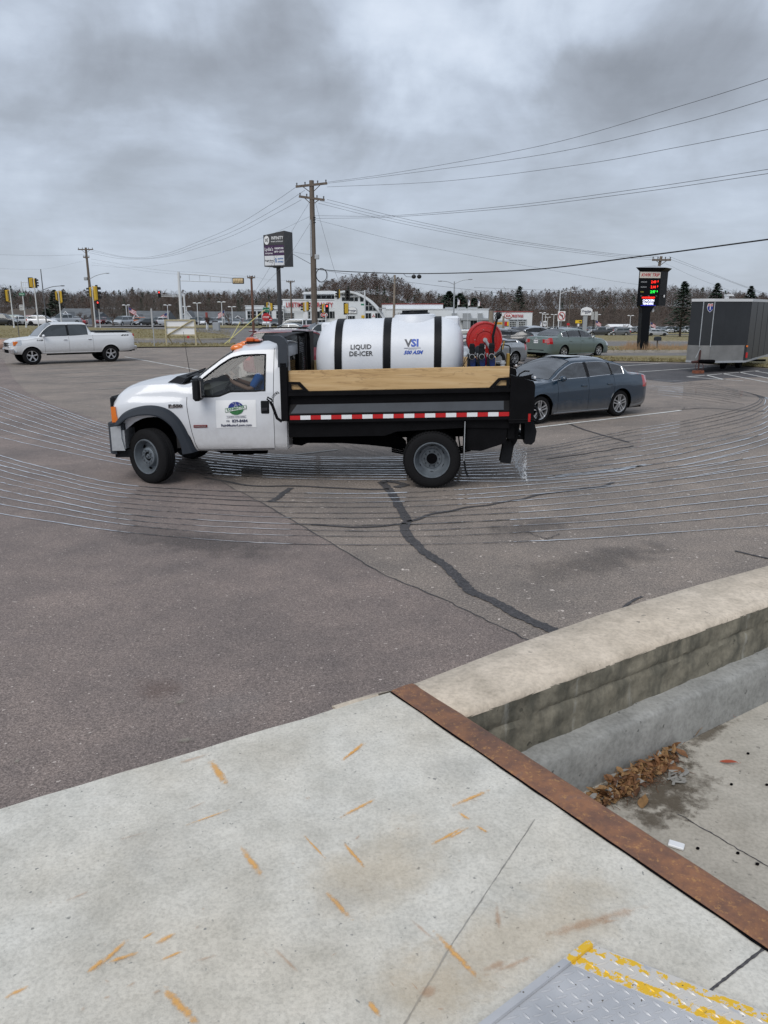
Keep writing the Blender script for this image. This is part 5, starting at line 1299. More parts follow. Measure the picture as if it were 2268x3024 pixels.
    t = text_mesh('RAINMASTER',.055,.0006,bold=.0016,sx=.84);M = face_M((2.938,yy+.0052,1.221),(-1,0,.152));t.transform(M);t.materials.clear();t.materials.append(MATS['logo_green'])
    for v_ in t.vertices: v_.co = rake(v_.co)
    link('sign_lettering',t,so)
    lt('LAWN SYSTEMS',.024,2.935,1.098,'text_navy',space=1.35,sx=1.25)
    for z in (1.113,1.083):
        dc = MB();dc.box(2.78,3.09,yy,yy+.0015,z-.0012,z+.0012);tb(dc,'sign_rule','text_navy',so,smooth=False)
    lt('839-8484',.062,2.885,1.035,'text_navy',bold=.0012,sx=1.0);lt('715',.032,3.065,1.035,'text_navy',bold=.001)
    lt('RainMasterLawn.com',.054,2.94,.972,'text_navy',bold=.0009,sx=1.0)
    # interior
    mm = MB();mm.box(2.25,3.9,-.9,.9,.62,.80);tb(mm,'cab_floor','interior_dark',smooth=False)
    mm = MB();mm.cb(3.38,3.86,-.88,.88,1.0,1.48,.07);tb(mm,'dashboard','interior_grey')
    for y in (.42,-.42):
        mm = MB();mm.cb(2.42,2.95,y-.27,y+.27,.80,1.08,.05);mm.cb(0,.15,-.26,.26,0,.68,.06);mm.v[-24:] = [tuple(Matrix.Translation((2.36,y,1.0)) @ Matrix.Rotation(-.12,4,'Y') @ Vector(p)) for p in mm.v[-24:]]
        mm.cb(0,.1,-.14,.14,.70,.90,.04);mm.v[-24:] = [tuple(Matrix.Translation((2.36,y,1.0)) @ Matrix.Rotation(-.12,4,'Y') @ Vector(p)) for p in mm.v[-24:]];tb(mm,'seat','interior_dark')
    mm = MB();M = Matrix.Translation((3.17,.42,1.49)) @ Matrix.Rotation(R(58),4,'Y')
    mm.tube([M @ Vector((.20*math.cos(t*.314),.20*math.sin(t*.314),0)) for t in range(20)],.017,6,closed=True);mm.tube([M @ Vector((0,-.19,0)),M @ Vector((0,.19,0))],.016,5);mm.tube([M @ Vector((0,0,0)),M @ Vector((.05,0,-.35))],.03,6);tb(mm,'steering_wheel','interior_dark',fix=False)
    mm = MB();mm.box(3.30,3.302,.90,.905,1.41,1.49);tb(mm,'window_sticker','white_sheet',smooth=False)
    # running gear
    wheel(TR,4.27,1.00,.42,.23,.268,'steel',1,steer=R(-30),m_rim='steel_wheel',lod=2,tread=False);wheel(TR,4.27,-1.00,.42,.23,.268,'steel',-1,steer=R(-26),m_rim='steel_wheel',lod=1,tread=False)
    for s in (1,-1):
        wheel(TR,0,s*1.06,.425,.225,.268,'rear_dual',s,m_rim='steel_wheel',lod=2)
        wheel(TR,0,s*.79,.425,.225,.268,'steel',s,m_rim='steel_wheel',lod=1)
    mm = MB()
    for y in (.43,-.43): mm.box(-1.15,4.5,y-.04,y+.04,.66,.88)
    mm.cyl((4.27,-.9,.42),(4.27,.9,.42),.055);mm.cyl((0,-.8,.42),(0,.8,.42),.075);mm.ell((0,0,.42),(.2,.2,.2),14,10)
    for x in (-.9,.9,1.9,3.0): mm.box(x-.05,x+.05,-.45,.45,.68,.84)
    tb(mm,'chassis_frame','under_black')
    mm = MB()                                 # springs, tank, boxes and the subframe skirts that show below the bed
    mm.prism([(2.16,1.02),(2.16,.60),(2.02,.58),(1.93,.62),(1.40,.61),(.98,.575),(.40,.50),(.40,.60),(.55,.75),(.55,1.02)],.45,.62,'y');tb(mm,'fuel_tank','under_black',ang=20)
    mm = MB();mm.prism([(-.50,1.04),(-.50,.56),(-.72,.545),(-1.08,.66),(-1.10,1.04)],.55,1.12,'y');mm.prism([(2.12,1.06),(2.12,.80),(.70,.80),(.52,.86),(-.5,.90),(-1.12,.88),(-1.12,1.06)],1.05,1.15,'y');tb(mm,'bed_subframe','bed_black',ang=20)
    mm = MB()
    for i in range(4): mm.tube([(.62,.62,.56-.03*i),(.1,.62,.44-.03*i),(-.1,.62,.44-.03*i),(-.60,.62,.56-.03*i)],.014,4)
    tb(mm,'leaf_spring','under_black',fix=False)
    mm = MB();mm.cyl((3.35,.45,.52),(2.6,.45,.50),.07,n=12);mm.tube([(3.5,.5,.55),(3.3,.55,.50),(3.0,.5,.53)],.03,6);mm.box(2.2,3.4,.42,.52,.55,.66);tb(mm,'exhaust','under_black',fix=False)
    mm = MB();mm.box(2.95,3.3,-.5,-.1,.32,.6);mm.cyl((3.0,-.9,.34),(3.35,-.9,.34),.09);tb(mm,'transfer_case','under_black')
    for s in (1,-1):                          # mud flaps hang behind the dual wheels
        mm = MB();mm.prism([(-.478,.99),(-.462,.99),(-.47,.40),(-.50,.22),(-.53,.17),(-.545,.17),(-.515,.25),(-.485,.42)],*sorted((s*.78,s*1.20)),axis='y');tb(mm,'mud_flap','black_plastic',smooth=False)
        mm = MB();mm.tube([(-.47,s*1.215,1.0),(-.468,s*1.215,.42)],.008,5);tb(mm,'flap_rod','galvanised',fix=False)
build_truck()
def bed():
    B = bpy.data.objects.new('bed',None)
    # side panels of the bed
    for s in (1,-1):
        mm = MB();o_ = 1.22
        sec = [(o_,1.47),(o_,1.415),(o_-.012,1.405),(o_-.075,1.395),(o_-.078,1.295),(o_-.06,1.285),(o_-.005,1.155),(o_,1.145),(o_,1.02),(o_-.05,1.02),(o_-.12,1.02),(o_-.12,1.45),(o_-.10,1.47)]
        mm.prism([(s*a,b) for a,b in sec],-1.10,2.10,'x');tb(mm,'bed_side','bed_black',ang=20)
        # grey reflective upper face of the lower rail
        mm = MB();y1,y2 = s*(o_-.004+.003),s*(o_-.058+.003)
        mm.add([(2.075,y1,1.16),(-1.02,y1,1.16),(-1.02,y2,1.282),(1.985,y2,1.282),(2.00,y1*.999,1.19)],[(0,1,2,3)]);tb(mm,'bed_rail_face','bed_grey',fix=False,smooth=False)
        # reflective tape
        n = 21
        for i in range(n):
            a = 2.085-(3.185/n)*i;b = a-3.185/n;mm = MB();mm.box(b+.001,a-.001,*sorted((s*o_,s*(o_+.003))),1.068,1.128);tb(mm,'reflective_tape','red_tape' if i % 2 == 0 else 'white_tape',smooth=False)
        # sideboard of pine in stake pockets
        mm = MB();mm.cb(-1.085,2.095,*sorted((s*(o_-.045),s*(o_-.085))),1.475,1.775,.004);bo = tb(mm,'sideboard','pine_wood')
        for (a,b,sg) in ((2.10,1.80,1),(-1.09,-.80,-1)):
            mm = MB();p0,p1 = (a,1.475),(b,1.475);c = [(a,1.475),(b,1.475),(b+sg*.13,1.612),(a,1.620)];ci = [(a-sg*.045,1.505),(b+sg*.085,1.505),(b+sg*.16,1.577),(a-sg*.045,1.582)]
            v = [(x,s*(o_-.005),z) for x,z in c+ci]+[(x,s*(o_-.045),z) for x,z in c+ci]
            f = []
            for k in range(4):
                k2 = (k+1) % 4;f += [(k,k2,4+k2,4+k),(8+k,12+k,12+k2,8+k2),(k,8+k,8+k2,k2),(4+k,4+k2,12+k2,12+k)]
            mm.add(v,f);tb(mm,'stake_bracket','bed_black',smooth=False)
        # front corner post and rear corner post
        mm = MB();mm.cb(2.10,2.215,*sorted((s*1.13,s*1.235)),1.05,1.90,.012);tb(mm,'corner_post','bed_black')
        mm = MB();mm.prism([(-1.10,1.655),(-1.425,1.555),(-1.45,1.50),(-1.45,.99),(-1.42,.965),(-1.10,.965)],*sorted((s*1.13,s*1.235)),axis='y');tb(mm,'rear_post','bed_black',ang=20)
        mm = MB();mm.cb(-1.445,-1.09,*sorted((s*1.10,s*1.245)),1.0,1.02,.006);tb(mm,'post_plate','bed_black')
        # hinge ears
        mm = MB();n = 16;poly = [(-1.18,1.62),(-1.27,1.635)]+[(-1.415+.052*math.cos(t),1.612+.052*math.sin(t)) for t in np.linspace(1.4,-2.2,n)]+[(-1.37,1.57),(-1.25,1.60)]
        mm.prism([(a-.03,b) for a,b in poly],*sorted((s*1.18,s*1.20)),axis='y');eo = tb(mm,'tailgate_ear','bed_black',ang=20)
        mm = MB();c = (-1.445,s*1.19,1.612);mm.cyl((c[0],c[1]-.016,c[2]),(c[0],c[1]+.016,c[2]),.016,n=16);tb(mm,'ear_hole_light','white_lens',eo)  # white disc painted for daylight seen through the hole in the ear
        mm = MB();mm.tube([(-1.20,s*1.16,1.60),(-1.23,s*1.16,1.66),(-1.30,s*1.16,1.70),(-1.37,s*1.16,1.695)],.011,6);tb(mm,'tie_hook','bed_black',fix=False)
        # chain and hook at the front of the bed
        if s > 0:
            mm = MB();mm.tube([(2.20,1.25,1.05),(2.27,1.25,1.10),(2.33,1.25,1.28),(2.36,1.25,1.34)],.022,6);mm.tube([(2.36,1.25,1.34),(2.41,1.25,1.38),(2.40,1.25,1.41),(2.34,1.25,1.37),(2.33,1.25,1.34)],.012,5);tb(mm,'latch_arm','bed_black',fix=False)
            for i in range(8):
                t = i/7;c = Vector((2.34-.10*t,1.245,1.38+.09*t+.02*math.sin(t*3)));M = Matrix.Translation(c) @ Matrix.Rotation(R(-45)+(0),4,'Y') @ Matrix.Rotation(R(90)*(i % 2),4,'X')
                ch = MB();ch.tube([M @ Vector((.014*math.cos(a)*1.4,0,.009*math.sin(a))) for a in np.linspace(0,2*math.pi,9)[:-1]],.003,4,closed=True);tb(ch,'chain_link','under_black',fix=False)
    mm = MB();mm.box(-1.10,2.10,-1.10,1.10,1.02,1.06);tb(mm,'bed_floor','bed_black',smooth=False)
    mm = MB();mm.box(2.06,2.13,-1.13,1.13,1.06,1.60);tb(mm,'headboard','bed_black',smooth=False)
    # cab guard: two bent plates carrying a canopy, expanded metal behind the cab window
    for s in (1,-1):
        prof = [(2.10,1.83),(2.235,1.83),(2.225,2.12),(2.24,2.165),(2.34,2.205),(2.42,2.225),(2.42,2.285),(2.34,2.285),(2.20,2.275),(2.13,2.235),(2.10,2.17)]
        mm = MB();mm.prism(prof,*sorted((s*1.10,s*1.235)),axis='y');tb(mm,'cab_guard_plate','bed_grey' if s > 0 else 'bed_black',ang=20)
    mm = MB();v = []
    for i in range(13):
        a = math.pi*(i/12);y = -1.13*math.cos(a)*1.0;z = 2.25+.03*math.sin(a)
        v += [(2.12,y,z),(2.40,y,z),(2.12,y,z-.02),(2.40,y,z-.02)]
    f = []
    for i in range(12): a = i*4;b = a+4;f += [(a,b,b+1,a+1),(a+2,a+3,b+3,b+2),(a+1,b+1,b+3,a+3),(a,a+2,b+2,b)]
    mm.add(v,f);tb(mm,'cab_guard_canopy','bed_black',fix=False)
    # far side bulkhead plate seen beside the tank
    mm = MB();mm.prism([(-1.13,1.5),(-1.13,2.27),(-.60,2.28),(-.72,2.15),(-.78,1.5)],2.05,2.11,'x');tb(mm,'bulkhead_plate','bed_black',smooth=False)
    mm = MB();mm.box(2.02,2.12,-1.0,1.0,1.5,1.56);tb(mm,'bulkhead_rail','bed_black',smooth=False)
    ex = MB()                                   # expanded mesh
    dy,dz = .056,.030
    for i in range(-25,26):
        for k in range(20):
            y = i*dy+(dy/2 if k % 2 else 0);z = 1.62+k*dz
            if abs(y+.10) > .34: continue
            for q in (1,-1): ex.box(0,.003,0,dy*.56,-.0026,.0026,M=Matrix.Translation((2.085,y,z)) @ Matrix.Rotation(R(46)*q,4,'X'))
    o = tb(ex,'expanded_mesh','black_plastic',fix=False,smooth=False);o['kind'] = 'stuff'
    mm = MB();mm.box(2.075,2.10,-.49,-.46,1.56,2.24);tb(mm,'mesh_frame','bed_black',smooth=False);mm = MB();mm.box(2.075,2.10,.25,.28,1.56,2.24);tb(mm,'mesh_frame','bed_black',smooth=False)
    # rear: hitch, lamps, hoses, spray bar
    mm = MB();mm.box(-1.20,-1.10,-1.1,1.1,.72,.98);mm.box(-1.45,-1.10,-.06,.06,.55,.67);tb(mm,'rear_sill','bed_black',smooth=False)
    mm = MB();mm.prism([(-1.30,1.0),(-1.12,1.0),(-1.13,.66),(-1.20,.66),(-1.21,.58),(-1.26,.66)],.70,.98,'y');tb(mm,'tail_bracket','bed_black',smooth=False)
    mm = MB();M = Matrix.Translation((-1.13,.84,.66)) @ Matrix.Rotation(R(-8),4,'Y')
    mm.box(-.10,-.09,-.09,.09,-.31,0,M=M);mm.box(-.10,.06,.08,.09,-.34,0,M=M);mm.box(-.10,.06,-.09,-.08,-.34,0,M=M);tb(mm,'step_bracket','black_plastic',smooth=False)
    mm = MB();mm.tube([(-1.18,.9,.70),(-1.34,.9,.70)],.028,6);mm.tube([(-1.34,.9,.675),(-1.34,.9,1.0)],.030,6);tb(mm,'hitch_arm','bed_black',fix=False)
    mm = MB();mm.prism([(-1.37,.62),(-1.47,.60),(-1.52,.65),(-1.54,.80),(-1.50,.93),(-1.42,.98),(-1.36,.93)],.80,.98,'y');mm.prism([(-1.34,.93),(-1.36,.93),(-1.41,.66),(-1.39,.66)],.86,.90,'y');tb(mm,'spray_pump_housing','black_plastic',ang=25)
    mm = MB();mm.box(-1.405,-1.37,1.236,1.245,.985,1.10);tb(mm,'rear_reflector','red_lens',smooth=False)
    mm = MB();mm.cyl((-1.41,.9,1.02),(-1.41,.9,1.16),.022,n=10);mm.cyl((-1.43,.9,.98),(-1.47,.9,1.02),.03,n=8);mm.cyl((-1.45,.9,1.06),(-1.45,.9,1.12),.018,n=8);tb(mm,'coupling','galvanised')
    mm = MB();mm.tube(cat_rom([(-1.42,.9,1.10),(-1.46,.92,1.19),(-1.53,.92,1.14),(-1.57,.92,1.03),(-1.54,.92,.95),(-1.48,.9,.95)],6),.016,6);mm.tube(cat_rom([(-1.43,1.0,1.12),(-1.50,1.0,1.16),(-1.545,1.0,1.05),(-1.52,1.0,.97)],6),.012,6);tb(mm,'rear_hose','black_plastic',fix=False)
    mm = MB();mm.tube([(-1.40,-.95,.66),(-1.40,.95,.66)],.022,8)
    for i in range(16): y = -.93+i*.124;mm.cyl((-1.40,y,.65),(-1.40,y,.60),.012,.007,6)
    tb(mm,'spray_bar','black_plastic',fix=False)
    mm = MB();mm.box(-1.13,-1.09,-1.12,1.12,1.06,1.50);tb(mm,'tailgate','bed_black',smooth=False)
bed()
# liquid falling from the spray bar
def spray():
    random.seed(8);mb = MB();M = TR.matrix_basis.copy()
    zg = 0
    for i in range(16):
        y = -.93+i*.124
        for k in range(22):
            t = random.random();z = .63*(1-t**.8);s = .0016+.0020*t
            x = -1.40-.04*t+random.gauss(0,.004+.018*t);yy_ = y+random.gauss(0,.003+.012*t)
            p = M @ Vector((x,yy_,z+.012));mb.add([(p.x-s,p.y,p.z-s*5),(p.x+s,p.y,p.z-s*5),(p.x+s,p.y,p.z+s*5),(p.x-s,p.y,p.z+s*5),(p.x,p.y+s,p.z)],[(0,1,4),(1,2,4),(2,3,4),(3,0,4),(0,3,2,1)])
        for k in range(60):
            a = random.uniform(0,6.28);r_ = abs(random.gauss(0,.07));p = M @ Vector((-1.44+r_*math.cos(a)*1.4,y+r_*math.sin(a)*.6,.012+random.random()**2*.10));s = .0016
            mb.add([(p.x-s,p.y,p.z-s),(p.x+s,p.y,p.z-s),(p.x,p.y,p.z+s*1.4),(p.x,p.y+s,p.z)],[(0,1,2),(1,3,2),(3,0,2),(0,3,1)])
    mat('spray_water',(.72,.76,.80),.15,spec=.8)
    tag(mb.build('spray_droplets','spray_water',fix=False,smooth=False),'fine streams of liquid falling from the back of the dump truck','spray',kind='stuff')
spray()
TM = TR.matrix_basis.copy()
def t_thing(name,label,cat):
    o = thing(name,label,cat,TR.location,TR.rotation_euler.z);return o
# tank standing in the bed
def tank():
    T = t_thing('liquid_tank','large white plastic tank with three black bands strapped in the truck bed','tank')
    cx,cz,rz_,ry = .655,1.86,.61,.66
    A = [(1.83,.0),(1.825,.30),(1.80,.52),(1.74,.74),(1.66,.88),(1.58,.955),(1.52,.985),(1.47,.985),(1.465,.97),(1.39,.97),(1.385,.99),(.76,1.0),(.755,.985),(.64,.985),(.635,1.0),(-.01,1.0),(-.015,.975),(-.115,.975),(-.12,.99),(-.18,.985),(-.28,.94),(-.36,.86),(-.42,.72),(-.46,.5),(-.475,.25),(-.48,0)]
    mb = MB();n = 48;v = [];f = []
    for (x,k) in A:
        for i in range(n):
            t = 2*math.pi*i/n;e = .92;c,s = math.cos(t),math.sin(t)
            c = math.copysign(abs(c)**e,c);s = math.copysign(abs(s)**e,s);v.append((x,ry*k*c,cz+rz_*k*s))
    for j in range(len(A)-1):
        for i in range(n): f.append((j*n+i,j*n+(i+1) % n,(j+1)*n+(i+1) % n,(j+1)*n+i))
    mb.add(v,f);tb(mb,'tank_shell','tank_plastic',T,ang=40)
    for c in (1.43,.697,-.065):
        mb = MB();w = .055;vv = [];n = 48
        for x,o in ((c-w,-.012),(c-w,.010),(c+w,.010),(c+w,-.012)):
            for i in range(n): t = 2*math.pi*i/n;cc,ss = math.cos(t),math.sin(t);cc = math.copysign(abs(cc)**.92,cc);ss = math.copysign(abs(ss)**.92,ss);vv.append((x,(ry+o)*cc*.995,cz+(rz_+o)*ss*.995))
        mb.add(vv,[(j*n+i,j*n+(i+1) % n,(j+1)*n+(i+1) % n,(j+1)*n+i) for j in range(3) for i in range(n)]);bo = tb(mb,'tank_band','band_black',T,ang=30)
        mb = MB();mb.cb(c-.10,c+.10,.60,.69,1.63,1.72,.015);tb(mb,'band_foot','bed_black',bo)
        for q in (-.02,.03): mb = MB();mb.cyl((c+q,.70,1.60),(c+q,.70,1.71),.006,n=6);tb(mb,'band_bolt','galvanised',bo)
    mb = MB();mb.lathe([(2.38,.36),(2.45,.345),(2.475,.325),(2.50,.315),(2.515,.29),(2.52,0)],(.29,0,0),'z',40);mb.v = [(p[0],p[1]*1.0,p[2]) for p in mb.v];tb(mb,'manhole_neck','tank_plastic',T)
    mb = MB();mb.lathe([(2.515,.225),(2.535,.23),(2.535,.205),(2.545,.20),(2.545,.16),(2.565,.155),(2.565,0)],(.29,0,0),'z',32)
    for i in range(8): mb.box(.05,.20,-.02,.02,2.54,2.575,M=Matrix.Translation((.29,0,0)) @ Matrix.Rotation(i*math.pi/4,4,'Z'))
    tb(mb,'tank_lid','black_plastic',T)
    mb = MB();mb.cb(-.40,-.16,-.16,.16,2.15,2.475,.03);tb(mb,'lifting_block','tank_plastic',T);mb = MB();mb.cb(1.55,1.74,-.16,.16,2.1,2.425,.03);tb(mb,'lifting_block','tank_plastic',T)
    mb = MB();mb.cb(-.40,1.75,-.45,.45,1.06,1.34,.03);tb(mb,'tank_cradle','bed_black',T)
    def surf(z): k = (z-cz)/rz_;k = math.copysign(abs(k)**(1/.92),k);return ry*(1-k*k)**(.5*.92)
    def lt(s,size,x,z,m,**kw):
        me = text_mesh(s,size,.0,**kw);me.materials.clear();me.materials.append(MATS[m])
        for v_ in me.vertices: X,Y = v_.co.x,v_.co.y;zz = z+Y*.97;v_.co = rake((x-X,surf(zz)+.004,zz))
        link('tank_lettering',me,T)
    lt('LIQUID',.098,1.085,2.063,'text_black',bold=.0016);lt('DE-ICER',.098,1.085,1.965,'text_black',bold=.0016)
    lt('V',.150,.375,2.10,'vsi_grey',bold=.006,sx=1.1);lt('SI',.150,.275,2.10,'vsi_blue',bold=.006,sx=1.1)
    lt('VERMEER SPRAYER INNOVATIONS',.018,.315,2.03,'text_navy',bold=.0003,sx=.9);lt('www.vsisprayers.com',.016,.315,2.012,'text_navy',sx=.9);lt('500 ASM',.075,.305,1.966,'vsi_blue',bold=.003,shear=.35)
tank()
def reel():
    T = t_thing('hose_reel','round red hose reel standing upright behind the white tank','hose reel')
    cx,cz = -.79,2.11
    for y in (.18,-.12):
        mb = MB();mb.lathe([(0,.035),(0,.12),(.010,.13),(.010,.175),(0,.185),(0,.235),(.010,.245),(.010,.262),(-.012,.272),(-.022,.262),(-.014,.02)],(cx,y,cz),'y',48);tb(mb,'reel_disc','red_enamel',T,ang=20)
    mb = MB();mb.lathe([(-.10,.20),(.16,.20)],(cx,0,cz),'y',40);tb(mb,'hose_coil','black_plastic',T)
    for i in range(9): a = 2*math.pi*i/9;c = (cx+.15*math.cos(a),.20,cz+.15*math.sin(a));mb = MB();mb.ell(c,(.007,.012,.007),8,5);tb(mb,'reel_bolt','brass' if i % 2 else 'galvanised',T)
    mb = MB();mb.prism([(cx+.12,1.72),(cx-.06,1.72),(cx-.075,cz),(cx-.05,cz+.06),(cx,cz+.08),(cx+.05,cz+.06),(cx+.07,cz)],.215,.235,'y');tb(mb,'reel_stand','red_enamel',T,smooth=False)
    mb = MB();mb.prism([(cx+.12,1.72),(cx-.06,1.72),(cx-.075,cz),(cx,cz+.08),(cx+.07,cz)],-.18,-.16,'y');tb(mb,'reel_stand','red_enamel',T,smooth=False)
    mb = MB();mb.cyl((cx,.2,cz),(cx,.30,cz),.032,n=14);mb.cyl((cx,.285,cz),(cx-.06,.285,cz-.09),.022,n=8);mb.cyl((cx-.06,.285,cz-.09),(cx-.09,.285,cz-.16),.024,.018,n=8);tb(mb,'swivel_joint','galvanised',T)
    mb = MB();mb.tube([(cx-.09,.285,cz-.05),(cx-.12,.285,cz-.11),(cx-.13,.285,cz-.17)],.013,6);tb(mb,'brass_fitting','brass',T,fix=False)
    mb = MB();mb.box(cx-.01,cx+.07,.236,.238,cz-.13,cz-.08);tb(mb,'reel_label','white_sheet',T,smooth=False)
reel()
def wand():
    T = t_thing('spray_wand','black spray gun wand leaning up across the red hose reel','spray wand')
    mb = MB();mb.tube([(-.92,.33,1.98),(-.90,.33,2.16),(-.955,.33,2.42)],[.020,.020,.018],8);tb(mb,'lance','black_plastic',T,fix=False)
    mb = MB();mb.ell((-.975,.33,2.46),(.04,.03,.05),10,7);mb.tube([(-.94,.33,2.40),(-.92,.33,2.47),(-.96,.33,2.52),(-1.01,.33,2.51),(-1.02,.33,2.46)],.008,5);tb(mb,'trigger_guard','black_plastic',T,fix=False)
wand()
def valves():
    T = t_thing('pump_and_valves','row of black valves over blue motor boxes behind the sideboard','pump')
    for i,x in enumerate((-.575,-.72,-.865)):
        mb = MB();mb.cb(x-.062,x+.062,.45,.62,1.60,1.87,.012);tb(mb,'motor_box','pump_blue',T)
        mb = MB();mb.cb(x-.038,x+.038,.55,.66,1.93,2.065,.008);mb.box(x-.042,x+.042,.545,.665,2.02,2.032);mb.cb(x-.03,x+.03,.56,.65,2.062,2.075,.004);tb(mb,'valve_actuator','black_plastic',T)
        mb = MB();mb.cyl((x,.56,1.885),(x,.70,1.885),.034,n=14);mb.cyl((x,.70,1.885),(x,.72,1.885),.022,n=12);tb(mb,'valve_body','black_plastic',T)
        mb = MB();mb.lathe([(.655,.034),(.655,.042),(.675,.042),(.675,.034)],(x,0,1.885),'y',16);mb.cyl((x-.045,.6,1.91),(x-.045,.6,1.95),.012,n=8);mb.cyl((x+.06,.6,1.88),(x+.06,.6,1.93),.014,n=8);tb(mb,'valve_clamp','galvanised',T)
        mb = MB();mb.tube(cat_rom([(x+.04,.62,1.90),(x+.05,.66,1.80),(x+.02,.66,1.68),(x+.05,.64,1.60)],5),.018,7);tb(mb,'valve_hose','black_plastic',T,fix=False)
    mb = MB();mb.tube(cat_rom([(-.93,.6,1.88),(-1.0,.6,1.93),(-1.05,.6,1.86),(-1.06,.6,1.74),(-1.05,.6,1.62)],6),.026,8);tb(mb,'suction_hose','black_plastic',T,fix=False)
    mb = MB();mb.cyl((-1.04,.6,1.77),(-1.04,.6,1.80),.05,n=14);mb.cyl((-1.04,.6,1.68),(-1.04,.6,1.71),.05,n=14);mb.cyl((-1.04,.6,1.6),(-1.04,.6,1.82),.038,n=12);tb(mb,'filter','galvanised',T)
    mb = MB();mb.cb(-1.14,-1.09,.55,.62,1.62,1.92,.01);mb.tube([(-1.03,.6,1.98),(-1.05,.6,2.10)],.012,6);tb(mb,'brass_bracket','brass',T,fix=False)
    mb = MB();mb.tube([(-1.01,.6,1.88),(-1.01,.6,2.03),(-1.03,.6,2.05),(-1.12,.6,2.03),(-1.14,.6,2.0),(-1.14,.6,1.86)],.010,6);tb(mb,'roll_bar','bed_black',T,fix=False)
    mb = MB();mb.tube(cat_rom([(-.30,.55,1.62),(-.42,.6,1.72),(-.50,.62,1.84),(-.53,.62,1.92)],5),.005,4);mb.tube(cat_rom([(-.52,.62,1.93),(-.47,.64,1.85),(-.46,.62,1.76),(-.50,.62,1.72),(-.52,.6,1.76)],6),.006,4);tb(mb,'cable','text_black',T,fix=False)
    mb = MB();mb.cb(-.76,-.60,.2,.4,1.5,1.82,.03);mb.cyl((-.70,.3,1.95),(-.70,.45,1.95),.085,n=20);tb(mb,'engine','grey_plastic',T)
valves()
# ------------------------------------------------------------------ the driver
def skin_body(name,J,E_,m,parent,root=0,sub=2):
    me = bpy.data.meshes.new(name);me.from_pydata([j[0] for j in J],E_,[]);o = bpy.data.objects.new(name,me);COL.objects.link(o)
    sk = o.modifiers.new('s','SKIN');sk.use_smooth_shade = True
    for i,j in enumerate(J): d = me.skin_vertices[0].data[i];d.radius = j[1] if isinstance(j[1],tuple) else (j[1],j[1]);d.use_root = (i == root)
    sb = o.modifiers.new('b','SUBSURF');sb.levels = sub;sb.render_levels = sub
    dg = bpy.context.evaluated_depsgraph_get();m2 = bpy.data.meshes.new_from_object(o.evaluated_get(dg));bpy.data.objects.remove(o)
    m2.materials.clear();m2.materials.append(MATS[m]);shade(m2,80);return link(name,m2,parent)
def driver():
    T = thing('person','driver in a blue shirt seated at the wheel inside the truck cab','person',TR.location,TR.rotation_euler.z)
    y = .42;z0 = 1.13;dx0 = -.06
    J = [((2.72,y,z0+.10),.13),((2.69,y,z0+.32),.12),((2.70,y,z0+.50),.13),((2.71,y,z0+.60),.06),((2.73,y,z0+.70),.085),((2.75,y,z0+.80),(.095,.085)),((2.74,y,z0+.86),.07),
         ((2.71,y+.19,z0+.53),.055),((2.83,y+.25,z0+.33),.045),((3.06,y+.17,z0+.44),.034),((3.12,y+.155,z0+.50),.03),
         ((2.71,y-.19,z0+.53),.055),((2.83,y-.25,z0+.33),.045),((3.06,y-.17,z0+.44),.034),((3.12,y-.155,z0+.50),.03),
         ((2.78,y+.10,z0+.06),.09),((3.16,y+.12,z0+.10),.07),((3.26,y+.12,z0-.22),.05),((2.78,y-.10,z0+.06),.09),((3.16,y-.12,z0+.10),.07),((3.26,y-.12,z0-.22),.05),((2.82,y,z0+.77),.022)]
    E_ = [(0,1),(1,2),(2,3),(3,4),(4,5),(5,6),(2,7),(7,8),(8,9),(9,10),(2,11),(11,12),(12,13),(13,14),(0,15),(15,16),(16,17),(0,18),(18,19),(19,20),(4,21)]
    J = [(rake((a[0]+(dx0 if i_ not in (9,10,13,14,17,20) else dx0*.2),a[1],a[2])),b) for i_,(a,b) in enumerate(J)]
    skin_body('body',J,E_,'skin',T)
    S = [(a,(b if isinstance(b,float) else b[0])+.016) for a,b in J]
    idx = [0,1,2,7,8,11,12];S2 = [S[i] for i in idx];S2[4] = (tuple(Vector(J[7][0]).lerp(Vector(J[8][0]),.9)),.066);S2[6] = (tuple(Vector(J[11][0]).lerp(Vector(J[12][0]),.9)),.066)
    skin_body('shirt',S2,[(0,1),(1,2),(2,3),(3,4),(2,5),(5,6)],'shirt_blue',T)
    S3 = [S[i] for i in (0,15,16,17,18,19,20)];skin_body('trousers',S3,[(0,1),(1,2),(2,3),(0,4),(4,5),(5,6)],'text_navy',T)
    mb = MB();mb.ell((2.725+dx0,y,z0+.825),(.108,.098,.095),14,9);tb(mb,'hair','hair',T)
    for s in (1,-1):       # fingers closed on the wheel rim
        for k in range(4):
            a = Vector((3.095,y+s*.15,z0+.50));q = a+Vector((.01+.018*k,s*(.012),.012+.018*k));mb = MB();mb.tube([a,q+Vector((.015,s*.01,.02)),q+Vector((.035,-s*.004,.012)),q+Vector((.034,-s*.02,-.006))],[.011,.010,.009,.007],6);tb(mb,'finger','skin',T,fix=False)
        mb = MB();a = Vector((3.085,y+s*.14,z0+.50));mb.tube([a,a+Vector((.0,-s*.03,.025)),a+Vector((.02,-s*.035,.045))],[.012,.011,.008],6);tb(mb,'thumb','skin',T,fix=False)
driver()
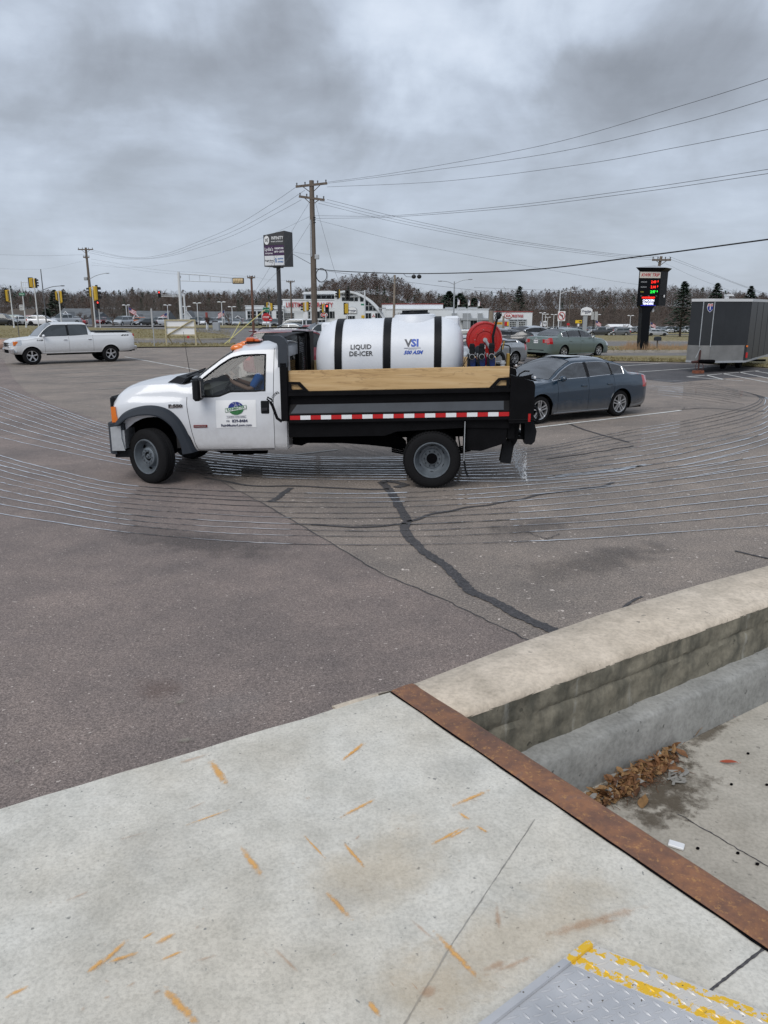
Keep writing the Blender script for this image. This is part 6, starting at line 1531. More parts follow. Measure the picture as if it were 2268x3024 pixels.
# ------------------------------------------------------------------ cars on the lot
def place(contact,wx,wy,rz):
    """origin of a vehicle from where one tyre meets the ground"""
    p = gp(*contact);f = Vector((math.cos(rz),math.sin(rz),0));l = Vector((-math.sin(rz),math.cos(rz),0))
    q = p-f*wx-l*wy;q.z = p.z;return tuple(q)
def heading(rear,front): a,b = gp(*rear),gp(*front);return math.atan2(b.y-a.y,b.x-a.x)
def plate_on(root,x,z,m='white_sheet',rear=True,w=.15,txt=None):
    mb = MB();mb.box(x-.008,x+.008,-w,w,z-.075,z+.075);o = mb.build('number_plate',m,root,smooth=False)
    if txt:
        d = 1 if not rear else -1;t = text_mesh(txt,.085,.001,bold=.002);t.transform(face_M((x+d*.0095,0,z),(0,1 if not rear else -1,0)));t.materials.clear();t.materials.append(MATS['text_navy']);link('plate_lettering',t,o)
    return o
# blue sedan beside the truck's tail
rzj = heading((1823,1227),(1588,1250));xfj = 1.37
bl,o,sd_,S_ = sedan('parked_car','dark blue four-door sedan parked just behind the dump truck tailgate','blue_paint',place((1823,1229),xfj-2.60,.82,rzj),rzj,
      dict(L=4.56,W=1.80,H=1.47,wb=2.60,xf=xfj,r=.325,rr=.222,hood=.96,nose=.74,belt=.955,beltr=1.01,cowl=1.02,hdr=.28,roofend=-.92,back=-1.66,trunkz=1.02,doors=((.86,-.12),(-.12,-.98)),g_rear=-1.34,g_front=.98,quarter=-.93,style='double5',step=.10,seat_mat='interior_dark',handle='blue_paint',cpill=.02,pillar=.10))
mb = MB();mb.box(.60,.64,.78,.80,1.00,1.02)
mb = MB();mb.cb(-.30,.20,-.35,.35,1.463,1.472,.003);mb.build('sunroof','dark_glass',bl)
mb = MB();mb.prism([(-1.05,1.445),(-.93,1.452),(-1.08,1.50)],-.01,.01,'y');mb.build('roof_aerial','black_plastic',bl,smooth=False)
mb = MB();mb.tube([(.93,.35,1.0),(.80,.1,1.09),(.76,-.1,1.12)],.008,5);mb.build('wiper','black_plastic',bl,fix=False)
# sage green sedan beyond it, tail towards us
rzg = R(36)
gr,o,sd_,S_ = sedan('parked_car','sage green sedan parked beyond the blue one, its red tail lamps towards the truck','sage_paint',place((1765,1052),1.50,-.86,rzg),rzg,
      dict(L=5.1,W=1.90,H=1.56,wb=2.87,xf=1.50,r=.335,rr=.225,hood=1.02,nose=.80,belt=1.02,beltr=1.08,cowl=1.05,hdr=.30,roofend=-1.05,back=-1.80,trunkz=1.14,doors=((1.0,-.08),(-.08,-1.05)),g_rear=-1.50,g_front=1.02,quarter=-1.02,style='seven',step=.13,tail_z=.78,tail_f=.6,handle='sage_paint',cpill=.0,tw=.215))
mb = MB();mb.cb(-2.605,-2.585,-.31,.31,.965,.995,.006);mb.build('boot_trim','chrome',gr)
mb = MB();mb.cb(-2.595,-2.575,-.24,.24,.77,.955,.006);mb.build('plate_recess','chrome',gr)
plate_on(gr,-2.600,.87,'white_sheet',True,.15,'537-NJT')
mb = MB();mb.tube([(-2.60+0,.03*math.cos(t),1.045+.035*math.sin(t)) for t in np.linspace(0,6.28,13)[:-1]],.005,5,closed=True);mb.tube([(-2.60,-.02,1.03),(-2.60,0,1.055),(-2.60,.02,1.03)],.004,4);mb.build('boot_emblem','chrome',gr,fix=False)
for s in (1,-1):
    for z in (.86,.92,.98):
        mb = MB();pts = [(-2.50,s*.86,z),(-2.575,s*.80,z),(-2.60,s*.62,z)];mb.tube(pts,.006,4);mb.build('lamp_strip','white_lens',gr,fix=False)
mb = MB();mb.cb(-2.60,-2.57,-.55,.55,.42,.46,.008);mb.build('bumper_slot','black_plastic',gr)
mb = MB();mb.ell((-.95,0,1.56),(.05,.02,.045),8,6);mb.build('roof_aerial','black_plastic',gr)
mb = MB();mb.tube([(-1.93+.075*math.cos(t),-.905,.98+.075*math.sin(t)) for t in np.linspace(0,6.28,17)[:-1]],.003,4,closed=True);mb.build('fuel_flap','grey_plastic',gr,fix=False)
# white crew cab pickup on the left
rzp = heading((337,1068),(98,1077.5))
pk,o,sdp,S_ = sedan('pickup_truck','white crew cab pickup truck crossing the lot at far left','pickup_white',place((98,1077.5),2.02,.90,rzp),rzp,
      dict(L=5.75,W=2.02,H=1.95,blunt=.09,wb=3.68,xf=2.02,r=.405,rr=.25,tw=.27,sill=.50,hood=1.26,nose=1.15,belt=1.26,beltr=1.33,cowl=1.66,hdr=.98,roofend=-.62,back=-.90,trunkz=1.44,doors=((1.42,.30),(.30,-.84)),g_rear=-.62,g_front=1.60,
           style='five',glass='dark_glass',trim='black_plastic',interior=False,step=.13,tail_z=1.05,head_z=.88,handle='chrome',cpill=.20,cat='pickup truck',notail=True,pillar=.12))
mb = MB();mb.cb(-2.84,-.98,-.84,.84,1.47,1.50,.012);mb.build('bed_cover','black_plastic',pk)
mb = MB();mb.box(-.925,-.915,.9,1.0,.6,1.40);mb.box(-.925,-.915,-1.0,-.9,.6,1.40)
for s in (1,-1):
    mb = MB();mb.cb(-2.885,-2.69,*sorted((s*.80,s*.935)),1.06,1.36,.015);mb.build('tail_lamp','red_lens',pk)
    mb = MB();mb.cb(-2.889,-2.71,*sorted((s*.80,s*.939)),1.17,1.22,.01);mb.build('reversing_lamp','white_lens',pk)
    t = text_mesh('4X4',.13,.002,bold=.005,sx=1.7);y0 = sdp(-2.45,1.27);t.transform(face_M((-2.42,s*(y0+.004),1.275),(-s,0,0)));t.materials.clear();t.materials.append(MATS['text_black']);link('badge_lettering',t,pk)
    t = text_mesh('F-150',.075,.002,bold=.003,sx=1.6);y0 = sdp(1.55,1.1);t.transform(face_M((1.62,s*(y0+.006),1.13),(-s,0,0)));t.materials.clear();t.materials.append(MATS['text_black']);link('badge_lettering',t,pk)
    mb = MB();mb.tube([(x,s*.86,.47) for x in (1.35,-.95)],.045,8);mb.build('side_step','black_plastic',pk,fix=False)
    mb = MB();mb.cb(2.58,2.80,*sorted((s*.80,s*.965)),.90,1.09,.02);mb.build('corner_marker','amber',pk)
mb = MB();mb.cb(2.76,2.93,-.98,.98,.52,.76,.04);mb.build('front_bumper','chrome',pk)
mb = MB();mb.cb(-3.02,-2.87,-.92,.92,.56,.76,.03);mb.build('rear_bumper','chrome',pk)
mb = MB();mb.tube([(-2.95,0,.50),(-3.18,0,.50)],.03,6);mb.ell((-3.16,0,.56),(.025,.025,.025),8,6);mb.build('tow_hitch','under_black',pk)
for z in (.84,.93,1.02): mb = MB();mb.cb(2.86,2.96,-.58,.58,z-.022,z+.022,.01);mb.build('grille_bar','chrome',pk)
mb = MB();mb.tube([(2.70,.99,.62),(2.75,.99,.62)],.06,10);mb.build('fog_lamp','lamp_lens',pk,fix=False)
# cars partly hidden behind the truck bed
SUVD = dict(L=4.75,W=1.90,H=1.80,wb=2.75,xf=1.43,r=.37,rr=.24,hood=1.06,nose=.84,belt=1.10,beltr=1.16,cowl=1.08,hdr=.45,roofend=-1.92,back=-2.26,trunkz=1.16,doors=((1.0,-.06),(-.06,-1.05)),g_rear=-1.95,g_front=1.05,quarter=-1.12,style='six',trim='black_plastic',glass='tint_glass',interior=False,step=.18,cpill=-.03)
ms,o,sd_,S_ = sedan('parked_car','maroon sport utility vehicle with roof rails parked behind the truck cab guard','maroon_paint',(-3.15,31.0,0),R(8),dict(SUVD,cat='car'))
for s in (1,-1):
    mb = MB();mb.tube([(.2,s*.62,1.80),(.1,s*.62,1.86),(-1.6,s*.62,1.86),(-1.75,s*.62,1.78)],.018,6);mb.build('roof_rail','black_plastic',ms,fix=False)
mb = MB();mb.cb(-2.12,-1.82,-.62,.62,1.73,1.77,.02);mb.build('tail_spoiler','maroon_paint',ms)
sedan('parked_car','black fastback sedan parked between the red hose reel and the sage green sedan','black_paint',(6.55,47.0,0),R(172),dict(L=4.85,W=1.86,H=1.44,wb=2.80,xf=1.45,hood=.95,belt=.98,beltr=1.05,cowl=1.05,hdr=.25,roofend=-.80,back=-2.05,trunkz=1.10,cpill=-.25,g_rear=-1.45,quarter=-1.0,doors=((1.0,-.1),(-.1,-1.0)),step=.16,tail_z=.8,glass='tint_glass',interior=False))
sedan('parked_car','silver sedan seen over the black fastback, nearest the sage sedan boot','silver_paint',(10.2,53.5,0),R(30),dict(L=4.7,W=1.82,H=1.46,step=.2,quarter=-1.0,g_rear=-1.45,glass='tint_glass',interior=False,xf=1.4,wb=2.7))
sedan('parked_car','dark hatchback with silver bonnet just left of the red hose reel','silver_paint',(4.6,36.5,0),R(215),dict(L=4.3,W=1.78,H=1.30,step=.2,glass='tint_glass',interior=False,xf=1.35,wb=2.6,hdr=.1,hood=.90))
# ------------------------------------------------------------------ far cars
FAR = {k: far_car_mesh(k) for k in ('sedan','suv','hatch','van','pickup')}
COLS = dict(white=(.74,.75,.77),silver=(.42,.44,.46),grey=(.14,.15,.16),black=(.014,.015,.017),red=(.22,.015,.02),blue=(.03,.06,.14),green=(.10,.17,.15),orange=(.42,.12,.03),gold=(.3,.27,.2),charcoal=(.045,.048,.052))
for k,c in COLS.items(): mat('car_'+k,c,.3,metal=.25 if k in ('silver','grey','charcoal','blue','green','gold') else 0,coat=.9)
FARN = [0]
def far_car(kind,col,u,v,rz,label,y=None,group='cars parked beyond the highway',name='parked_car'):
    if y is None: p = gp(u,v)
    else: q = aty(u,v,y);p = Vector((q.x,y,ground_z(q.x,y)))
    o = bpy.data.objects.new(name,FAR[kind]);COL.objects.link(o);o.location = (p.x,p.y,p.z+.06);o.rotation_euler = (0,0,R(rz))
    o.material_slots[0].link = 'OBJECT';o.material_slots[0].material = MATS['car_'+col]
    tag(o,label,'car',group);return o
# left lot, from the frame edge to the highway
fc = far_car
g1 = 'cars by the left signal poles'
fc('suv','black',8,962,5,'black pickup-like car cut by the left frame edge beyond the grass',group=g1,y=108)
fc('sedan','silver',52,960,200,'pale silver sedan right of the leftmost signal pole',group=g1,y=115)
fc('suv','green',30,958,185,'teal wagon half hidden behind the silver sedan at far left',group=g1,y=124)
fc('hatch','white',128,962,2,'white hatchback with red tail lamp at the top edge of the left grass',group=g1,y=112)
fc('suv','red',86,955,190,'dark red wagon roof behind the white hatchback',group=g1,y=128)
fc('sedan','charcoal',18,953,170,'charcoal sedan in the second row at the left frame edge',group=g1,y=134)
fc('pickup','silver',190,958,240,'grey pickup facing us behind the white crew cab roof',group=g1,y=125)
fc('sedan','black',160,953,200,'black sedan between the white hatchback and the grey pickup',group=g1,y=132)
fc('sedan','red',216,956,185,'dark red sedan tail beside the grey pickup',group=g1,y=138)
fc('suv','orange',405,955,200,'orange car right of the silver minivan, beyond the highway',group=g1,y=175)
fc('van','silver',363,966,258,'silver minivan driving towards us on the highway at left',y=147,group='cars driving on the highway',name='moving_car')
fc('sedan','charcoal',428,966,235,'charcoal sedan following on the highway left of the billboard frame',y=147,group='cars driving on the highway',name='moving_car')
fc('suv','white',468,957,240,'white suv just left of the billboard frame beyond the highway',y=170,group=g1)
fc('sedan','blue',318,955,10,'row of small blue car roof beyond the highway behind the bare tree',y=200,group=g1)
for i,(u,c,k) in enumerate(((300,'red','suv'),(332,'charcoal','suv'),(346,'grey','sedan'))): fc(k,c,u,954,265,['maroon car behind the bare tree by the highway','charcoal car behind the bare tree, right of the maroon one','grey sedan half behind the silver minivan'][i],y=190,group=g1)
# row facing us in front of the service building
rowm = [(590,'black','pickup','black pickup at the left end of the dealership row'),(607,'white','sedan','white car tucked behind the black pickup in the dealership row'),(624,'charcoal','suv','charcoal suv beside the tree with the white trunk base'),(652,'silver','suv','silver car behind the grey utility cabinet'),(678,'black','sedan','black sedan right of the utility cabinet'),(700,'silver','sedan','silver sedan between the utility cabinet and the yellow guy guards'),
        (708,'red','suv','dark red suv crossed by the yellow guy guard'),(730,'gold','sedan','tan sedan left of the brown wooden pole'),(746,'green','suv','grey green suv right of the brown wooden pole'),(765,'black','suv','black suv left of the red stop sign'),(790,'white','suv','white suv under the red stop sign'),(812,'charcoal','van','charcoal van between the stop sign and the tall sign post'),(826,'silver','sedan','silver sedan left of the tall tenant sign post')]
for i,(u,c,k,l) in enumerate(rowm): fc(k,c,u,959,262+(i*7 % 13),l,y=188-(i % 3)*4,group='cars in front of the service building')
fc('van','white',876,972,183,'white passenger van parked beyond the truck cab, left of the tank',y=88,group='cars behind the truck')
fc('sedan','silver',850,980,170,'pale sedan in front of the white passenger van',y=70,group='cars behind the truck')
fc('sedan','red',905,985,190,'red sedan between the white van and the tank',y=62,group='cars behind the truck')
fc('suv','silver',950,985,200,'silver suv nose beside the left end of the tank',y=55,group='cars behind the truck')
fc('suv','silver',1369,987,175,'silver suv between the tank and the red hose reel',y=88,group='cars behind the truck')
# forecourt of the right-hand dealership and the big right lot
rt = [(1492,962,'white','hatch',200,'white hatchback under the yellow sale banner'),(1514,966,'blue','suv',180,'navy suv in front of the garage doors of the white dealership'),(1556,967,'white','sedan',185,'white sedan right of the navy suv below the garage doors'),(1583,962,'silver','suv',100,'silver suv at the right corner of the white dealership'),(1603,963,'charcoal','suv',170,'charcoal suv below the twin lot lamps'),
      (1626,960,'white','sedan',175,'white sedan roof over the sage sedan below the lot lamps'),(1668,962,'blue','suv',10,'navy suv roof behind the no-turn sign post'),(1700,963,'white','sedan',175,'white sedan left of the grey pylon sign'),(1716,968,'charcoal','suv',20,'charcoal suv at the foot of the grey pylon sign')]
for u,v,c,k,rz,l in rt: fc(k,c,u,v,rz,l,y=205,group='cars at the right dealership')
fc('pickup','charcoal',1771,988,182,'charcoal pickup driving past on the far road',y=168,group='cars on the far road',name='moving_car')
fc('suv','grey',1827,988,183,'grey suv driving behind the charcoal pickup on the far road',y=168,group='cars on the far road',name='moving_car')
fc('sedan','silver',1936,989,3,'silver sedan on the far road behind the leaning wooden pole',y=160,group='cars on the far road',name='moving_car')
seq = ['white','silver','charcoal','white','red','blue','white','grey','black','white','silver','charcoal'];kd = ['suv','sedan','suv','hatch','pickup','suv','sedan']
random.seed(21);fr = [1752,1783,1800,1815,1853,1868,1884,1900,1912,1960,1975,1992,2005,2030,2046,2062,2078]
mk = ['left of the charcoal moving pickup','over the charcoal moving pickup','left of the moving grey suv','over the moving grey suv','right of the moving grey suv','two along from the moving grey suv','three along from the moving grey suv','left against the tall black price sign','under the black price sign post','right of the leaning wooden pole','above the dark mailbox','just right of the mailbox','two right of the mailbox','left of the trailer by a gap','beside the trailer edge','against the trailer edge','hidden at the trailer edge']
for i,u in enumerate(fr):
    c = seq[(i*5+1) % 12];k = kd[(i*3) % 7];fc(k,c,u,978,random.choice((265,268,275,180)),'%s %s, right lot front row, %s' % (c,dict(suv='suv',sedan='sedan',hatch='hatchback',pickup='pickup',van='van')[k],mk[i]),y=225,group='cars in the right lot')
far_rows = [];NTH = {};ORD = 'first second third fourth fifth sixth seventh eighth ninth tenth eleventh twelfth thirteenth fourteenth fifteenth sixteenth seventeenth eighteenth nineteenth twentieth'.split()
def nth(n): return ORD[n-1] if n <= 20 else ('twenty-'+ORD[n-21] if n < 30 else 'thirtieth' if n == 30 else 'thirty-'+ORD[n-31] if n < 40 else 'fortieth')
for r_,(yy,u0,u1,du) in enumerate(((205,575,835,22),(220,590,720,19),(250,1600,2100,14),(275,1610,2110,13),(215,20,250,20),(150,20,240,26))):
    u = u0
    while u < u1:
        c = random.choice(seq);k = random.choice(kd);NTH[r_] = NTH.get(r_,0)+1
        fc(k,c,u,955,random.choice((262,268,275,90)),'%s %s, %s from the left in the %s' % (c,dict(suv='suv',sedan='sedan',hatch='hatchback',pickup='pickup')[k],nth(NTH[r_]),['dealer row behind the front one','back row before the grey roofs','second row, far right lot','last row, far right lot','back row, far left lot','middle row, far left lot'][r_]),y=yy,group='tightly packed far cars, row %s' % ['by the grey roofs','before the houses','two of the right lot','three of the right lot','at the back left','in the middle left'][r_])
        u += du*random.uniform(.85,1.25)
# ------------------------------------------------------------------ enclosed cargo trailer
def trailer():
    zb,zt = .45,2.97
    def P(u,v,z): r = ray(u,v);t = (z-CH)/r.z;return Vector((r.x*t,r.y*t,z))
    B = [P(2026,1066,zb),P(2058,1067.5,zb),P(2090,1068,zb),P(2201,1066.5,zb)]
    d = (B[3]-B[0]);d.z = 0;w = d.normalized();n_ = Vector((w.y,-w.x,0))
    if n_.y > 0: n_ = -n_
    c1 = B[3];back = (aty(2268,1068,37.6)-c1);back.z = 0;bk_ = back.normalized();wid = 2.5
    side = bk_;L = 6.2
    root = thing('cargo_trailer','dark grey enclosed cargo trailer standing on its jack at the right edge','trailer',(0,0,0))
    tip = (B[1]+B[2])/2+n_*.10
    plan = [B[0],B[1]+n_*.09,B[2]+n_*.09,c1,c1+side*L,c1+side*L-w*wid]
    plan = [Vector((p.x,p.y,0)) for p in plan]
    mat('trailer_skin',(.030,.033,.037),.42,spec=.3,var=.12,vscale=1.2);mat('trailer_white',(.60,.61,.62),.4);mat('checker_alloy',(.24,.24,.235),.45,metal=.4,var=.12,vscale=3)
    mb = MB();mb.prism([(p.x,p.y) for p in plan],zb+.02,zt-.09,'z');mb.build('trailer_body','trailer_skin',root,smooth=False)
    cen = sum(plan,Vector())/len(plan)
    out = [p+(p-cen).normalized()*.03 for p in plan]
    mb = MB();mb.prism([(p.x,p.y) for p in out],zt-.11,zt,'z');mb.build('roof_trim','trailer_white',root,smooth=False)
    mb = MB();mb.prism([(p.x,p.y) for p in out],zb-.05,zb+.03,'z');mb.build('floor_trim','galvanised',root,smooth=False)
    # stone guard: bright sheet round the nose
    for a,b in ((0,1),(1,2),(2,3)):
        mb = MB();p,q = plan[a],plan[b];e = (q-p);nn = Vector((e.y,-e.x,0)).normalized();nn = nn if nn.y < 0 else -nn
        q2 = q-(e.normalized()*.13 if b == 3 else Vector())
        v = [p+nn*.012,q2+nn*.012,q2+nn*.002,p+nn*.002];mb.prism([(x.x,x.y) for x in v],zb+.03,zb+.66,'z');mb.build('stone_guard','checker_alloy',root,smooth=False)
    for i in (1,2):
        p = plan[i]+n_*.012;mb = MB();mb.tube([(p.x,p.y,zb+.6),(p.x,p.y,zt-.1)],.018,6);mb.build('nose_strip','galvanised',root,fix=False)
    # panel joints and rivets
    for t in (.33,.66):
        p = plan[2].lerp(plan[3],t)+n_*.006;
        for k in range(16):
            z = zb+.78+k*.125;mb = MB();mb.ell((p.x,p.y,z),(.011,.006,.011),6,4);o = mb.build('rivet','grey_plastic',root)
    for t in (.22,.45,.68): p = plan[3].lerp(plan[4],t);nn = Vector((side.y,-side.x,0));mb = MB();mb.tube([(p.x+nn.x*.004,p.y+nn.y*.004,zb),(p.x+nn.x*.004,p.y+nn.y*.004,zt-.1)],.008,4);mb.build('side_seam','trailer_skin',root,fix=False)
    p = plan[3]+n_*.02;mb = MB();mb.box(p.x-.05,p.x+.02,p.y-.03,p.y+.02,zb+.58,zb+.65);mb.build('marker_lamp','amber',root,smooth=False)
    mb = MB();mb.box(p.x-.03,p.x+.05,p.y-.02,p.y+.03,zb+.14,zb+.36);mb.build('reflector','red_lens',root,smooth=False)
    # shield sticker
    c = plan[1].lerp(plan[2],.9)-w*.24+n_*.012;c = plan[1]+(plan[2]-plan[1])*.62+n_*.02;zc = zt-.36
    def sh(pts,m,off,nm):
        mb = MB();v = [c+w*a+Vector((0,0,zc+b))+n_*off for a,b in pts];mb.add([tuple(q) for q in v],[tuple(range(len(v)))]);mb.build(nm,m,root,fix=False,smooth=False)
    shield = [(-.10,.10),(-.08,.16),(0,.14),(.08,.16),(.10,.10),(.115,0),(.07,-.10),(0,-.16),(-.07,-.10),(-.115,0)]
    sh([(a*1.12,b*1.1) for a,b in shield],'white_sheet',0,'shield_sticker');sh([(a,b if b < .06 else .06) for a,b in shield],'logo_blue',.002,'shield_sticker');sh([(-.105,.07),(-.10,.10),(-.08,.155),(0,.135),(.08,.155),(.10,.10),(.105,.07)],'red_lens',.003,'shield_sticker')
    t = text_mesh('1',.17,.001,bold=.006);cc = c+Vector((0,0,zc-.02))+n_*.004;t.transform(face_M(cc,w));t.materials.clear();t.materials.append(MATS['white_sheet']);link('sticker_lettering',t,root)
    t = text_mesh('INTERSTATE',.035,.001,bold=.001);cc = c+Vector((0,0,zc+.10))+n_*.005;t.transform(face_M(cc,w));t.materials.clear();t.materials.append(MATS['white_sheet']);link('sticker_lettering',t,root)
    mat('jack_brown',(.06,.022,.018),.6)
    j = gz(2061,1103);j = Vector((j.x,j.y,0));hub = (plan[1]+plan[2])/2
    for s in (-1,1):
        mb = MB();a = hub+w*s*.45+Vector((0,0,.42));b = j+Vector((0,0,.46));mb.tube([a,b],.045,4);mb.build('tongue_rail','under_black',root,fix=False)
    mb = MB();mb.tube([j+Vector((0,0,.13)),j+Vector((0,0,.95))],.034,8);mb.tube([j+Vector((0,0,.5)),j+Vector((0,0,.9))],.045,8);mb.build('tongue_jack','jack_brown',root,fix=False)
    mb = MB();mb.tube([j+Vector((0,0,.95)),j+Vector((0,0,1.02)),j+Vector((-.16,0,.62))],.012,5);mb.build('jack_crank','galvanised',root,fix=False)
    mb = MB();mb.tube([j+Vector((-.05,0,.48)),j+Vector((-.34,-.1,.47))],.05,7);mb.build('coupler','jack_brown',root,fix=False)
    mb = MB();mb.cb(-.05,.62,-.12,.12,.44,.56,.04);mb.xf(Matrix.Translation(j) @ Matrix.Rotation(math.atan2(w.y,w.x),4,'Z'));mb.build('tongue_box','under_black',root)
    for s in (-1,1): mb = MB();mb.tube(cat_rom([j+Vector((.10*s,-.05,.44)),j+Vector((.17*s,-.08,.28)),j+Vector((.10*s,-.1,.14)),j+Vector((.03*s,-.05,.2))],6),.012,5);mb.build('safety_chain','jack_brown',root,fix=False)
    for wu,wv_ in ((2135,1088),(2180,1086)):
        q = gz(wu,wv_);dirx = side
        M = Matrix.Translation((q.x,q.y,.33)) @ Matrix.Rotation(math.atan2(side.y,side.x),4,'Z')
        mb = MB();mb.lathe([(-.10,.2),(-.10,.31),(-.08,.335),(.08,.335),(.10,.31),(.10,.2),(.08,.0)],n=24);mb.xf(M);mb.build('wheel','tyre_rubber',root)
    mb = MB();q = gz(2150,1087);e = w;mb.tube([q+Vector((0,0,.35))-w*.3,q+Vector((0,0,.35))+w*1.6],.05,6);mb.build('axle','under_black',root,fix=False)
    bl_ = MB();bl_.cb(-.20,.20,-.13,.13,0,.125,.01);bl_.xf(Matrix.Translation(j) @ Matrix.Rotation(.3,4,'Z'))
    mat('red_brown_block',(.19,.065,.035),.85,var=.4,vscale=9)
    tag(bl_.build('wood_block','red_brown_block'),'reddish wooden block under the trailer jack','wooden block')
    v_ = thing('roof_vent','small white vent standing on the roof of the grey trailer','vent',tuple(c1-w*.55+Vector((0,1.2,zt-zb))))
    mb = MB();mb.box(-.05,.05,-.1,.1,0,.16);mb.build('vent_base','trailer_white',v_,smooth=False);mb = MB();mb.prism([(-.06,.13),(.24,.13),(.24,.17),(.10,.20),(-.06,.20)],-.15,.15,'y');mb.build('vent_lid','trailer_white',v_,smooth=False)
trailer()
# ------------------------------------------------------------------ wooded hills
PROF = [(-500,862),(-200,855),(0,852),(100,858),(200,870),(300,872),(450,868),(560,874),(640,872),(760,866),(850,868),(930,856),(985,838),(1040,827),(1090,822),(1140,824),(1180,838),(1225,860),(1300,874),(1380,872),(1480,870),(1560,869),(1640,862),(1700,862),(1760,866),(1830,862),(1900,854),(1960,856),(2050,866),(2150,872),(2268,876),(2500,878),(2800,878)]
prof_f = pchip(PROF)
def hill_h(x,y):       # bare ground of the hills
    u = 1134+FPX*(x/y)/1.0*.967;v = prof_f(min(max(u,-500),2800))
    top = CH+(913-v)/FPX*430*1.0;g0 = ground_z(x,y)
    ridge = top-9.5;t = min(max((y-300)/130,0),1);t = t*t*(3-2*t)
    back = min(max((y-460)/300,0),1)
    return g0+(max(ridge,g0)-g0)*t*(1-.2*back)
v = [];f = [];na,nd = 90,14
ds = [285,300,320,340,360,380,400,415,430,450,500,600,800,1200,1800]
for d in ds:
    for i in range(na+1):
        a = (i/na-.5)*1.9;x = d*math.tan(a*.62)*1.25;z = hill_h(x,d);v.append((x,d,z-.5))
for j in range(len(ds)-1):
    for i in range(na): k = j*(na+1)+i;f.append((k,k+1,k+na+2,k+na+1))
mat('hill_floor',(.08,.065,.053),.95,var=.3,vscale=.1)
struct(MB().add(v,f).build('hills','hill_floor',fix=False))
mat('bark_grey',(.095,.080,.070),.9,var=.25,vscale=.5);mat('bark_brown',(.085,.062,.05),.9,var=.25,vscale=.5);mat('oak_leaf',(.085,.055,.042),.9,var=.3,vscale=.4);mat('pine_green',(.022,.045,.026),.85,var=.35,vscale=.6);mat('twig_brown',(.105,.083,.07),.95,var=.2,vscale=.3)
def bare_tree(r,H,tw=70,w=.09,spread=.34):
    V = [];F = [];M = []
    def tri(a,b,ww,m=0):
        d = (b-a);s = Vector((-d.y,d.x,0));s = s.normalized() if s.length > 1e-3 else Vector((1,0,0));s = Matrix.Rotation(r.uniform(0,3.1),3,d.normalized()) @ s
        o = len(V);V.extend([a-s*ww,a+s*ww,b]);F.append((o,o+1,o+2));M.append(m)
    tri(Vector((0,0,0)),Vector((r.uniform(-.3,.3),r.uniform(-.3,.3),H*.9)),w*1.6);tri(Vector((0,0,0)),Vector((0,0,H*.6)),w*1.8)
    for i in range(tw):
        h = H*(.22+.70*r.random());a = r.uniform(0,6.28);k = (1-abs(h/H-.5)*1.1);l = H*spread*k*r.uniform(.5,1.1)
        s = Vector((r.uniform(-.1,.1),r.uniform(-.1,.1),h*.86));q = r.random()
        b0 = s+Vector((math.cos(a),math.sin(a),0))*l*q*.7+Vector((0,0,l*q*.5));e = b0+Vector((math.cos(a)+r.uniform(-.5,.5),math.sin(a)+r.uniform(-.5,.5),r.uniform(.3,1.3)))*l*.55
        tri(b0,e,w*r.uniform(.4,1.0))
    return V,F,M
def leaf_blob(r,H,n,w,shape='round',base=.25):
    V = [];F = [];M = []
    for i in range(n):
        if shape == 'cone':
            t = r.random()**.8;h = H*(base*.4+(1-base*.4)*t);rad = H*.20*(1-t)**.8+.15
        else:
            t = r.random();h = H*(base+(1-base)*t);rad = H*.27*math.sin(math.pi*min(1,t*.92+.10))**.6
        a = r.uniform(0,6.28);rr = rad*(r.random()**.45);c = Vector((math.cos(a)*rr,math.sin(a)*rr,h+r.uniform(-.2,.2)))
        d1 = Vector((r.uniform(-1,1),r.uniform(-1,1),r.uniform(-.6,.6))).normalized()*w*r.uniform(.5,1.3);d2 = Vector((r.uniform(-1,1),r.uniform(-1,1),r.uniform(-.9,.3))).normalized()*w*r.uniform(.4,1.0)
        o = len(V);V.extend([c-d1,c+d1,c+d2]);F.append((o,o+1,o+2));M.append(0)
    return V,F,M
rr_ = random.Random(4)
BT = [bare_tree(rr_,12,130,.06,.36) for _ in range(8)];BT_near = [bare_tree(rr_,12,70,.06,.22) for _ in range(4)]
OK_ = [leaf_blob(rr_,11,260,.42) for _ in range(5)];PN = [leaf_blob(rr_,13,300,.5,'cone',.1) for _ in range(4)]
def scatter(name,spots,templates,m,label,trunks=True):
    VA,FA,o = [],[],0
    T = [(np.array([tuple(p) for p in t[0]],dtype=np.float32),np.array(t[1],dtype=np.int32)) for t in templates]
    for (x,y,z,s) in spots:
        tv,tf = T[int(rng.integers(len(T)))];a = rng.uniform(0,6.28);c,sn = math.cos(a),math.sin(a);k = s*rng.uniform(.9,1.1)
        q = tv*s;q = np.stack([q[:,0]*c-q[:,1]*sn,q[:,0]*sn+q[:,1]*c,q[:,2]*k/s],1)+np.array([x,y,z],dtype=np.float32)
        VA.append(q);FA.append(tf+o);o += len(q)
    Vn = np.concatenate(VA);Fn = np.concatenate(FA);me = bpy.data.meshes.new(name);me.vertices.add(len(Vn));me.vertices.foreach_set('co',Vn.ravel());me.loops.add(len(Fn)*3);me.loops.foreach_set('vertex_index',Fn.ravel().astype(np.int32));me.polygons.add(len(Fn));me.polygons.foreach_set('loop_start',np.arange(0,len(Fn)*3,3,dtype=np.int32));me.polygons.foreach_set('loop_total',np.full(len(Fn),3,dtype=np.int32));me.update();me.validate()
    me.materials.append(MATS[m]);return tag(link(name,me),label,'woods',kind='stuff')
bare,bare2,oak,pine = [],[],[],[]
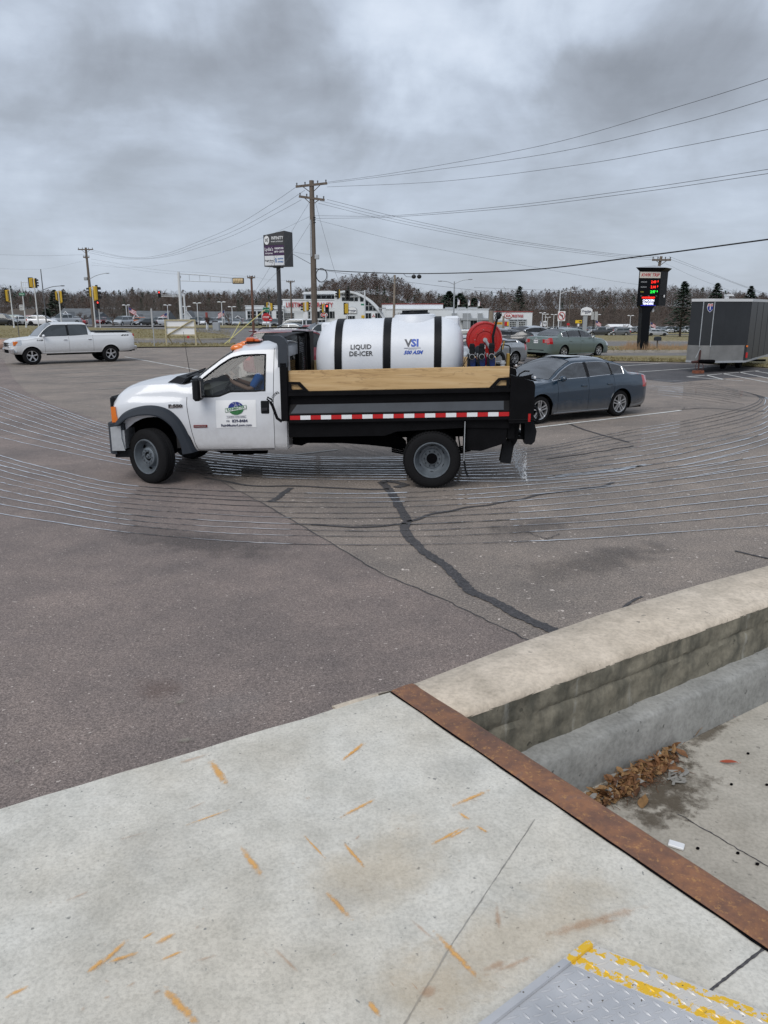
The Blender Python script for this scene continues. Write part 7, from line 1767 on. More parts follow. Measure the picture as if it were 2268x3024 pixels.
for d in np.arange(296,450,5.0):
    x = -d*.72
    while x < d*.80:
        xx,yy = x+rng.uniform(-2,2),d+rng.uniform(-2,2);u = 1134+FPX*xx/yy*.967;z = hill_h(xx,yy)-.4
        q = rng.random();patch = math.sin(xx*.035+1.3)*math.sin(yy*.06+xx*.011)
        left = u < 900;fs = .72+.28*min(1,(yy-296)/80)
        if q < (.10 if left else .06)+.10*(patch > .55): pine.append((xx,yy,z,rng.uniform(.55,.85)*fs))
        elif q < .10+(.62 if (u > 930 and u < 1230) or patch < -.35 else .22): oak.append((xx,yy,z,rng.uniform(.7,1.0)*fs))
        elif q < .80: bare.append((xx,yy,z,rng.uniform(.7,1.05)*fs))
        else: bare2.append((xx,yy,z,rng.uniform(.75,1.1)*fs))
        x += rng.uniform(3.6,5.8)
for _ in range(240):        # tall bare stands on the level before the hill, where the sky shows through
    u = rng.choice([rng.uniform(420,900),rng.uniform(1150,1420),rng.uniform(1480,1900)]);y = rng.uniform(270,296);x = (u-1134)/FPX*y*1.034;bare2.append((x,y,ground_z(x,y),rng.uniform(.5,.95)))
scatter('bare_woods',bare,BT,'bark_grey','grey leafless woods covering the low hills behind the town');scatter('bare_treeline',bare2,BT,'twig_brown','thin brown leafless trees standing up against the sky line')
scatter('oak_woods',oak,OK_,'oak_leaf','russet oaks keeping their dead leaves on the hills');scatter('pine_woods',pine,PN,'pine_green','dark evergreens scattered through the bare woods')
# trees one can tell apart
def ev_tree(u,y,top,label,wide=1.0,seed=0,name='pine_tree',n=1400):
    r = random.Random(seed);p = aty(u,913,y);z0 = ground_z(p.x,y);zt = aty(u,top,y).z;H = zt-z0
    t = thing(name,label,'tree',(p.x,y,z0));mb = MB();mb.tube([(0,0,0),(0,0,H*.9)],[.22,.05],6);mb.build('trunk','bark_brown',t,fix=False)
    V = [];F = []
    lay = 13
    for i in range(n):
        k = r.random();L = int(k*lay);fr = k*lay-L;h = H*(.16+.84*k);env = (1-k)**.75*(.75+.35*(1-fr));rad = H*.30*wide*env+.12
        lob = 1+.22*math.sin(3*r.uniform(0,6.28)+seed)
        a = r.uniform(0,6.28);rad *= 1+.28*math.sin(a*3+L*1.7+seed)
        q = rad*r.random()**.4;c = Vector((math.cos(a)*q,math.sin(a)*q,h-q*.18));w = .34*max(1,(y/150)**.9)
        d1 = Vector((math.cos(a),math.sin(a),r.uniform(-.3,.2)))*w*r.uniform(.6,1.5);d2 = Vector((-math.sin(a),math.cos(a),r.uniform(-.4,.4)))*w*r.uniform(.4,.9)
        o = len(V);V += [c-d1,c+d2,c+d1,c-d2];F.append((o,o+1,o+2,o+3))
    mb = MB();mb.add(V,F);mb.build('crown','pine_green',t,fix=False,smooth=False);return t
ev_tree(2015,150,831,'tall dark evergreen just right of the black price sign',1.0,1);ev_tree(2112,150,836,'dark evergreen in the middle of the three above the trailer',.95,2)
ev_tree(2212,155,845,'small evergreen above the right end of the trailer',.85,3);ev_tree(1326,266,860,'dark evergreen clump over the low dealership roof',2.3,4,n=1700);ev_tree(1358,264,866,'second dark evergreen right of the clump over the dealership',2.3,5,n=1700)
ev_tree(135,190,912,'round green conifer beside the grey house at far left',1.2,6,n=900);ev_tree(1532,300,845,'evergreen rising over the woods behind the white dealership',.9,7,n=800)
ev_tree(165,300,856,'dark evergreen crown above the woods at far left',1.3,8,n=800);ev_tree(1400,268,880,'low evergreen behind the flag poles',2.4,9,n=900)
def branch_tree(u,y,top,label,seed,spread=.5,m='bark_brown',base=None,depth=5,thick=.13):
    r = random.Random(seed);p = aty(u,913,y);z0 = ground_z(p.x,y) if base is None else aty(u,base,y).z;H = aty(u,top,y).z-z0
    t = thing('bare_tree',label,'tree',(p.x,y,z0));mb = MB();cr_ = MB()
    def grow(a,d,l,w,k):
        b = a+d*l;(mb if k == 0 else cr_).tube([a,a.lerp(b,.5)+Vector((r.uniform(-1,1),r.uniform(-1,1),0))*l*.06,b],[w,w*.85,w*.7],5 if k < 2 else 3)
        if k >= depth: return
        for i in range(r.choice((2,3,3)) if k else 4):
            q = Vector((r.uniform(-1,1),r.uniform(-1,1),r.uniform(-.15,.7))).normalized();nd_ = (d*.75+q*spread*1.3).normalized();grow(a.lerp(b,r.uniform(.6,1)),nd_,l*r.uniform(.62,.82),w*.62,k+1)
    grow(Vector((0,0,0)),Vector((0,0,1)),H*.30,thick,0);mb.build('trunk',m,t,fix=False);cr_.build('crown',m,t,fix=False,smooth=False);return t
branch_tree(235,140,905,'spreading bare tree before the grey roofed house at left',3,.55);branch_tree(330,140,908,'broad bare tree right of the grey roofed house',5,.62)
branch_tree(675,175,905,'bare tree behind the lot lamps before the grey roofs',8,.5,depth=4);branch_tree(1190,190,897,'bare tree in front of the low white dealership wing',9,.6);branch_tree(1715,270,915,'bare rounded tree above the far right lot',12,.6,depth=5);branch_tree(1850,215,945,'small bare tree beside the white roof in the right lot',13,.5,depth=4)
tt = branch_tree(609,96,916,'small bare tree with its trunk painted red over white',15,.7,thick=.12)
mb = MB();mb.cyl((0,0,-.3),(0,0,.95),.15,n=10);mb.build('trunk_guard','pole_white',tt);mb = MB();mb.cyl((0,0,.95),(0,0,2.1),.145,n=10);mat('red_guard',(.28,.06,.05),.8);mb.build('trunk_guard','red_guard',tt)
# ------------------------------------------------------------------ buildings
mat('wall_white',(.66,.69,.72),.6,var=.04,vscale=.3);mat('wall_grey',(.30,.32,.34),.6);mat('roof_grey',(.115,.125,.135),.8,var=.2,vscale=.8);mat('roof_red',(.22,.035,.03),.7);mat('siding',(.52,.55,.57),.7);mat('mullion',(.55,.57,.58),.5);mat('awning',(.36,.39,.42),.5)
def X(u,y): return aty(u,913,y).x
def Z(v,y): return aty(1134,v,y).z
def win(root,y,u0,v0,u1,v1,nx,nz,nm='window',m='pane_dark',bar=.08):
    x0,x1,z1,z0 = X(u0,y),X(u1,y),Z(v0,y),Z(v1,y);fr = MB();fr.box(x0-.08,x1+.08,y-.10,y-.02,z0-.08,z0);fr.box(x0-.08,x1+.08,y-.10,y-.02,z1,z1+.08)
    for i in range(nx+1): x = x0+(x1-x0)*i/nx;fr.box(x-bar/2,x+bar/2,y-.12,y-.025,z0,z1)
    for k in range(1,nz): z = z0+(z1-z0)*k/nz;fr.box(x0,x1,y-.11,y-.03,z-bar/2,z+bar/2)
    o = fr.build(nm,'mullion',root,smooth=False);o['kind'] = 'part' if False else 'thing';del o['kind']
    for i in range(nx):
        a = x0+(x1-x0)*i/nx+bar/2;b = x0+(x1-x0)*(i+1)/nx-bar/2;p = MB();p.box(a,b,y-.06,y-.045,z0,z1);p.build('pane',m,o,smooth=False)
    return o
def wall(root,y,u0,u1,vt,vb,depth=14,m='wall_white',nm='wall',cap=None,z0=None):
    x0,x1,z1 = X(u0,y),X(u1,y),Z(vt,y);zb_ = Z(vb,y) if z0 is None else z0
    mb = MB();mb.box(x0,x1,y,y+depth,zb_-1,z1);mb.build(nm,m,root,smooth=False)
    if cap: mb = MB();mb.box(x0-.15,x1+.15,y-.15,y+depth+.1,z1+.003,z1+.25);mb.build('roof_trim',cap,root,smooth=False)
def letters(root,s,size,u,v,y,m,sx=1.,bold=.02,nm='lettering',**kw):
    t = text_mesh(s,size,.04,bold=bold,sx=sx,**kw);t.transform(face_M((X(u,y),y-.20,Z(v,y)),(1,0,0)));t.materials.clear();t.materials.append(MATS[m]);return link(nm,t,root)
def disc(root,u,v,y,rx,rz,m,nm,off=.15,n=28):
    mb = MB();c = (X(u,y),Z(v,y));mb.prism([(c[0]+rx*math.cos(2*math.pi*i/n),c[1]+rz*math.sin(2*math.pi*i/n)) for i in range(n)],y-off-.05,y-off,'y');return mb.build(nm,m,root,smooth=False)
Y1 = 212
b1 = thing('car_dealership','white service building with a red banner line and rows of dark garage windows','building',(0,0,0))
wall(b1,Y1,725,838,905,970,cap='wall_white');wall(b1,Y1+.8,835,1000,886,970,cap='wall_white',depth=16)
mb = MB();mb.box(X(725,Y1),X(995,Y1),Y1-.3,Y1-.05,Z(913,Y1),Z(911,Y1));mb.build('string_course','mullion',b1,smooth=False)
wall(b1,Y1+4,898,1012,862,890,depth=12);mb = MB();n = 14
mb.prism([(X(894,Y1+4),Z(868,Y1))]+[(X(894+i*126/n,Y1),Z(866-8*math.sin(math.pi*(i/n)*.75+.3),Y1)) for i in range(n+1)]+[(X(1020,Y1),Z(868,Y1))],Y1+2,Y1+16,'y');mb.build('roof','wall_white',b1,smooth=False)
win(b1,Y1+4,904,872,994,890,6,1)
for (a,b_,n) in ((730,756,3),(760,772,1),(776,802,2),(815,836,3)): win(b1,Y1,a,919,b_,950,n,3)
win(b1,Y1+.8,838,925,868,946,5,4,'garage_door');win(b1,Y1+.8,906,920,916,945,2,2);win(b1,Y1+.8,926,920,992,940,7,1);win(b1,Y1+.8,930,945,960,962,3,1,'door')
letters(b1,'LIFETIME WARRANTY',1.75,914,901,Y1+.8,'sign_red',sx=.74,bold=.01)
disc(b1,957,930,Y1,.95,.65,'sign_white','oval_sign');disc(b1,957,930,Y1,.82,.54,'sign_red','oval_sign',.22);letters(b1,'KIA',.6,957,930,Y1-.2,'sign_white',bold=.02)
b2 = thing('car_dealership','white showroom with a big curved roof edge and tall dark windows','building',(0,0,0))
arc = cat_rom([(988,868,0),(1000,862,0),(1020,858,0),(1050,862,0),(1082,876,0),(1107,896,0),(1128,921,0),(1143,949,0)],5)
arci = cat_rom([(988,874,0),(1000,868,0),(1020,864,0),(1048,868,0),(1078,882,0),(1102,902,0),(1122,927,0),(1135,951,0)],5)
mb = MB();Y2 = Y1-1
pts = [(X(p.x,Y2),Z(p.y,Y2)) for p in arc];pti = [(X(p.x,Y2),Z(p.y,Y2)) for p in arci];v = []
for (a,b) in zip(pts,pti): v += [(a[0],Y2-.8,a[1]),(b[0],Y2-.8,b[1]),(a[0],Y2+14,a[1]),(b[0],Y2+14,b[1])]
f = []
for i in range(len(pts)-1): k = i*4;f += [(k,k+4,k+5,k+1),(k,k+2,k+6,k+4),(k+1,k+5,k+7,k+3)]
mb.add(v,f);mb.build('curved_roof','wall_white',b2,fix=False)
mb = MB();mb.prism([(X(988,Y2),Z(970,Y2))]+pti+[(X(1138,Y2),Z(970,Y2))],Y2,Y2+13,'y');mb.build('wall','wall_white',b2,smooth=False)
mb = MB();gpts = [(1010,888),(1010,868),(1040,868.5),(1057,874),(1078,886),(1100,905),(1112,918),(1078,918),(1078,890),(1057,889)]
mb.prism([(X(a,Y2),Z(b,Y2)) for a,b in [(1010,888),(1010,868),(1040,869),(1057,873),(1057,889)]],Y2-.12,Y2-.04,'y');mb.prism([(X(a,Y2),Z(b,Y2)) for a,b in [(1064,890),(1064,876),(1073,881),(1073,890)]],Y2-.12,Y2-.04,'y');mb.prism([(X(a,Y2),Z(b,Y2)) for a,b in [(1078,917),(1078,886),(1090,894),(1103,907),(1112,917)]],Y2-.12,Y2-.04,'y');mb.build('arch_window','pane_dark',b2,smooth=False)
mb = MB()
for u,a,b in ((1020,868,888),(1031,868,888),(1046,870,889),(1089,893,917),(1101,904,917)): mb.box(X(u,Y2)-.06,X(u,Y2)+.06,Y2-.2,Y2-.125,Z(b,Y2),Z(a,Y2))
for v0_,a,b in ((877,1010,1057),(903,1078,1101)): mb.box(X(a,Y2),X(b,Y2),Y2-.2,Y2-.125,Z(v0_,Y2)-.06,Z(v0_,Y2)+.06)
o = mb.build('mullion_bars','mullion',b2,smooth=False);o['kind'] = 'stuff'
mb = MB();mb.box(X(1118,Y2),X(1140,Y2),Y2-2.5,Y2+1,Z(912,Y2),Z(909,Y2));mb.build('canopy','wall_grey',b2,smooth=False)
win(b2,Y2,1022,933,1048,962,3,1);win(b2,Y2,1079,925,1096,944,2,1,'door');win(b2,Y2,1106,925,1131,944,3,1,'door')
mb = MB();mb.box(X(1098,Y2),X(1108,Y2),Y2-.15,Y2-.03,Z(944,Y2),Z(925,Y2));mb.build('banner','sign_white',b2,smooth=False)
for k in range(3):
    a = math.pi/2+k*2*math.pi/3;c = Vector((X(1103,Y2),Y2-.2,Z(933,Y2)));r0 = .42;mb = MB();q = c+Vector((math.cos(a),0,math.sin(a)))*r0*.55;t1 = Vector((math.cos(a),0,math.sin(a)))*r0*.55;t2 = Vector((-math.sin(a),0,math.cos(a)))*r0*.32;mb.add([tuple(q+t1),tuple(q+t2),tuple(q-t1),tuple(q-t2)],[(0,1,2,3)]);mb.build('emblem','sign_red',b2,fix=False,smooth=False)
mb = MB();c = (X(1040,Y2),Z(917,Y2));w_ = 1.25
mb.prism([(c[0]-w_,c[1]-.75),(c[0]-w_,c[1]+.45),(c[0]-w_*.6,c[1]+.85),(c[0],c[1]+1.0),(c[0]+w_*.6,c[1]+.85),(c[0]+w_,c[1]+.45),(c[0]+w_,c[1]-.75)],Y2-.22,Y2-.05,'y');sg_ = mb.build('wall_sign','wall_grey',b2,smooth=False)
mb = MB();w_ = 1.12;mb.prism([(c[0]-w_,c[1]-.65),(c[0]-w_,c[1]+.4),(c[0]-w_*.6,c[1]+.77),(c[0],c[1]+.9),(c[0]+w_*.6,c[1]+.77),(c[0]+w_,c[1]+.4),(c[0]+w_,c[1]-.65)],Y2-.27,Y2-.225,'y');mb.build('sign_face','sign_white',sg_,smooth=False)
t = text_mesh('Prestige',.62,.01,bold=.012);t.transform(face_M((c[0],Y2-.29,c[1]+.0),(1,0,0)));t.materials.clear();t.materials.append(MATS['text_navy']);link('sign_lettering',t,sg_)
t = text_mesh('AUTO',.28,.01,bold=.004,space=1.4);t.transform(face_M((c[0],Y2-.29,c[1]-.42),(1,0,0)));t.materials.clear();t.materials.append(MATS['text_navy']);link('sign_lettering',t,sg_)
Y3 = 236
b3 = thing('car_dealership','long low white dealership with grey portals and a red name on its right wing','building',(0,0,0))
wall(b3,Y3+6,1128,1308,899,975,cap='roof_red',depth=20);wall(b3,Y3+1,1140,1443,914,975,cap='wall_white',depth=16);wall(b3,Y3,1460,1573,922,978,cap='roof_red',depth=18);wall(b3,Y3+2,1440,1464,918,978,m='wall_grey',depth=10)
mb = MB()
for a,b in ((1335,1350),(1368,1390),(1412,1425)): mb.box(X(a,Y3),X(b,Y3),Y3-.5,Y3+.9,Z(970,Y3),Z(925,Y3))
mb.box(X(1360,Y3),X(1462,Y3),Y3-.7,Y3+.9,Z(946,Y3),Z(940,Y3));mb.build('portal','wall_grey',b3,smooth=False)
win(b3,Y3+1,1378,947,1410,968,3,1);win(b3,Y3+1,1428,948,1441,968,1,1,'door')
mb = MB();mb.box(X(1459,Y3),X(1502,Y3),Y3-.2,Y3-.02,Z(975,Y3),Z(946,Y3));mb.box(X(1502,Y3),X(1557,Y3),Y3-.2,Y3-.02,Z(975,Y3),Z(943,Y3));mb.build('lower_panel','awning',b3,smooth=False)
win(b3,Y3-.25,1507,950,1525,966,4,3,'garage_door');win(b3,Y3-.25,1534,950,1552,966,4,3,'garage_door')
letters(b3,'Quick Lube',.50,1517,945.5,Y3-.1,'text_black',bold=.01);letters(b3,'Quick Lube',.50,1543,945.5,Y3-.1,'text_black',bold=.01)
disc(b3,1501.5,932.5,Y3,1.22,.83,'sign_red','oval_sign');disc(b3,1501.5,932.5,Y3,1.07,.69,'sign_white','oval_sign',.22);letters(b3,'KIA',1.0,1501.5,932.5,Y3-.2,'sign_red',bold=.015,sx=.92);letters(b3,'PRESTIGE',1.12,1528.5,933.5,Y3,'sign_red',bold=.012,sx=.76)
mb = MB();mb.box(X(1462,Y3-2),X(1490,Y3-2),Y3-2.2,Y3-2.1,Z(958,Y3),Z(951,Y3));o = mb.build('sale_banner','sign_yellow',b3,smooth=False)
letters(b3,'CARS',.5,1476,954.5,Y3-2.1,'sign_red',bold=.01)
for a,b,m in ((1459,1466,'sign_red'),(1491,1499,'sign_red'),(1499,1503,'sign_yellow')): mb = MB();mb.box(X(a,Y3),X(b,Y3),Y3-.4,Y3-.3,Z(962,Y3),Z(950,Y3));mb.build('window_poster',m,b3,smooth=False)
for u in (1330,1365,1398): mb = MB();mb.box(X(u,Y3+3)-1.4,X(u,Y3+3)+1.2,Y3+4,Y3+6,Z(914,Y3),Z(907,Y3));mb.build('roof_unit','wall_grey',b3,smooth=False)
def house(label,y,u0,u1,ve,vr,gables=(),mroof='roof_grey',m='siding',vb=966):
    t = thing('house',label,'house',(0,0,0));x0,x1 = X(u0,y),X(u1,y);ze,zr,zb_ = Z(ve,y),Z(vr,y),Z(vb,y)-1
    mb = MB();mb.box(x0+.4,x1-.4,y,y+9,zb_,ze);mb.build('wall',m,t,smooth=False)
    mb = MB();e = (x1-x0)*.02;mb.add([(x0,y-.6,ze-.1),(x1,y-.6,ze-.1),(x1-e,y+4.5,zr),(x0+e,y+4.5,zr),(x0,y+9.6,ze-.1),(x1,y+9.6,ze-.1)],[(0,1,2,3),(3,2,5,4),(0,3,4),(1,5,2)]);mb.build('roof',mroof,t,smooth=False,fix=False)
    for (g0,g1,gv) in gables:
        a,b,zt_ = X(g0,y),X(g1,y),Z(gv,y);mb = MB();mb.prism([(a,zb_),(b,zb_),(b,ze-.2),((a+b)/2,zt_),(a,ze-.2)],y-2.5,y+1,'y');mb.build('gable',m,t,smooth=False)
        mb = MB();mb.add([(a-.4,y-2.9,ze-.5),((a+b)/2,y-2.9,zt_+.15),((a+b)/2,y+3.5,zt_+.15),(a-.4,y+3.5,ze-.5),(b+.4,y-2.9,ze-.5),(b+.4,y+3.5,ze-.5)],[(0,1,2,3),(1,4,5,2)]);mb.build('roof','roof_grey',t,smooth=False,fix=False)
        mb = MB();mb.tube([(a-.4,y-2.95,ze-.45),((a+b)/2,y-2.95,zt_+.2),(b+.4,y-2.95,ze-.45)],.11,4);mb.build('bargeboard','sign_white',t,fix=False)
        mb = MB();c = (a+b)/2;mb.box(c-.6,c+.6,y-2.56,y-2.51,ze-2.0,ze-.7);mb.build('window','dark_glass',t,smooth=False)
house('grey roofed house with a white gable among the left signal poles',190,163,262,936,911,((190,224,923),));house('long low grey roof with small white gables left of the billboard frame',196,268,285,940,922,((255,275,930),))
house('grey roofed bungalow behind the small flag left of the billboard frame',198,385,490,943,918,((398,425,930),));house('long grey apartment roof with three white gables behind the row of cars',215,536,726,945,920,((537,578,919),(636,676,933),(690,724,935)),vb=970)
house('low pale roofed shed among the cars of the right lot',262,1808,1876,968,958,(),'sign_white',vb=985);house('brown roofed house half hidden in the woods at far left',225,10,96,930,912,(),'hill_floor','leaf_grey',vb=960)
# ------------------------------------------------------------------ poles, wires, signals
def post(root,x,y,z0,z1,r0,r1=None,m='pole_white',nm='pole',n=8):
    mb = MB();mb.cyl((x,y,z0),(x,y,z1),r0,r1 or r0,n);return mb.build(nm,m,root)
def at(u,v,y): return aty(u,v,y)
def wood_pole(name,label,u,y,vtop,arms=(),r=.16,m='pole_wood',lean=0.,vb=None):
    z0 = -.3+ground_z(X(u,y),y);zt_ = Z(vtop,y)
    # the foot of the pole stands where its photograph line meets the ground
    p = aty(u,vtop,y);t = thing(name,label,'utility pole',(p.x,y,0));mb = MB();mb.tube([(lean,0,z0),(lean*.4,0,(z0+zt_)*.5),(0,0,zt_)],[r,r*.9,r*.72],12);mb.build('pole',m,t,fix=False,ang=60)
    for (zv,w,tilt,yaw) in arms:
        za = Z(zv,y);mb = MB();M = Matrix.Translation((0,-.12,za)) @ Matrix.Rotation(R(yaw),4,'Z') @ Matrix.Rotation(tilt,4,'Y');mb.box(-w/2,w/2,-.06,.06,-.07,.07,M=M);a_ = mb.build('crossarm','pole_wood',t,smooth=False)
        mb = MB()
        for s in (-1,1): mb.tube([M @ Vector((s*w*.27,0,-.06)),Vector((0,-.08,za-w*.24))],.025,4)
        mb.build('arm_brace','pole_wood',t,fix=False)
        for s in (-.46,-.2,.2,.46): mb = MB();q = M @ Vector((s*w,0,.07));mb.cyl(q,q+Vector((0,0,.16)),.035,.05,6);mb.build('insulator','wire_grey',a_)
    return t
YP = 56
up = wood_pole('utility_pole','tall grey wooden utility pole rising behind the tank with two crossarms',920,YP,533,((547,2.15,-.10,0),(586,1.75,.13,0)),.22)
mb = MB();mb.tube([(-.10,-.2,Z(650,YP)),(-.10,-.2,Z(758,YP))],.05,6);mb.build('conduit','galvanised',up,fix=False)
mb = MB();mb.cb(.12,.42,-.3,-.05,Z(766,YP),Z(752,YP),.03);mb.build('equipment_box','galvanised',up)
mb = MB();c = Vector((.56,-.15,Z(813,YP)));mb.tube([c+Vector((.37*math.cos(t),0,.45*math.sin(t))) for t in np.linspace(0,6.28,33)[:-1]],.028,6,closed=True);mb.tube([c+Vector((.40*math.cos(t)+.03,.02,.48*math.sin(t)-.04)) for t in np.linspace(0,6.28,33)[:-1]],.010,4,closed=True);mb.build('cable_coil','wire_black',up,fix=False)
mb = MB()
for zz in (643,650,658): mb.ell((.16,-.2,Z(zz,YP)),(.09,.06,.05),8,6)
mb.build('spool_insulators','wire_black',up)['kind'] = 'stuff'
pl2 = wood_pole('utility_pole','wooden utility pole with one crossarm and a street lamp at left',253,107,731,((737,2.0,0,0),(760,.8,0,0)),.19,lean=.12)
wood_pole('utility_pole','brown wooden pole with a short crossarm between the signal arm and the tenant sign',742,92,815,((820,.9,0,0),),.16,'pole_brown');wood_pole('utility_pole','distant wooden pole with one crossarm right of the tenant sign post',858,120,829,((832,1.25,0,0),),.15)
wood_pole('utility_pole','bare wooden pole standing above the tank, carrying a lamp arm',1166,95,812,(),.16,'wood_grey',lean=-.2);wood_pole('utility_pole','leaning wooden pole with a dark crossarm behind the black price sign',1953,63,757,((768,1.45,0,0),),.15,'pole_wood',lean=-1.35)
wood_pole('utility_pole','thin distant pole standing on the hill line at right',1686,260,848,(),.18);wood_pole('timber_post','thick weathered timber post behind the red hose reel',1451,52,918,(),.20,'wood_grey');wood_pole('timber_post','thinner round-topped timber post right of the red hose reel',1487,54,933,(),.09,'wood_grey')
def wire(label,pts,r=.014,m='wire_grey',sag=0.,n=18):
    P_ = [aty(*p) if len(p) == 3 else Vector(p) for p in pts];Q = []
    if len(P_) == 2:
        for i in range(n+1): t = i/n;q = P_[0].lerp(P_[1],t);q.z -= 4*sag*t*(1-t);Q.append(q)
    else: Q = cat_rom(P_,8)
    mb = MB();mb.tube(Q,r*.78,5);o = mb.build('overhead_wire',m,fix=False);tag(o,label,'wire','overhead wires');return o
wr_ = [('topmost wire running from the tall pole up to the right',[(968,538,YP),(1180,508,49),(1600,430,38),(2000,316,30),(2320,216,25)],.012),('second wire from the tall pole top, rising to the right',[(962,542,YP),(1180,515,49),(1600,457,38),(2000,368,30),(2320,277,25)],.012),('third wire from the end of the upper crossarm',[(966,552,YP),(1300,536,46),(1700,488,37),(2000,435,31),(2320,372,26)],.012),
      ('upper of the twin wires leaving the pole middle to the right',[(930,637,YP),(1150,637,49),(1500,608,40),(1900,556,32),(2320,492,26)],.012),('lower of the twin wires leaving the pole middle to the right',[(930,645,YP),(1150,641,49),(1500,615,40),(1900,566,32),(2320,505,26)],.012),
      ('upper wire falling from the lower crossarm towards the far right pole',[(966,589,YP),(1200,647,58),(1500,707,60),(1800,748,62),(1945,757,63)],.014),('middle wire falling from the lower crossarm towards the far right pole',[(945,593,YP),(1200,655,58),(1500,712,60),(1800,752,62),(1935,762,63)],.012),('lower wire falling from the pole towards the far right pole',[(940,600,YP),(1200,663,58),(1500,719,60),(1800,757,62),(1930,767,63)],.012),
      ('thin service wire below the three falling to the right',[(935,650,YP),(1200,716,58),(1500,775,60),(1800,828,62),(1960,850,63)],.009),('heavy black cable sweeping from the tall pole to the upper right corner',[(928,793,YP),(1010,801,52),(1230,808,45),(1560,797,36),(1900,756,30),(2320,700,25)],.032),('thinner black cable drooping from the tall pole across the dealership',[(930,795,YP),(1150,826,60),(1480,866,66),(1650,876,70),(1860,874,76)],.014),
      ('first wire from the tall pole down to the left pole',[(875,552,YP),(800,603,64),(700,664,72),(600,708,80),(480,752,90),(380,760,98),(276,739,107)],.014),('second wire from the tall pole down to the left pole',[(900,562,YP),(820,613,64),(700,678,72),(600,717,80),(480,757,90),(380,762,98),(270,742,107)],.013),('third wire from the tall pole down to the left pole',[(890,590,YP),(820,628,64),(700,690,72),(600,727,80),(480,760,90),(360,764,98),(262,746,107)],.013),
      ('faint telephone wire from the tall pole to the left',[(914,640,YP),(780,700,64),(600,760,76),(400,790,92),(270,783,107)],.008),('wire running off the left pole to the frame edge',[(250,752,107),(120,755,112),(-60,750,118)],.012),('lower wire running off the left pole to the frame edge',[(250,770,107),(120,795,112),(-60,790,118)],.008),('wire from the left pole to the short brown pole',[(270,765,107),(450,795,100),(600,806,96),(738,817,92)],.010),('lower wire from the left pole to the short brown pole',[(270,775,107),(450,803,100),(600,814,96),(738,822,92)],.008),('wire linking the short brown pole and the distant pole',[(746,817,92),(800,826,105),(858,829,120)],.008),
      ('guy wire falling right from the tall pole',[(932,600,YP),(960,702,54),(985,790,52),(1005,840,51)],.012),('upper guy wire falling left behind the tenant sign',[(912,600,YP),(866,676,58),(780,818,60),(707,936,61)],.010),('lower guy wire falling left from the pole middle',[(915,660,YP),(865,740,55),(830,790,54),(745,880,52)],.010),('heavy bracket wire joining the tall pole and the tenant sign',[(917,779,YP),(864,750,66)],.022),('thin stay above the heavy bracket wire',[(916,752,YP),(864,744,66)],.010),
      ('first wire leaving the right pole to the frame edge',[(1975,757,63),(2060,790,60),(2180,838,56),(2320,886,52)],.010),('second wire leaving the right pole to the frame edge',[(1970,762,63),(2080,803,60),(2200,848,56),(2320,892,52)],.010),('thin wire from the right pole to the trailer roof line',[(1965,778,63),(2060,822,60),(2195,872,56)],.008),('long thin wire crossing before the wooded hills',[(1400,849,200),(1700,861,190),(1990,878,180),(2300,895,170)],.035),('pale wire low over the far lot',[(1500,915,150),(1700,908,150),(1860,898,150)],.03),('low wire right of the price sign',[(1960,905,66),(2100,908,64),(2320,912,62)],.012)]
for l,p,r_ in wr_: wire(l,p,r_,'wire_black' if r_ > .02 else 'wire_grey')
mb = MB()
for (u) in (1222,1238): c = aty(u,817,45);mb.ell(c,(.13,.12,.115),12,8)
c = aty(1230,812,45);mb.tube([aty(1222,806,45),aty(1223,812,45)],.012,4);mb.tube([aty(1238,806,45),aty(1237,812,45)],.012,4);mb.tube([aty(1192,809,45),aty(1200,817,45),aty(1216,818,45)],.012,4)
tag(mb.build('cable_splice','wire_black',fix=False),'black twin splice case hanging from the heavy cable above the tank','splice case')
for a,b,l in (((675,1013),(709,952),'yellow guard on the steep guy wire beside the billboard frame'),((660,1019),(782,915),'long yellow guard on the slanted guy wire')):
    p = gp(*a);q = aty(b[0],b[1],p.y+2.5);mb = MB();mb.tube([p,q],.032,6);tag(mb.build('guy_guard','guy_yellow',fix=False),l,'guy guard')
def signal_head(root,c,face,n=3,s=1.0,lit=None,horiz=False,housing='signal_yellow'):
    """c centre; face: direction the lenses look; built as housing, visors and lenses"""
    fa = math.atan2(face[1],face[0]);M = Matrix.Translation(c) @ Matrix.Rotation(fa,4,'Z')
    if horiz: M = M @ Matrix.Rotation(R(90),4,'X')
    h = .36*s;mb = MB();mb.cb(-.12*s,.12*s,-.19*s,.19*s,-h*n/2,h*n/2,.03*s);mb.xf(M);o = mb.build('signal_head',housing,root)
    mb = MB();mb.box(.10*s,.125*s,-.30*s,.30*s,-h*n/2-.12*s,h*n/2+.12*s);mb.xf(M)
    if not horiz: mb.build('backplate','signal_black',o,smooth=False)
    for i in range(n):
        z = h*(n-1)/2-i*h;mb = MB();P_ = [M @ Vector((x,.15*s*math.cos(a),z+.15*s*math.sin(a))) for x in (.12*s,.42*s) for a in np.linspace(-.5,3.64,9)]
        mb.add([tuple(p) for p in P_],[(k,k+1,k+10,k+9) for k in range(8)]);mb.build('visor','signal_black',o,fix=False,smooth=False)
        mb = MB();mb.ell((.12*s,0,z),(.03*s,.13*s,.13*s),12,6);mb.xf(M);mb.build('lens','red_glow' if lit == i else ('signal_black' if housing != 'signal_tan' else 'signal_tan'),o)
    return o
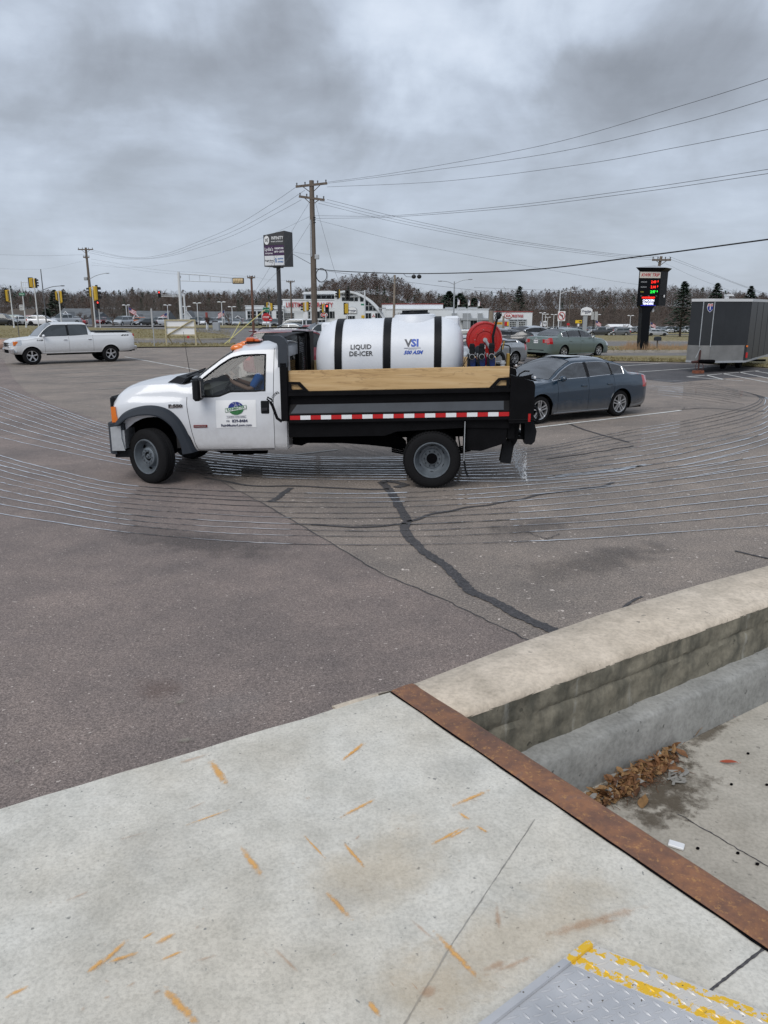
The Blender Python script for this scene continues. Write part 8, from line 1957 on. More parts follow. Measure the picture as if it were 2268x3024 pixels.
def sig_pole(label,u,y,vt,vb,heads=(),lean=0,r=.075,m='pole_white',cat='traffic signal',gv=None):
    p = aty(u,vt,y);z0 = Z(vb,y) if vb else ground_z(p.x,y);t = thing('signal_pole',label,cat,(p.x,y,0));mb = MB();mb.cyl((0,0,z0-.2),(0,0,p.z),r,r*.8,10);mb.cyl((0,0,z0-.2),(0,0,z0+.25),r*2.0,r*1.3,10);mb.build('pole',m,t)
    for (du,v0,v1,face,lit) in heads:
        cz_ = Z((v0+v1)/2,y);s = (Z(v0,y)-Z(v1,y))/1.08;cx = du/FPX*y*1.0;signal_head(t,Vector((cx,-.02,cz_)),face,3,s,lit)
        mb = MB()
        for zz in (Z(v0,y)+.0,Z(v1,y)-.04): mb.box(min(0,cx),max(0,cx),-.03,.03,zz-.03,zz+.03)
        mb.build('bracket','signal_yellow',t,smooth=False)
    return t
YS = 90
sig_pole('leftmost signal pole with one yellow head turned left',28,YS,851,None,((-10,857,890,(-1,-.15),None),));sig_pole('slim signal pole with yellow heads on both sides, second cluster from the left',172,YS,860,None,((-7,861,886,(-1,-.2),None),(8,860,893,(1,.2),None)))
sig_pole('signal pole with two yellow heads beside the left utility pole',271,YS,843,None,((-6,849,876,(-1,-.2),None),(9,846,886,(.8,.6),None)))
s1 = sig_pole('low signal showing red to the right of the left utility pole',291,YS+2,905,None,((0,890,910,(0,-1),0),),r=.05)
tD = sig_pole('tall pole holding a high signal head seen from behind, left group',99,YS,826,None,((-8,822,848,(-.5,.8),None),(4,824,848,(1,0),None)))
tB = sig_pole('pole with a short truss arm, street name blade and one-way sign at left',62,YS+1,831,None)
mb = MB();Yb = YS+1;k_ = Yb/FPX
for zz in (834,849): mb.tube([(0,0,Z(zz,Yb)),(1.15,0,Z(zz-1.5,Yb))],.035,6)
for i in range(1,5): mb.tube([(i*.24,0,Z(849,Yb)),(i*.24,0,Z(833,Yb))],.015,4)
mb.build('truss_arm','pole_white',tB,fix=False)
def flat_sign(root,u0,v0,u1,v1,y,m,nm='sign_panel',txt=None,tm='text_black',size=.3,off=.10,xo=None,**kw):
    ox = root.location.x if xo is None else xo;x0,x1 = X(u0,y)-ox,X(u1,y)-ox;mb = MB();mb.box(x0,x1,-off-.03,-off,Z(v1,y),Z(v0,y));o = mb.build(nm,m,root,smooth=False)
    if txt: t = text_mesh(txt,size,.004,**kw);t.transform(face_M(((x0+x1)/2,-off-.037,Z((v0+v1)/2,y)),(1,0,0)));t.materials.clear();t.materials.append(MATS[tm]);link('sign_lettering',t,o)
    return o
flat_sign(tB,62.5,865,79,872.5,Yb,'sign_green',txt='Menard',tm='sign_white',size=.17,bold=.002)
o = flat_sign(tB,59.5,900,72,916,Yb,'sign_white',txt='ONE',size=.17,bold=.004)
for ch in list(o.children if hasattr(o,'children') else []): ch.location.z += .18
t = text_mesh('WAY',.17,.004,bold=.004);t.transform(face_M((X(66,Yb)-tB.location.x,-.137,Z(908,Yb)),(1,0,0)));t.materials.clear();t.materials.append(MATS['text_black']);link('sign_lettering',t,o)
ax = X(66,Yb)-tB.location.x;az_ = Z(912.5,Yb);mb = MB();mb.add([(ax-.19,-.138,az_),(ax-.08,-.138,az_+.07),(ax-.08,-.138,az_+.03),(ax+.17,-.138,az_+.03),(ax+.17,-.138,az_-.03),(ax-.08,-.138,az_-.03),(ax-.08,-.138,az_-.07)],[tuple(range(7))]);mb.build('arrow','text_black',o,fix=False,smooth=False)
# mast arm over the crossing
YM = 84;p = aty(527,803,YM);tM = thing('signal_mast','white mast with a long truss arm carrying a four-lens signal','traffic signal',(p.x,YM,0));post(tM,0,0,ground_z(p.x,YM),p.z,.20,.13,n=12)
L_ = X(693,YM)-p.x;mb = MB();za,zb_ = Z(808,YM),Z(829,YM);zc_,zd_ = Z(822,YM),Z(833.5,YM)
mb.tube([(0,0,za),(L_*.5,0,za-.18),(L_,0,zc_)],.035,6);mb.tube([(0,0,zb_),(L_*.5,0,zb_-.1),(L_,0,zd_)],.035,6);mb.build('truss_chord','pole_steel',tM,fix=False)
for i in range(1,6): t = i/5.2;mb = MB();mb.tube([(L_*t,0,za+(zc_-za)*t),(L_*t,0,zb_+(zd_-zb_)*t)],.018,4);mb.build('truss_strut','pole_steel',tM,fix=False)
mb = MB();c = Vector((X(707.5,YM)-p.x,0,Z(829.5,YM)));mb.cb(c.x-.60,c.x+.60,-.1,.1,c.z-.30,c.z+.30,.05);ho = mb.build('signal_head','signal_black',tM)
mb = MB();mb.cb(c.x-.54,c.x+.54,-.16,-.08,c.z-.24,c.z+.24,.05);mb.build('signal_housing','signal_tan',ho)
for i in range(4): mb = MB();mb.ell((c.x-.39+.26*i,-.17,c.z+.02*(i % 2)),(.12,.06,.17),12,8);mb.build('lens_cap','signal_tan',ho)
mb = MB();mb.box(.10,.22,-.05,.05,Z(821,YM),Z(814,YM));mb.build('camera_bracket','pole_steel',tM,smooth=False)
t2 = sig_pole('shorter mast whose arm carries the red light at centre left',543,YM+4,869,None,r=.12);x2 = t2.location.x
mb = MB();a = X(477,YM+4)-x2
for v0_ in (873,877): mb.tube([(0,0,Z(v0_,YM+4)),(a,0,Z(v0_-2,YM+4))],.03,5)
mb.build('truss_arm','pole_white',t2,fix=False);signal_head(t2,Vector((a-.1,-.02,Z(869,YM+4))),(0,-1),3,.55,0,housing='signal_black')
# signals between tenant sign and tank
YT = 86
sT = sig_pole('signal pole with stop sign and green street blades left of the tenant sign post',795,YT,893,966,((-7,894,915,(-1,-.1),None),(6,896,916,(.8,.6),None)))
flat_sign(sT,777,908,788,916,YT,'sign_green');flat_sign(sT,783,908,796,921,YT,'sign_green',off=.14,txt='Gateway',tm='sign_white',size=.13,bold=.002)
oc = MB();c = Vector((X(786,YT)-sT.location.x,-.15,Z(937,YT)));oc.prism([(c.x+.46*math.cos(math.pi/8+i*math.pi/4),c.z+.46*math.sin(math.pi/8+i*math.pi/4)) for i in range(8)],-.17,-.15,'y');so_ = oc.build('stop_sign','sign_red',sT,smooth=False)
t = text_mesh('STOP',.27,.004,bold=.006);t.transform(face_M((c.x,-.176,c.z),(1,0,0)));t.materials.clear();t.materials.append(MATS['sign_white']);link('sign_lettering',t,so_)
mb = MB();mb.prism([(X(798,YT)-sT.location.x+.22*math.cos(i*.6283),Z(943,YT)+.22*math.sin(i*.6283)) for i in range(10)],-.17,-.15,'y');no_ = mb.build('no_entry_sign','sign_red',sT,smooth=False);mb = MB();cx = X(798,YT)-sT.location.x;mb.box(cx-.14,cx+.14,-.18,-.171,Z(943,YT)-.03,Z(943,YT)+.03);mb.build('sign_bar','sign_white',no_,smooth=False)
post(sT,c.x,-.1,ground_z(sT.location.x,YT),c.z,.035,m='galvanised',nm='sign_post')
sU = sig_pole('signal pole with two yellow heads and a lane sign before the tall pole',903,YT,890,966,((-6,894,919,(-1,-.1),None),(4,893,916,(.8,.6),None)));flat_sign(sU,895,921,909,944,YT,'sign_white')
sV = sig_pole('signal pole with a black head lit red just right of the tall pole',962,YT,925,966,((4,900,922,(0,-1),0),(-8,899,923,(-1,.1),None)));flat_sign(sV,990,930,999,945,YT,'sign_white')
sW = sig_pole('pole with a truss arm holding two signal heads before the curved showroom',1077,YT+2,857,966,r=.10);xw = sW.location.x;yw = YT+2
mb = MB();a = X(998,yw)-xw
for v0_ in (862,874): mb.tube([(0,0,Z(v0_,yw)),(a,0,Z(v0_+1,yw))],.03,5)
for i in range(1,5): mb.tube([(a*i/5,0,Z(862,yw)),(a*i/5,0,Z(875,yw))],.014,4)
mb.build('truss_arm','pole_white',sW,fix=False)
signal_head(sW,Vector((X(1001,yw)-xw,-.05,Z(868,yw))),(-.9,-.4),3,.85);signal_head(sW,Vector((X(1027,yw)-xw,-.05,Z(872,yw))),(0,-1),3,.9);mb = MB();mb.box(X(1066,yw)-xw,X(1077,yw)-xw,-.03,0,Z(902,yw),Z(897,yw));mb.build('street_blade','sign_green',sW,smooth=False)
sX = sig_pole('single yellow signal head seen from behind over the tank, before the showroom sign',1025,YT,895,966,((-2,897,926,(-.4,.9),None),));sY = sig_pole('low yellow pedestrian signal before the showroom doors',1073,YT,930,966,r=.04);mb = MB();mb.cb(-.22,.14,-.15,.15,Z(940,YT),Z(931,YT),.03);mb.build('pedestrian_head','signal_yellow',sY)
# street lamps
def lamp(label,u,y,vt,arms,r=.09,m='pole_steel',lean=0.):
    p = aty(u,vt,y);t = thing('street_lamp',label,'street lamp',(p.x,y,0));post(t,0,0,ground_z(p.x,y),p.z,r,r*.6,m)
    for (du,dv,v0_) in arms:
        a = Vector((0,0,Z(v0_,y)));b = Vector((du/FPX*y,0,Z(v0_+dv,y)));mb = MB();mb.tube(cat_rom([a,a.lerp(b,.5)+Vector((0,0,.12)),b],5),[.04]*11,5);mb.build('lamp_arm',m,t,fix=False);mb = MB();mb.ell(b+Vector((.12 if du > 0 else -.12,0,0)),(.30,.12,.07),10,6);mb.build('lamp_head',m,t)
    return t
lamp('dark lamp pole with one arm to the right, left of the utility pole',120,100,795,((54,-12,856),),m='wire_grey');lamp('double armed street lamp over the long dealership',1342,100,831,((-38,-10,840),(42,-13,838)),r=.12);lamp('street lamp with one long arm left of the hill line',1655,115,858,((32,-9,868),),r=.10,m='pole_white')
for (du,y,t,w) in ((66,107,'pl',1),): mb = MB();a = Vector((0,-.1,Z(826,107)));b = Vector((50/FPX*107,-.1,Z(807,107)));mb.tube(cat_rom([a,a.lerp(b,.5)+Vector((0,0,.15)),b],5),.04,5);mb.ell(b+Vector((.25,0,0)),(.3,.1,.06),8,5);mb.build('lamp_arm','pole_steel',pl2,fix=False);mb = MB();mb.cb(-.55,-.10,-.3,0,Z(828,107),Z(818,107),.06);mb.build('transformer','pole_steel',pl2)
mb = MB();a = Vector((0,-.1,Z(846,95)));b = Vector((-58/FPX*95,-.1,Z(816,95)));
wl = [o for o in bpy.data.objects if o.get('label') == 'bare wooden pole standing above the tank, carrying a lamp arm'][0]
mb.tube(cat_rom([Vector((0,-.1,Z(838,95))),Vector((-.9,-.1,Z(828,95))),Vector((-2.2,-.1,Z(817,95)))],5),.035,5);mb.ell((-2.4,-.1,Z(817,95)),(.28,.1,.06),8,5);mb.build('lamp_arm','pole_steel',wl,fix=False)
for (u,y,vt,l) in ((583,175,895,'twin-head lot lamp left of the utility cabinet'),(655,175,892,'twin-head lot lamp above the row of cars'),(685,180,906,'shorter lot lamp right of the twin-head one'),(551,170,905,'small lot lamp behind the white mast'),(373,185,901,'lot lamp left of the flag above the silver minivan'),(495,185,901,'lot lamp over the white gabled house by the billboard frame'),(1603,215,924,'left lot lamp of the cluster before the no-turn sign'),(1612,225,928,'second lot lamp of the cluster before the no-turn sign'),(1619,240,937,'third, lower lot lamp before the no-turn sign'),(1637,225,929,'lot lamp just left of the no-turn sign'),(1766,225,929,'lot lamp behind the pair of sign backs'),(1864,225,932,'lot lamp left of the tall black price sign'),(550,120,912,'lamp')):
    if l == 'lamp': continue
    t = thing('lot_lamp',l,'lot lamp',(X(u,y),y,0));post(t,0,0,ground_z(X(u,y),y)-.3,Z(vt,y),.10,.08);mb = MB()
    for s in (-1,1): mb.ell((s*.55,0,Z(vt,y)),(.42,.3,.12),10,6)
    mb.box(-.5,.5,-.04,.04,Z(vt,y)-.1,Z(vt,y)-.04);mb.build('lamp_head','sign_white',t)
# flags
mat('flag_red',(.42,.05,.06),.8);mat('flag_white',(.7,.7,.72),.8);mat('flag_blue',(.03,.04,.15),.8)
def flag(u,y,vt,label,h=None,small=True,hang=False,side=1):
    t = thing('flag_pole',label,'flag',(X(u,y),y,0));zt_ = Z(vt,y);post(t,0,0,ground_z(X(u,y),y)-.3,zt_,.05,.04);w,hh = (1.5,1.0) if not hang else (.55,1.5)
    for i in range(7):
        mb = MB();z = zt_-.1-hh*i/7;dz = hh/7;P_ = []
        if hang:
            mb.add([(0,-.03,zt_-.2-hh),(0,-.03,zt_-.2),(.08+.08*i,-.06*(i % 2),zt_-.25-.06*i),(.08+.08*i,-.08*(i % 2),zt_-.2-hh+.02*i)],[(0,1,2,3)])
        else:
            v = [];n_ = 6
            for k in range(n_+1): x = side*w*k/n_;dy = .12*math.sin(k*1.3);s_ = -.55*w*k/n_;v += [(x,dy,z+s_),(x,dy,z-dz+s_)]
            mb.add(v,[(2*k,2*k+1,2*k+3,2*k+2) for k in range(n_)])
        mb.build('flag_stripe','flag_red' if i % 2 == 0 else 'flag_white',t,fix=False,smooth=False)
    mb = MB();v = [(0,-.05,zt_-.1),(0,-.05,zt_-.1-hh*.55),(side*w*.4,-.05,zt_-.1-hh*.55-.2*w*.4),(side*w*.4,-.05,zt_-.1-.55*w*.4)];mb.add(v,[(0,1,2,3)]);mb.build('flag_canton','flag_blue',t,fix=False,smooth=False)
flag(380,165,905,'small flag flying beside the lot lamp, left of the billboard frame');flag(492,175,922,'small flag over the billboard frame, flying left',side=-1);flag(662,180,915,'pair-end flag beside the twin-head lot lamp',side=-1);flag(1351,200,880,'leftmost tall flag pole before the long dealership',hang=True);flag(1382,200,882,'middle tall flag pole before the long dealership',hang=True);flag(1411,200,884,'rightmost tall flag pole before the long dealership',hang=True);flag(1762,210,945,'flag at half height behind the pair of sign backs');flag(1598,215,948,'small flag before the lot lamp cluster',hang=True);flag(1925,220,950,'flag hidden between the price sign post and the leaning pole')
# ------------------------------------------------------------------ pylon signs
def tenant_sign():
    y = 75;ys = y;t = thing('tenant_sign','tall grey pylon sign with white, purple and dark tenant panels','sign',(0,0,0));mat('sign_frame',(.045,.045,.048),.5);mat('purple',(.055,.022,.075),.5);mat('panel_dark',(.05,.05,.055),.5);mat('sign_glow_white',(.66,.68,.71),.5)
    x0,x1 = X(781,y),X(846,y);z1,z0 = Z(681,y),Z(786,y);yaw = 0
    # front face turned a little left, side face seen to its right
    A = Vector((x0,y+1.0,0));B = Vector((x1,y,0));d = (B-A).normalized();nn = Vector((d.y,-d.x,0));dep = -nn*1.5+d*.0
    def at_(s,z,off=.0): q = A+(B-A)*s+nn*off;return (q.x,q.y,z)
    zt0,zt1 = z1-.0,z1+.28
    mb = MB();P_ = [A,B,B+dep*.95,A+dep*.95];mb.add([(p.x,p.y,z0) for p in P_]+[(P_[0].x,P_[0].y,Z(692,y)),(P_[1].x,P_[1].y,z1+.0),(P_[2].x,P_[2].y,z1-.05),(P_[3].x,P_[3].y,Z(692,y))],[(0,1,2,3),(4,7,6,5),(0,4,5,1),(1,5,6,2),(2,6,7,3),(3,7,4,0)]);mb.build('cabinet','sign_frame',t,smooth=False)
    def panel(s0,s1,a,b,m,nm='tenant_panel'): mb = MB();mb.add([at_(s0,b,.02),at_(s1,b,.02),at_(s1,a,.02),at_(s0,a,.02),at_(s0,b,-.0),at_(s1,b,-.0),at_(s1,a,0),at_(s0,a,0)],[(0,1,2,3),(0,4,5,1),(3,2,6,7),(0,3,7,4),(1,5,6,2)]);return mb.build(nm,m,t,smooth=False)
    H_ = z1-z0-.15;zz = [z0+.1,z0+.1+H_*.29,z0+.1+H_*.60,z0+.06+H_*.93]
    p1 = panel(.03,.97,zz[2]+.03,zz[3],'panel_dark');p2 = panel(.03,.485,zz[1]+.02,zz[2],'purple');p3 = panel(.505,.97,zz[1]+.02,zz[2],'purple');p4 = panel(.03,.485,zz[0],zz[1],'sign_glow_white');p5 = panel(.505,.97,zz[0],zz[1],'sign_glow_white')
    def tx(s,size,sp,z,m,par,**kw): q = text_mesh(s,size,.003,**kw);q.transform(face_M(at_(sp,z,.03),d));q.materials.clear();q.materials.append(MATS[m]);link('sign_lettering',q,par)
    h1 = zz[3]-zz[2]
    tx('INFINITY',.40,.67,zz[2]+h1*.66,'sign_white',p1,bold=.006,sx=.82);tx('WINERY & DISTILLERY',.15,.66,zz[2]+h1*.33,'sign_white',p1,bold=.002,sx=.9)
    mb = MB();c = .16;mb.add([at_(c+.125*math.cos(a),zz[2]+h1*.5+.40*math.sin(a),.03) for a in np.linspace(0,6.28,25)[:-1]],[tuple(range(24))]);lo_ = mb.build('sign_logo','sign_white',p1,fix=False,smooth=False)
    mb = MB();mb.tube([at_(c+.06*math.cos(a)*1.0,zz[2]+h1*.5+.13*math.sin(2*a)*1.1+.03*math.sin(a),.04) for a in np.linspace(0,6.28,25)[:-1]],.022,4,closed=True);mb.build('logo_loop','panel_dark',lo_,fix=False)
    h2 = zz[2]-zz[1];tx("Lydia's",.42,.255,zz[1]+h2*.62,'sign_white',p2,bold=.004,sx=.85);tx('INTERIORS',.17,.255,zz[1]+h2*.22,'sign_white',p2,bold=.003);tx('FURNITURE',.21,.74,zz[1]+h2*.68,'sign_white',p3,bold=.008,sx=.88);tx('GIFTS • LIGHTS',.20,.74,zz[1]+h2*.36,'sign_white',p3,bold=.008,sx=.80)
    h3 = zz[1]-zz[0];tx('Knight Barry',.21,.255,zz[0]+h3*.5,'text_black',p4,bold=.004,sx=.9);tx('TITLE GROUP',.07,.33,zz[0]+h3*.3,'text_black',p4);mat('sign_blue',(.03,.14,.38),.5)
    tx('RANWW',.20,.80,zz[0]+h3*.66,'sign_blue',p5,bold=.006,sx=.75);tx('NWWMLS',.20,.80,zz[0]+h3*.34,'sign_blue',p5,bold=.006,sx=.68);tx('R',.52,.585,zz[0]+h3*.48,'sign_blue',p5,bold=.02,sx=.6)
    px = X(821,y)+.02;mb = MB();mb.cyl((px,y+1.1,ground_z(px,y)-.2),(px,y+1.1,z0+.05),.21,.20,14);mb.build('post','sign_frame',t);mb = MB();mb.box(px-.45,px+.45,y+.7,y+1.5,z0-.10,z0-.01);mb.build('post_head','sign_frame',t,smooth=False)
tenant_sign()
def price_sign():
    y = 52;t = thing('price_sign','tall black fuel price sign with red and green lit figures','sign',(0,0,0))
    gp_ = lambda u,v: aty(u,v,y)
    mat('sign_black',(.005,.006,.008),.5,spec=.12);mat('led_red',(.3,.01,.01),.5,emit=(1,.02,.01),estr=1.8);mat('led_green',(.01,.3,.03),.5,emit=(.02,1,.08),estr=1.6);mat('led_white',(.5,.5,.6),.5,emit=(.75,.78,1),estr=1.5);mat('led_blue',(.02,.02,.2),.5,emit=(.03,.03,.5),estr=.8);mat('panel_lit',(.62,.58,.52),.5);mat('label_grey',(.35,.36,.37),.6);mat('label_gold',(.32,.30,.06),.6)
    fL,fR,bR = X(1876,y),X(1950,y+.0),None
    A = Vector((X(1879,y),y,0));B = Vector((X(1949,y),y+.35,0));d = (B-A).normalized();nn = Vector((d.y,-d.x,0));dep = Vector((X(1970,y+.9)-B.x,.95,0))
    z1,z0 = Z(800,y),Z(903,y);zr = Z(790,y)
    def at_(s,z,off=0.): q = A+(B-A)*s+nn*off;return (q.x,q.y,z)
    P_ = [A,B,B+dep,A+dep];mb = MB();mb.prism([(p.x,p.y) for p in P_],z0,z1+.02,'z');mb.build('cabinet','sign_black',t,smooth=False)
    c = sum(P_,Vector())/4;o1 = [p+(p-c).normalized()*.02 for p in P_];o2 = [p+(p-c).normalized()*.33 for p in P_];mb = MB();mb.add([(p.x,p.y,z1) for p in o1]+[(p.x,p.y,zr) for p in o2],[(0,1,5,4),(1,2,6,5),(2,3,7,6),(3,0,4,7),(4,5,6,7)]);mb.build('cornice','sign_black',t,smooth=False)
    mb = MB();mb.add([(p.x,p.y,zr+.002) for p in o2]+[(c.x,c.y,zr+.17)],[(0,1,4),(1,2,4),(2,3,4),(3,0,4)]);mb.build('roof','galvanised',t,smooth=False)
    H_ = z1-z0
    def panel(s0,s1,a,b,m,nm,par=t,off=.015): mb = MB();mb.add([at_(s0,z0+H_*a,off),at_(s1,z0+H_*a,off),at_(s1,z0+H_*b,off),at_(s0,z0+H_*b,off)],[(0,1,2,3)]);return mb.build(nm,m,par,fix=False,smooth=False)
    def tx(s,size,sp,zf,m,par,off=.022,**kw): q = text_mesh(s,size,.002,**kw);q.transform(face_M(at_(sp,z0+H_*zf,off),d));q.materials.clear();q.materials.append(MATS[m]);link('sign_lettering',q,par)
    p1 = panel(.03,.97,.80,.975,'panel_lit','name_panel');tx('KWIK TRIP',.27,.50,.885,'sign_red',p1,bold=.005,shear=.25,sx=.98);
    p2 = panel(.05,.95,.03,.77,'sign_black','price_panel')
    for zf,l,v_,m,lm in ((.685,'UNLEADED','2.49','led_red','label_grey'),(.54,'UNLEADED 88','2.44','led_red','label_grey'),(.40,'DIESEL','2.97','led_green','label_gold')):
        tx(l,.105,.24 if len(l) > 6 else .19,zf,lm,p2,bold=.003,sx=.82 if len(l) < 9 else .62);tx(v_,.235,.68,zf,m,p2,bold=.003,sx=.9);tx('9',.235*.75,.875,zf+.015,m,p2,bold=.002,sx=.8)
    p3 = panel(.16,.88,.02,.275,'sign_black','message_board',off=.017);tx('HAND BREADED',.145,.50,.235,'led_red',p3,bold=.004,sx=.86);tx('CHICKEN',.19,.515,.15,'led_white',p3,bold=.004,sx=1.02);tx('TENDERS',.19,.505,.06,'led_white',p3,bold=.004,sx=.98);panel(.18,.86,.002,.018,'led_blue','message_glow',p3,.018)
    for s in (.16,.5,.84): mb = MB();mb.box(-.08,.08,-.004,0,-.008,.008,M=Matrix.Translation(at_(s,z0+H_*.285,.02)));mb.build('mark','label_grey',p2,smooth=False)
    a,b = gp_(1898,905),gp_(1934,905);f0 = aty(1889,1028,y);f1 = aty(1913,1028,y);g = ground_z(f0.x,y)
    xl = (a.x+b.x)/2;mb = MB();v = []
    for z,x0,x1 in ((g-.2,f0.x+.10,f1.x+.12),(z0-.45,X(1901,y),X(1925,y)),(z0-.15,X(1899,y),X(1932,y)),(z0+.02,X(1890,y),X(1938,y))): v += [(x0,y+.25,z),(x1,y+.25,z),(x1,y+.95,z),(x0,y+.95,z)]
    f = []
    for k in range(3):
        for i in range(4): f.append((k*4+i,k*4+(i+1) % 4,k*4+4+(i+1) % 4,k*4+4+i))
    mb.add(v,f);mb.build('post','sign_black',t,smooth=False,fix=False)
    q = B+dep*.55+Vector((.02,-.02,0));mb = MB();mb.box(q.x-.01,q.x+.06,q.y-.08,q.y+.08,z0+H_*.25,z0+H_*.32);mb.build('side_label','sign_white',t,smooth=False)
    for u_,m_ in ((1899,'sign_red'),(1928,'sign_white')): mb = MB();q = aty(u_,917,y+.6);mb.ell(q,(.09,.05,.13),10,7);mb.build('side_disc',m_,t)
price_sign()
def pylon():
    y = 120;t = thing('pylon_sign','grey arched pylon sign with a blue name in the far right lot','sign',(0,0,0));zt_ = Z(907,y)
    a,b = X(1718,y),X(1750,y);mb = MB();mb.prism([(a,Z(931,y)),(b,Z(931,y)),(b,Z(914,y)),(b-.25,Z(910,y)),((a+b)/2,Z(906.5,y)),(a+.25,Z(910,y)),(a,Z(914,y))],y,y+.5,'y');mb.build('cabinet','sign_white',t,smooth=False)
    mb = MB();mb.box(X(1725,y),X(1737,y),y+.1,y+.4,ground_z(a,y)-.3,Z(931,y));mb.build('post','pole_steel',t,smooth=False)
    for s,z,sz in (('Prestige',919.5,.50),('AUTO',925.5,.2)): q = text_mesh(s,sz,.004,bold=.008,sx=.85);q.transform(face_M((X(1733,y),y-.02,Z(z,y)),(1,0,0)));q.materials.clear();q.materials.append(MATS['text_navy']);link('sign_lettering',q,t)
pylon()
def small_sign(name,label,u,y,vt,vb,u0,u1,m,pm='galvanised',pr=.035):
    t = thing(name,label,'road sign',(X(u,y),y,0));zt_ = Z(vt,y);post(t,0,0,ground_z(X(u,y),y)-.1,zt_,pr,m=pm,nm='post');o = flat_sign(t,u0,vt,u1,vb,y,m,off=.05);return t,o
YN = 84
t,o = small_sign('road_sign','white square sign with a red no-left-turn ring and black arrow',1659,YN,919,948,1648,1670,'sign_white')
cx,cz = 0,Z(933.5,YN);mb = MB();mb.tube([(cx+.33*math.cos(a),-.10,cz+.40*math.sin(a)) for a in np.linspace(0,6.28,29)[:-1]],.035,6,closed=True);mb.tube([(cx-.24,-.10,cz+.28),(cx+.24,-.10,cz-.28)],.032,5);mb.build('prohibition_ring','sign_red',o,fix=False)
mb = MB();mb.tube([(cx+.12,-.095,cz-.26),(cx+.12,-.095,cz+.04),(cx+.04,-.095,cz+.12),(cx-.08,-.095,cz+.12)],.04,5);mb.add([(cx-.08,-.10,cz+.22),(cx-.22,-.10,cz+.12),(cx-.08,-.10,cz+.02)],[(0,1,2)]);mb.build('arrow','text_black',o,fix=False)
t,o = small_sign('road_sign','small white route marker left of the no-turn sign',1611,YN+8,948,962,1606,1616,'sign_white');q = text_mesh('93',.34,.003,bold=.008);q.transform(face_M((0,-.09,Z(955,YN+8)),(1,0,0)));q.materials.clear();q.materials.append(MATS['text_black']);link('sign_lettering',q,o)
t,o = small_sign('road_sign','yellow warning panel with a black arrow left of the grey pylon sign',1712,YN,945.5,954.5,1701,1720,'sign_yellow','wire_black');mb = MB();z = Z(950,YN);mb.add([(.27,-.095,z),(.12,-.095,z+.09),(.12,-.095,z+.04),(-.05,-.095,z+.04),(-.05,-.095,z-.04),(.12,-.095,z-.04),(.12,-.095,z-.09)],[tuple(range(7))]);mb.build('arrow','text_black',o,fix=False,smooth=False);flat_sign(t,1708,956,1713,964,YN,'sign_white',off=.05)
t = thing('road_sign','backs of two tall sign panels on one dark post right of the pylon','road sign',(X(1755,60),60,0));post(t,0,0,ground_z(X(1755,60),60)-.1,Z(921,60),.035,m='wire_black',nm='post');flat_sign(t,1746,921,1754,944,60,'sign_back');flat_sign(t,1756,920,1765,945,60,'sign_back')
t = thing('road_sign','small red marker on the white lamp pole left of the pylon','road sign',(X(1679,113),113,0));flat_sign(t,1676,954,1684,961,113,'sign_red');post(t,0,0,ground_z(X(1679,113),113)-.1,Z(955,113),.04,nm='post')
t,o = small_sign('road_sign','thin post with a narrow white plate left of the billboard frame',448,54,911,967,445,449,'sign_back');t = thing('marker_post','thin dark marker post standing in the grass at left','post',(X(47,60),60,0));post(t,0,0,ground_z(X(47,60),60),Z(934,60),.03,m='wire_grey')
t = thing('mailbox','dark mailbox on a post on the verge right of the price sign','mailbox',(X(1950,62),62,0));g = ground_z(X(1950,62),62);post(t,0,0,g-.05,Z(1004,62),.06,m='pole_wood',nm='post');mb = MB();w_ = 9/FPX*62
mb.prism([(-w_,Z(1006,62)),(w_,Z(1006,62)),(w_,Z(997,62)),(w_*.6,Z(994,62)),(-w_*.6,Z(994,62)),(-w_,Z(997,62))],-.18,.18,'y');mb.build('box','grey_plastic',t,smooth=False)
t = thing('utility_cabinet','grey metal utility cabinet behind the billboard frame','cabinet',(X(636,92),92,ground_z(X(636,92),92)));mb = MB();mb.cb(-.38,.38,-.3,.3,0,1.0,.03);mb.build('cabinet_body','pole_steel',t);mb = MB();mb.cb(-.34,.34,-.32,-.298,.06,.94,.01);mb.build('cabinet_door','pole_steel',t)
# back of a timber framed board
def board():
    y = 55;t = thing('billboard','white boards on a timber frame seen from behind at the lot edge','billboard',(0,0,0));a,b = X(484,y),X(574,y);z = lambda v: Z(v,y)
    for v0_,v1_ in ((946,964),(967,989)): mb = MB();mb.box(a+.05,b-.05,y+.06,y+.08,z(v1_),z(v0_));mb.build('board_panel','sign_white',t,smooth=False)
    for v0_ in (945.5,966,989.5): mb = MB();mb.box(a,b,y,y+.055,z(v0_)-.045,z(v0_)+.045);mb.build('rail','lumber',t,smooth=False)
    for x in (a+.02,b-.02):
        mb = MB();mb.box(x-.05,x+.05,y-.05,y,ground_z(x,y)-.1,z(944));mb.build('post','lumber',t,smooth=False)
        mb = MB();mb.tube([(x+.05,y+.1,z(990)),(x+.30,y+.7,ground_z(x,y))],.05,4);mb.build('stay','lumber',t,fix=False)
    mb = MB();mb.tube([(a+.1,y-.03,z(990)),(b-.2,y-.03,z(946))],.05,4);mb.build('diagonal_brace','lumber',t,fix=False)
    mb = MB();mb.box(X(547,y),X(554,y),y,y+.02,z(999),z(992));mb.build('red_tag','sign_red',t,smooth=False)
board()
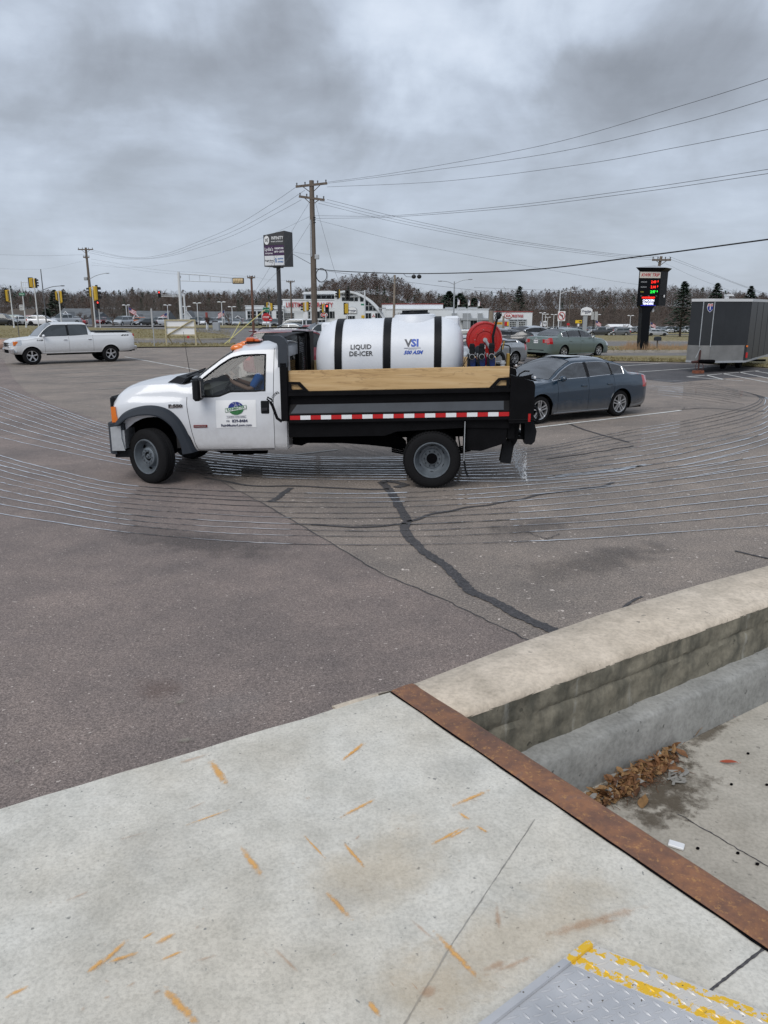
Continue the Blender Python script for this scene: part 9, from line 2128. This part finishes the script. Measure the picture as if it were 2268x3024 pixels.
rk = MB();rk.ell((0,0,0),(.75,.5,.38),16,10);r = random.Random(4);rk.v = [(x*(1+r.uniform(-.08,.08)),y*(1+r.uniform(-.08,.08)),z*(1+r.uniform(-.08,.08))) for x,y,z in rk.v]
mat('boulder_stone',(.36,.24,.19),.9,var=.2,vscale=4);o = rk.build('boulder','boulder_stone');p = gz(6,1030);o.location = (p.x,p.y,.22);tag(o,'pinkish boulder at the lot edge in front of the white pickup','boulder')
# dried weeds round the price sign
mat('dry_weed',(.34,.22,.13),.9,var=.3,vscale=3);mb = MB();random.seed(9)
for i in range(1500):
    u = random.choice((random.gauss(1880,32),random.gauss(2010,55),random.uniform(1840,2080)));v_ = random.uniform(1030,1041);y = gz(u,v_).y;
    q = gp(u,v_);h = random.uniform(.15,.65)*(1.2 if abs(u-1885) < 35 else .8);w_ = .012;dx,dy = random.uniform(-.15,.15),random.uniform(-.1,.1)
    mb.add([(q.x-w_,q.y,q.z+.1),(q.x+w_,q.y,q.z+.1),(q.x+dx,q.y+dy,q.z+.1+h)],[(0,1,2)])
tag(mb.build('dry_weeds','dry_weed',fix=False,smooth=False),'tufts of dry reddish weeds on the verge round the price sign','weeds',kind='stuff')
# grass blades along the verges so their edges are not cut clean
mb = MB()
for i in range(9000):
    if i % 3 == 0: u = random.uniform(-50,2320);v_ = float(np.interp(u,[e[0] for e in EDGE],[e[1] for e in EDGE]))-random.uniform(-.6,9)
    elif i % 3 == 1: u = random.uniform(-50,680);v_ = random.uniform(975,1004)
    else: u = random.uniform(1250,2300);v_ = random.choice((random.uniform(992,1009),random.uniform(1028,1042)))
    q = gp(u,v_) if i % 3 else gz(u,v_);h = random.uniform(.05,.13);dx,dy = random.uniform(-.06,.06),random.uniform(-.06,.06);zz = ground_z(q.x,q.y)+(.03 if i % 3 == 0 else .13)
    for k in range(2): w_ = .02;qx = q.x+random.uniform(-.1,.1);mb.add([(qx-w_,q.y,zz),(qx+w_,q.y,zz),(qx+dx,q.y+dy,zz+h)],[(0,1,2)])
tag(mb.build('grass_blades','grass_mat',fix=False,smooth=False),'short yellowing grass on the verges and islands','grass',kind='stuff')
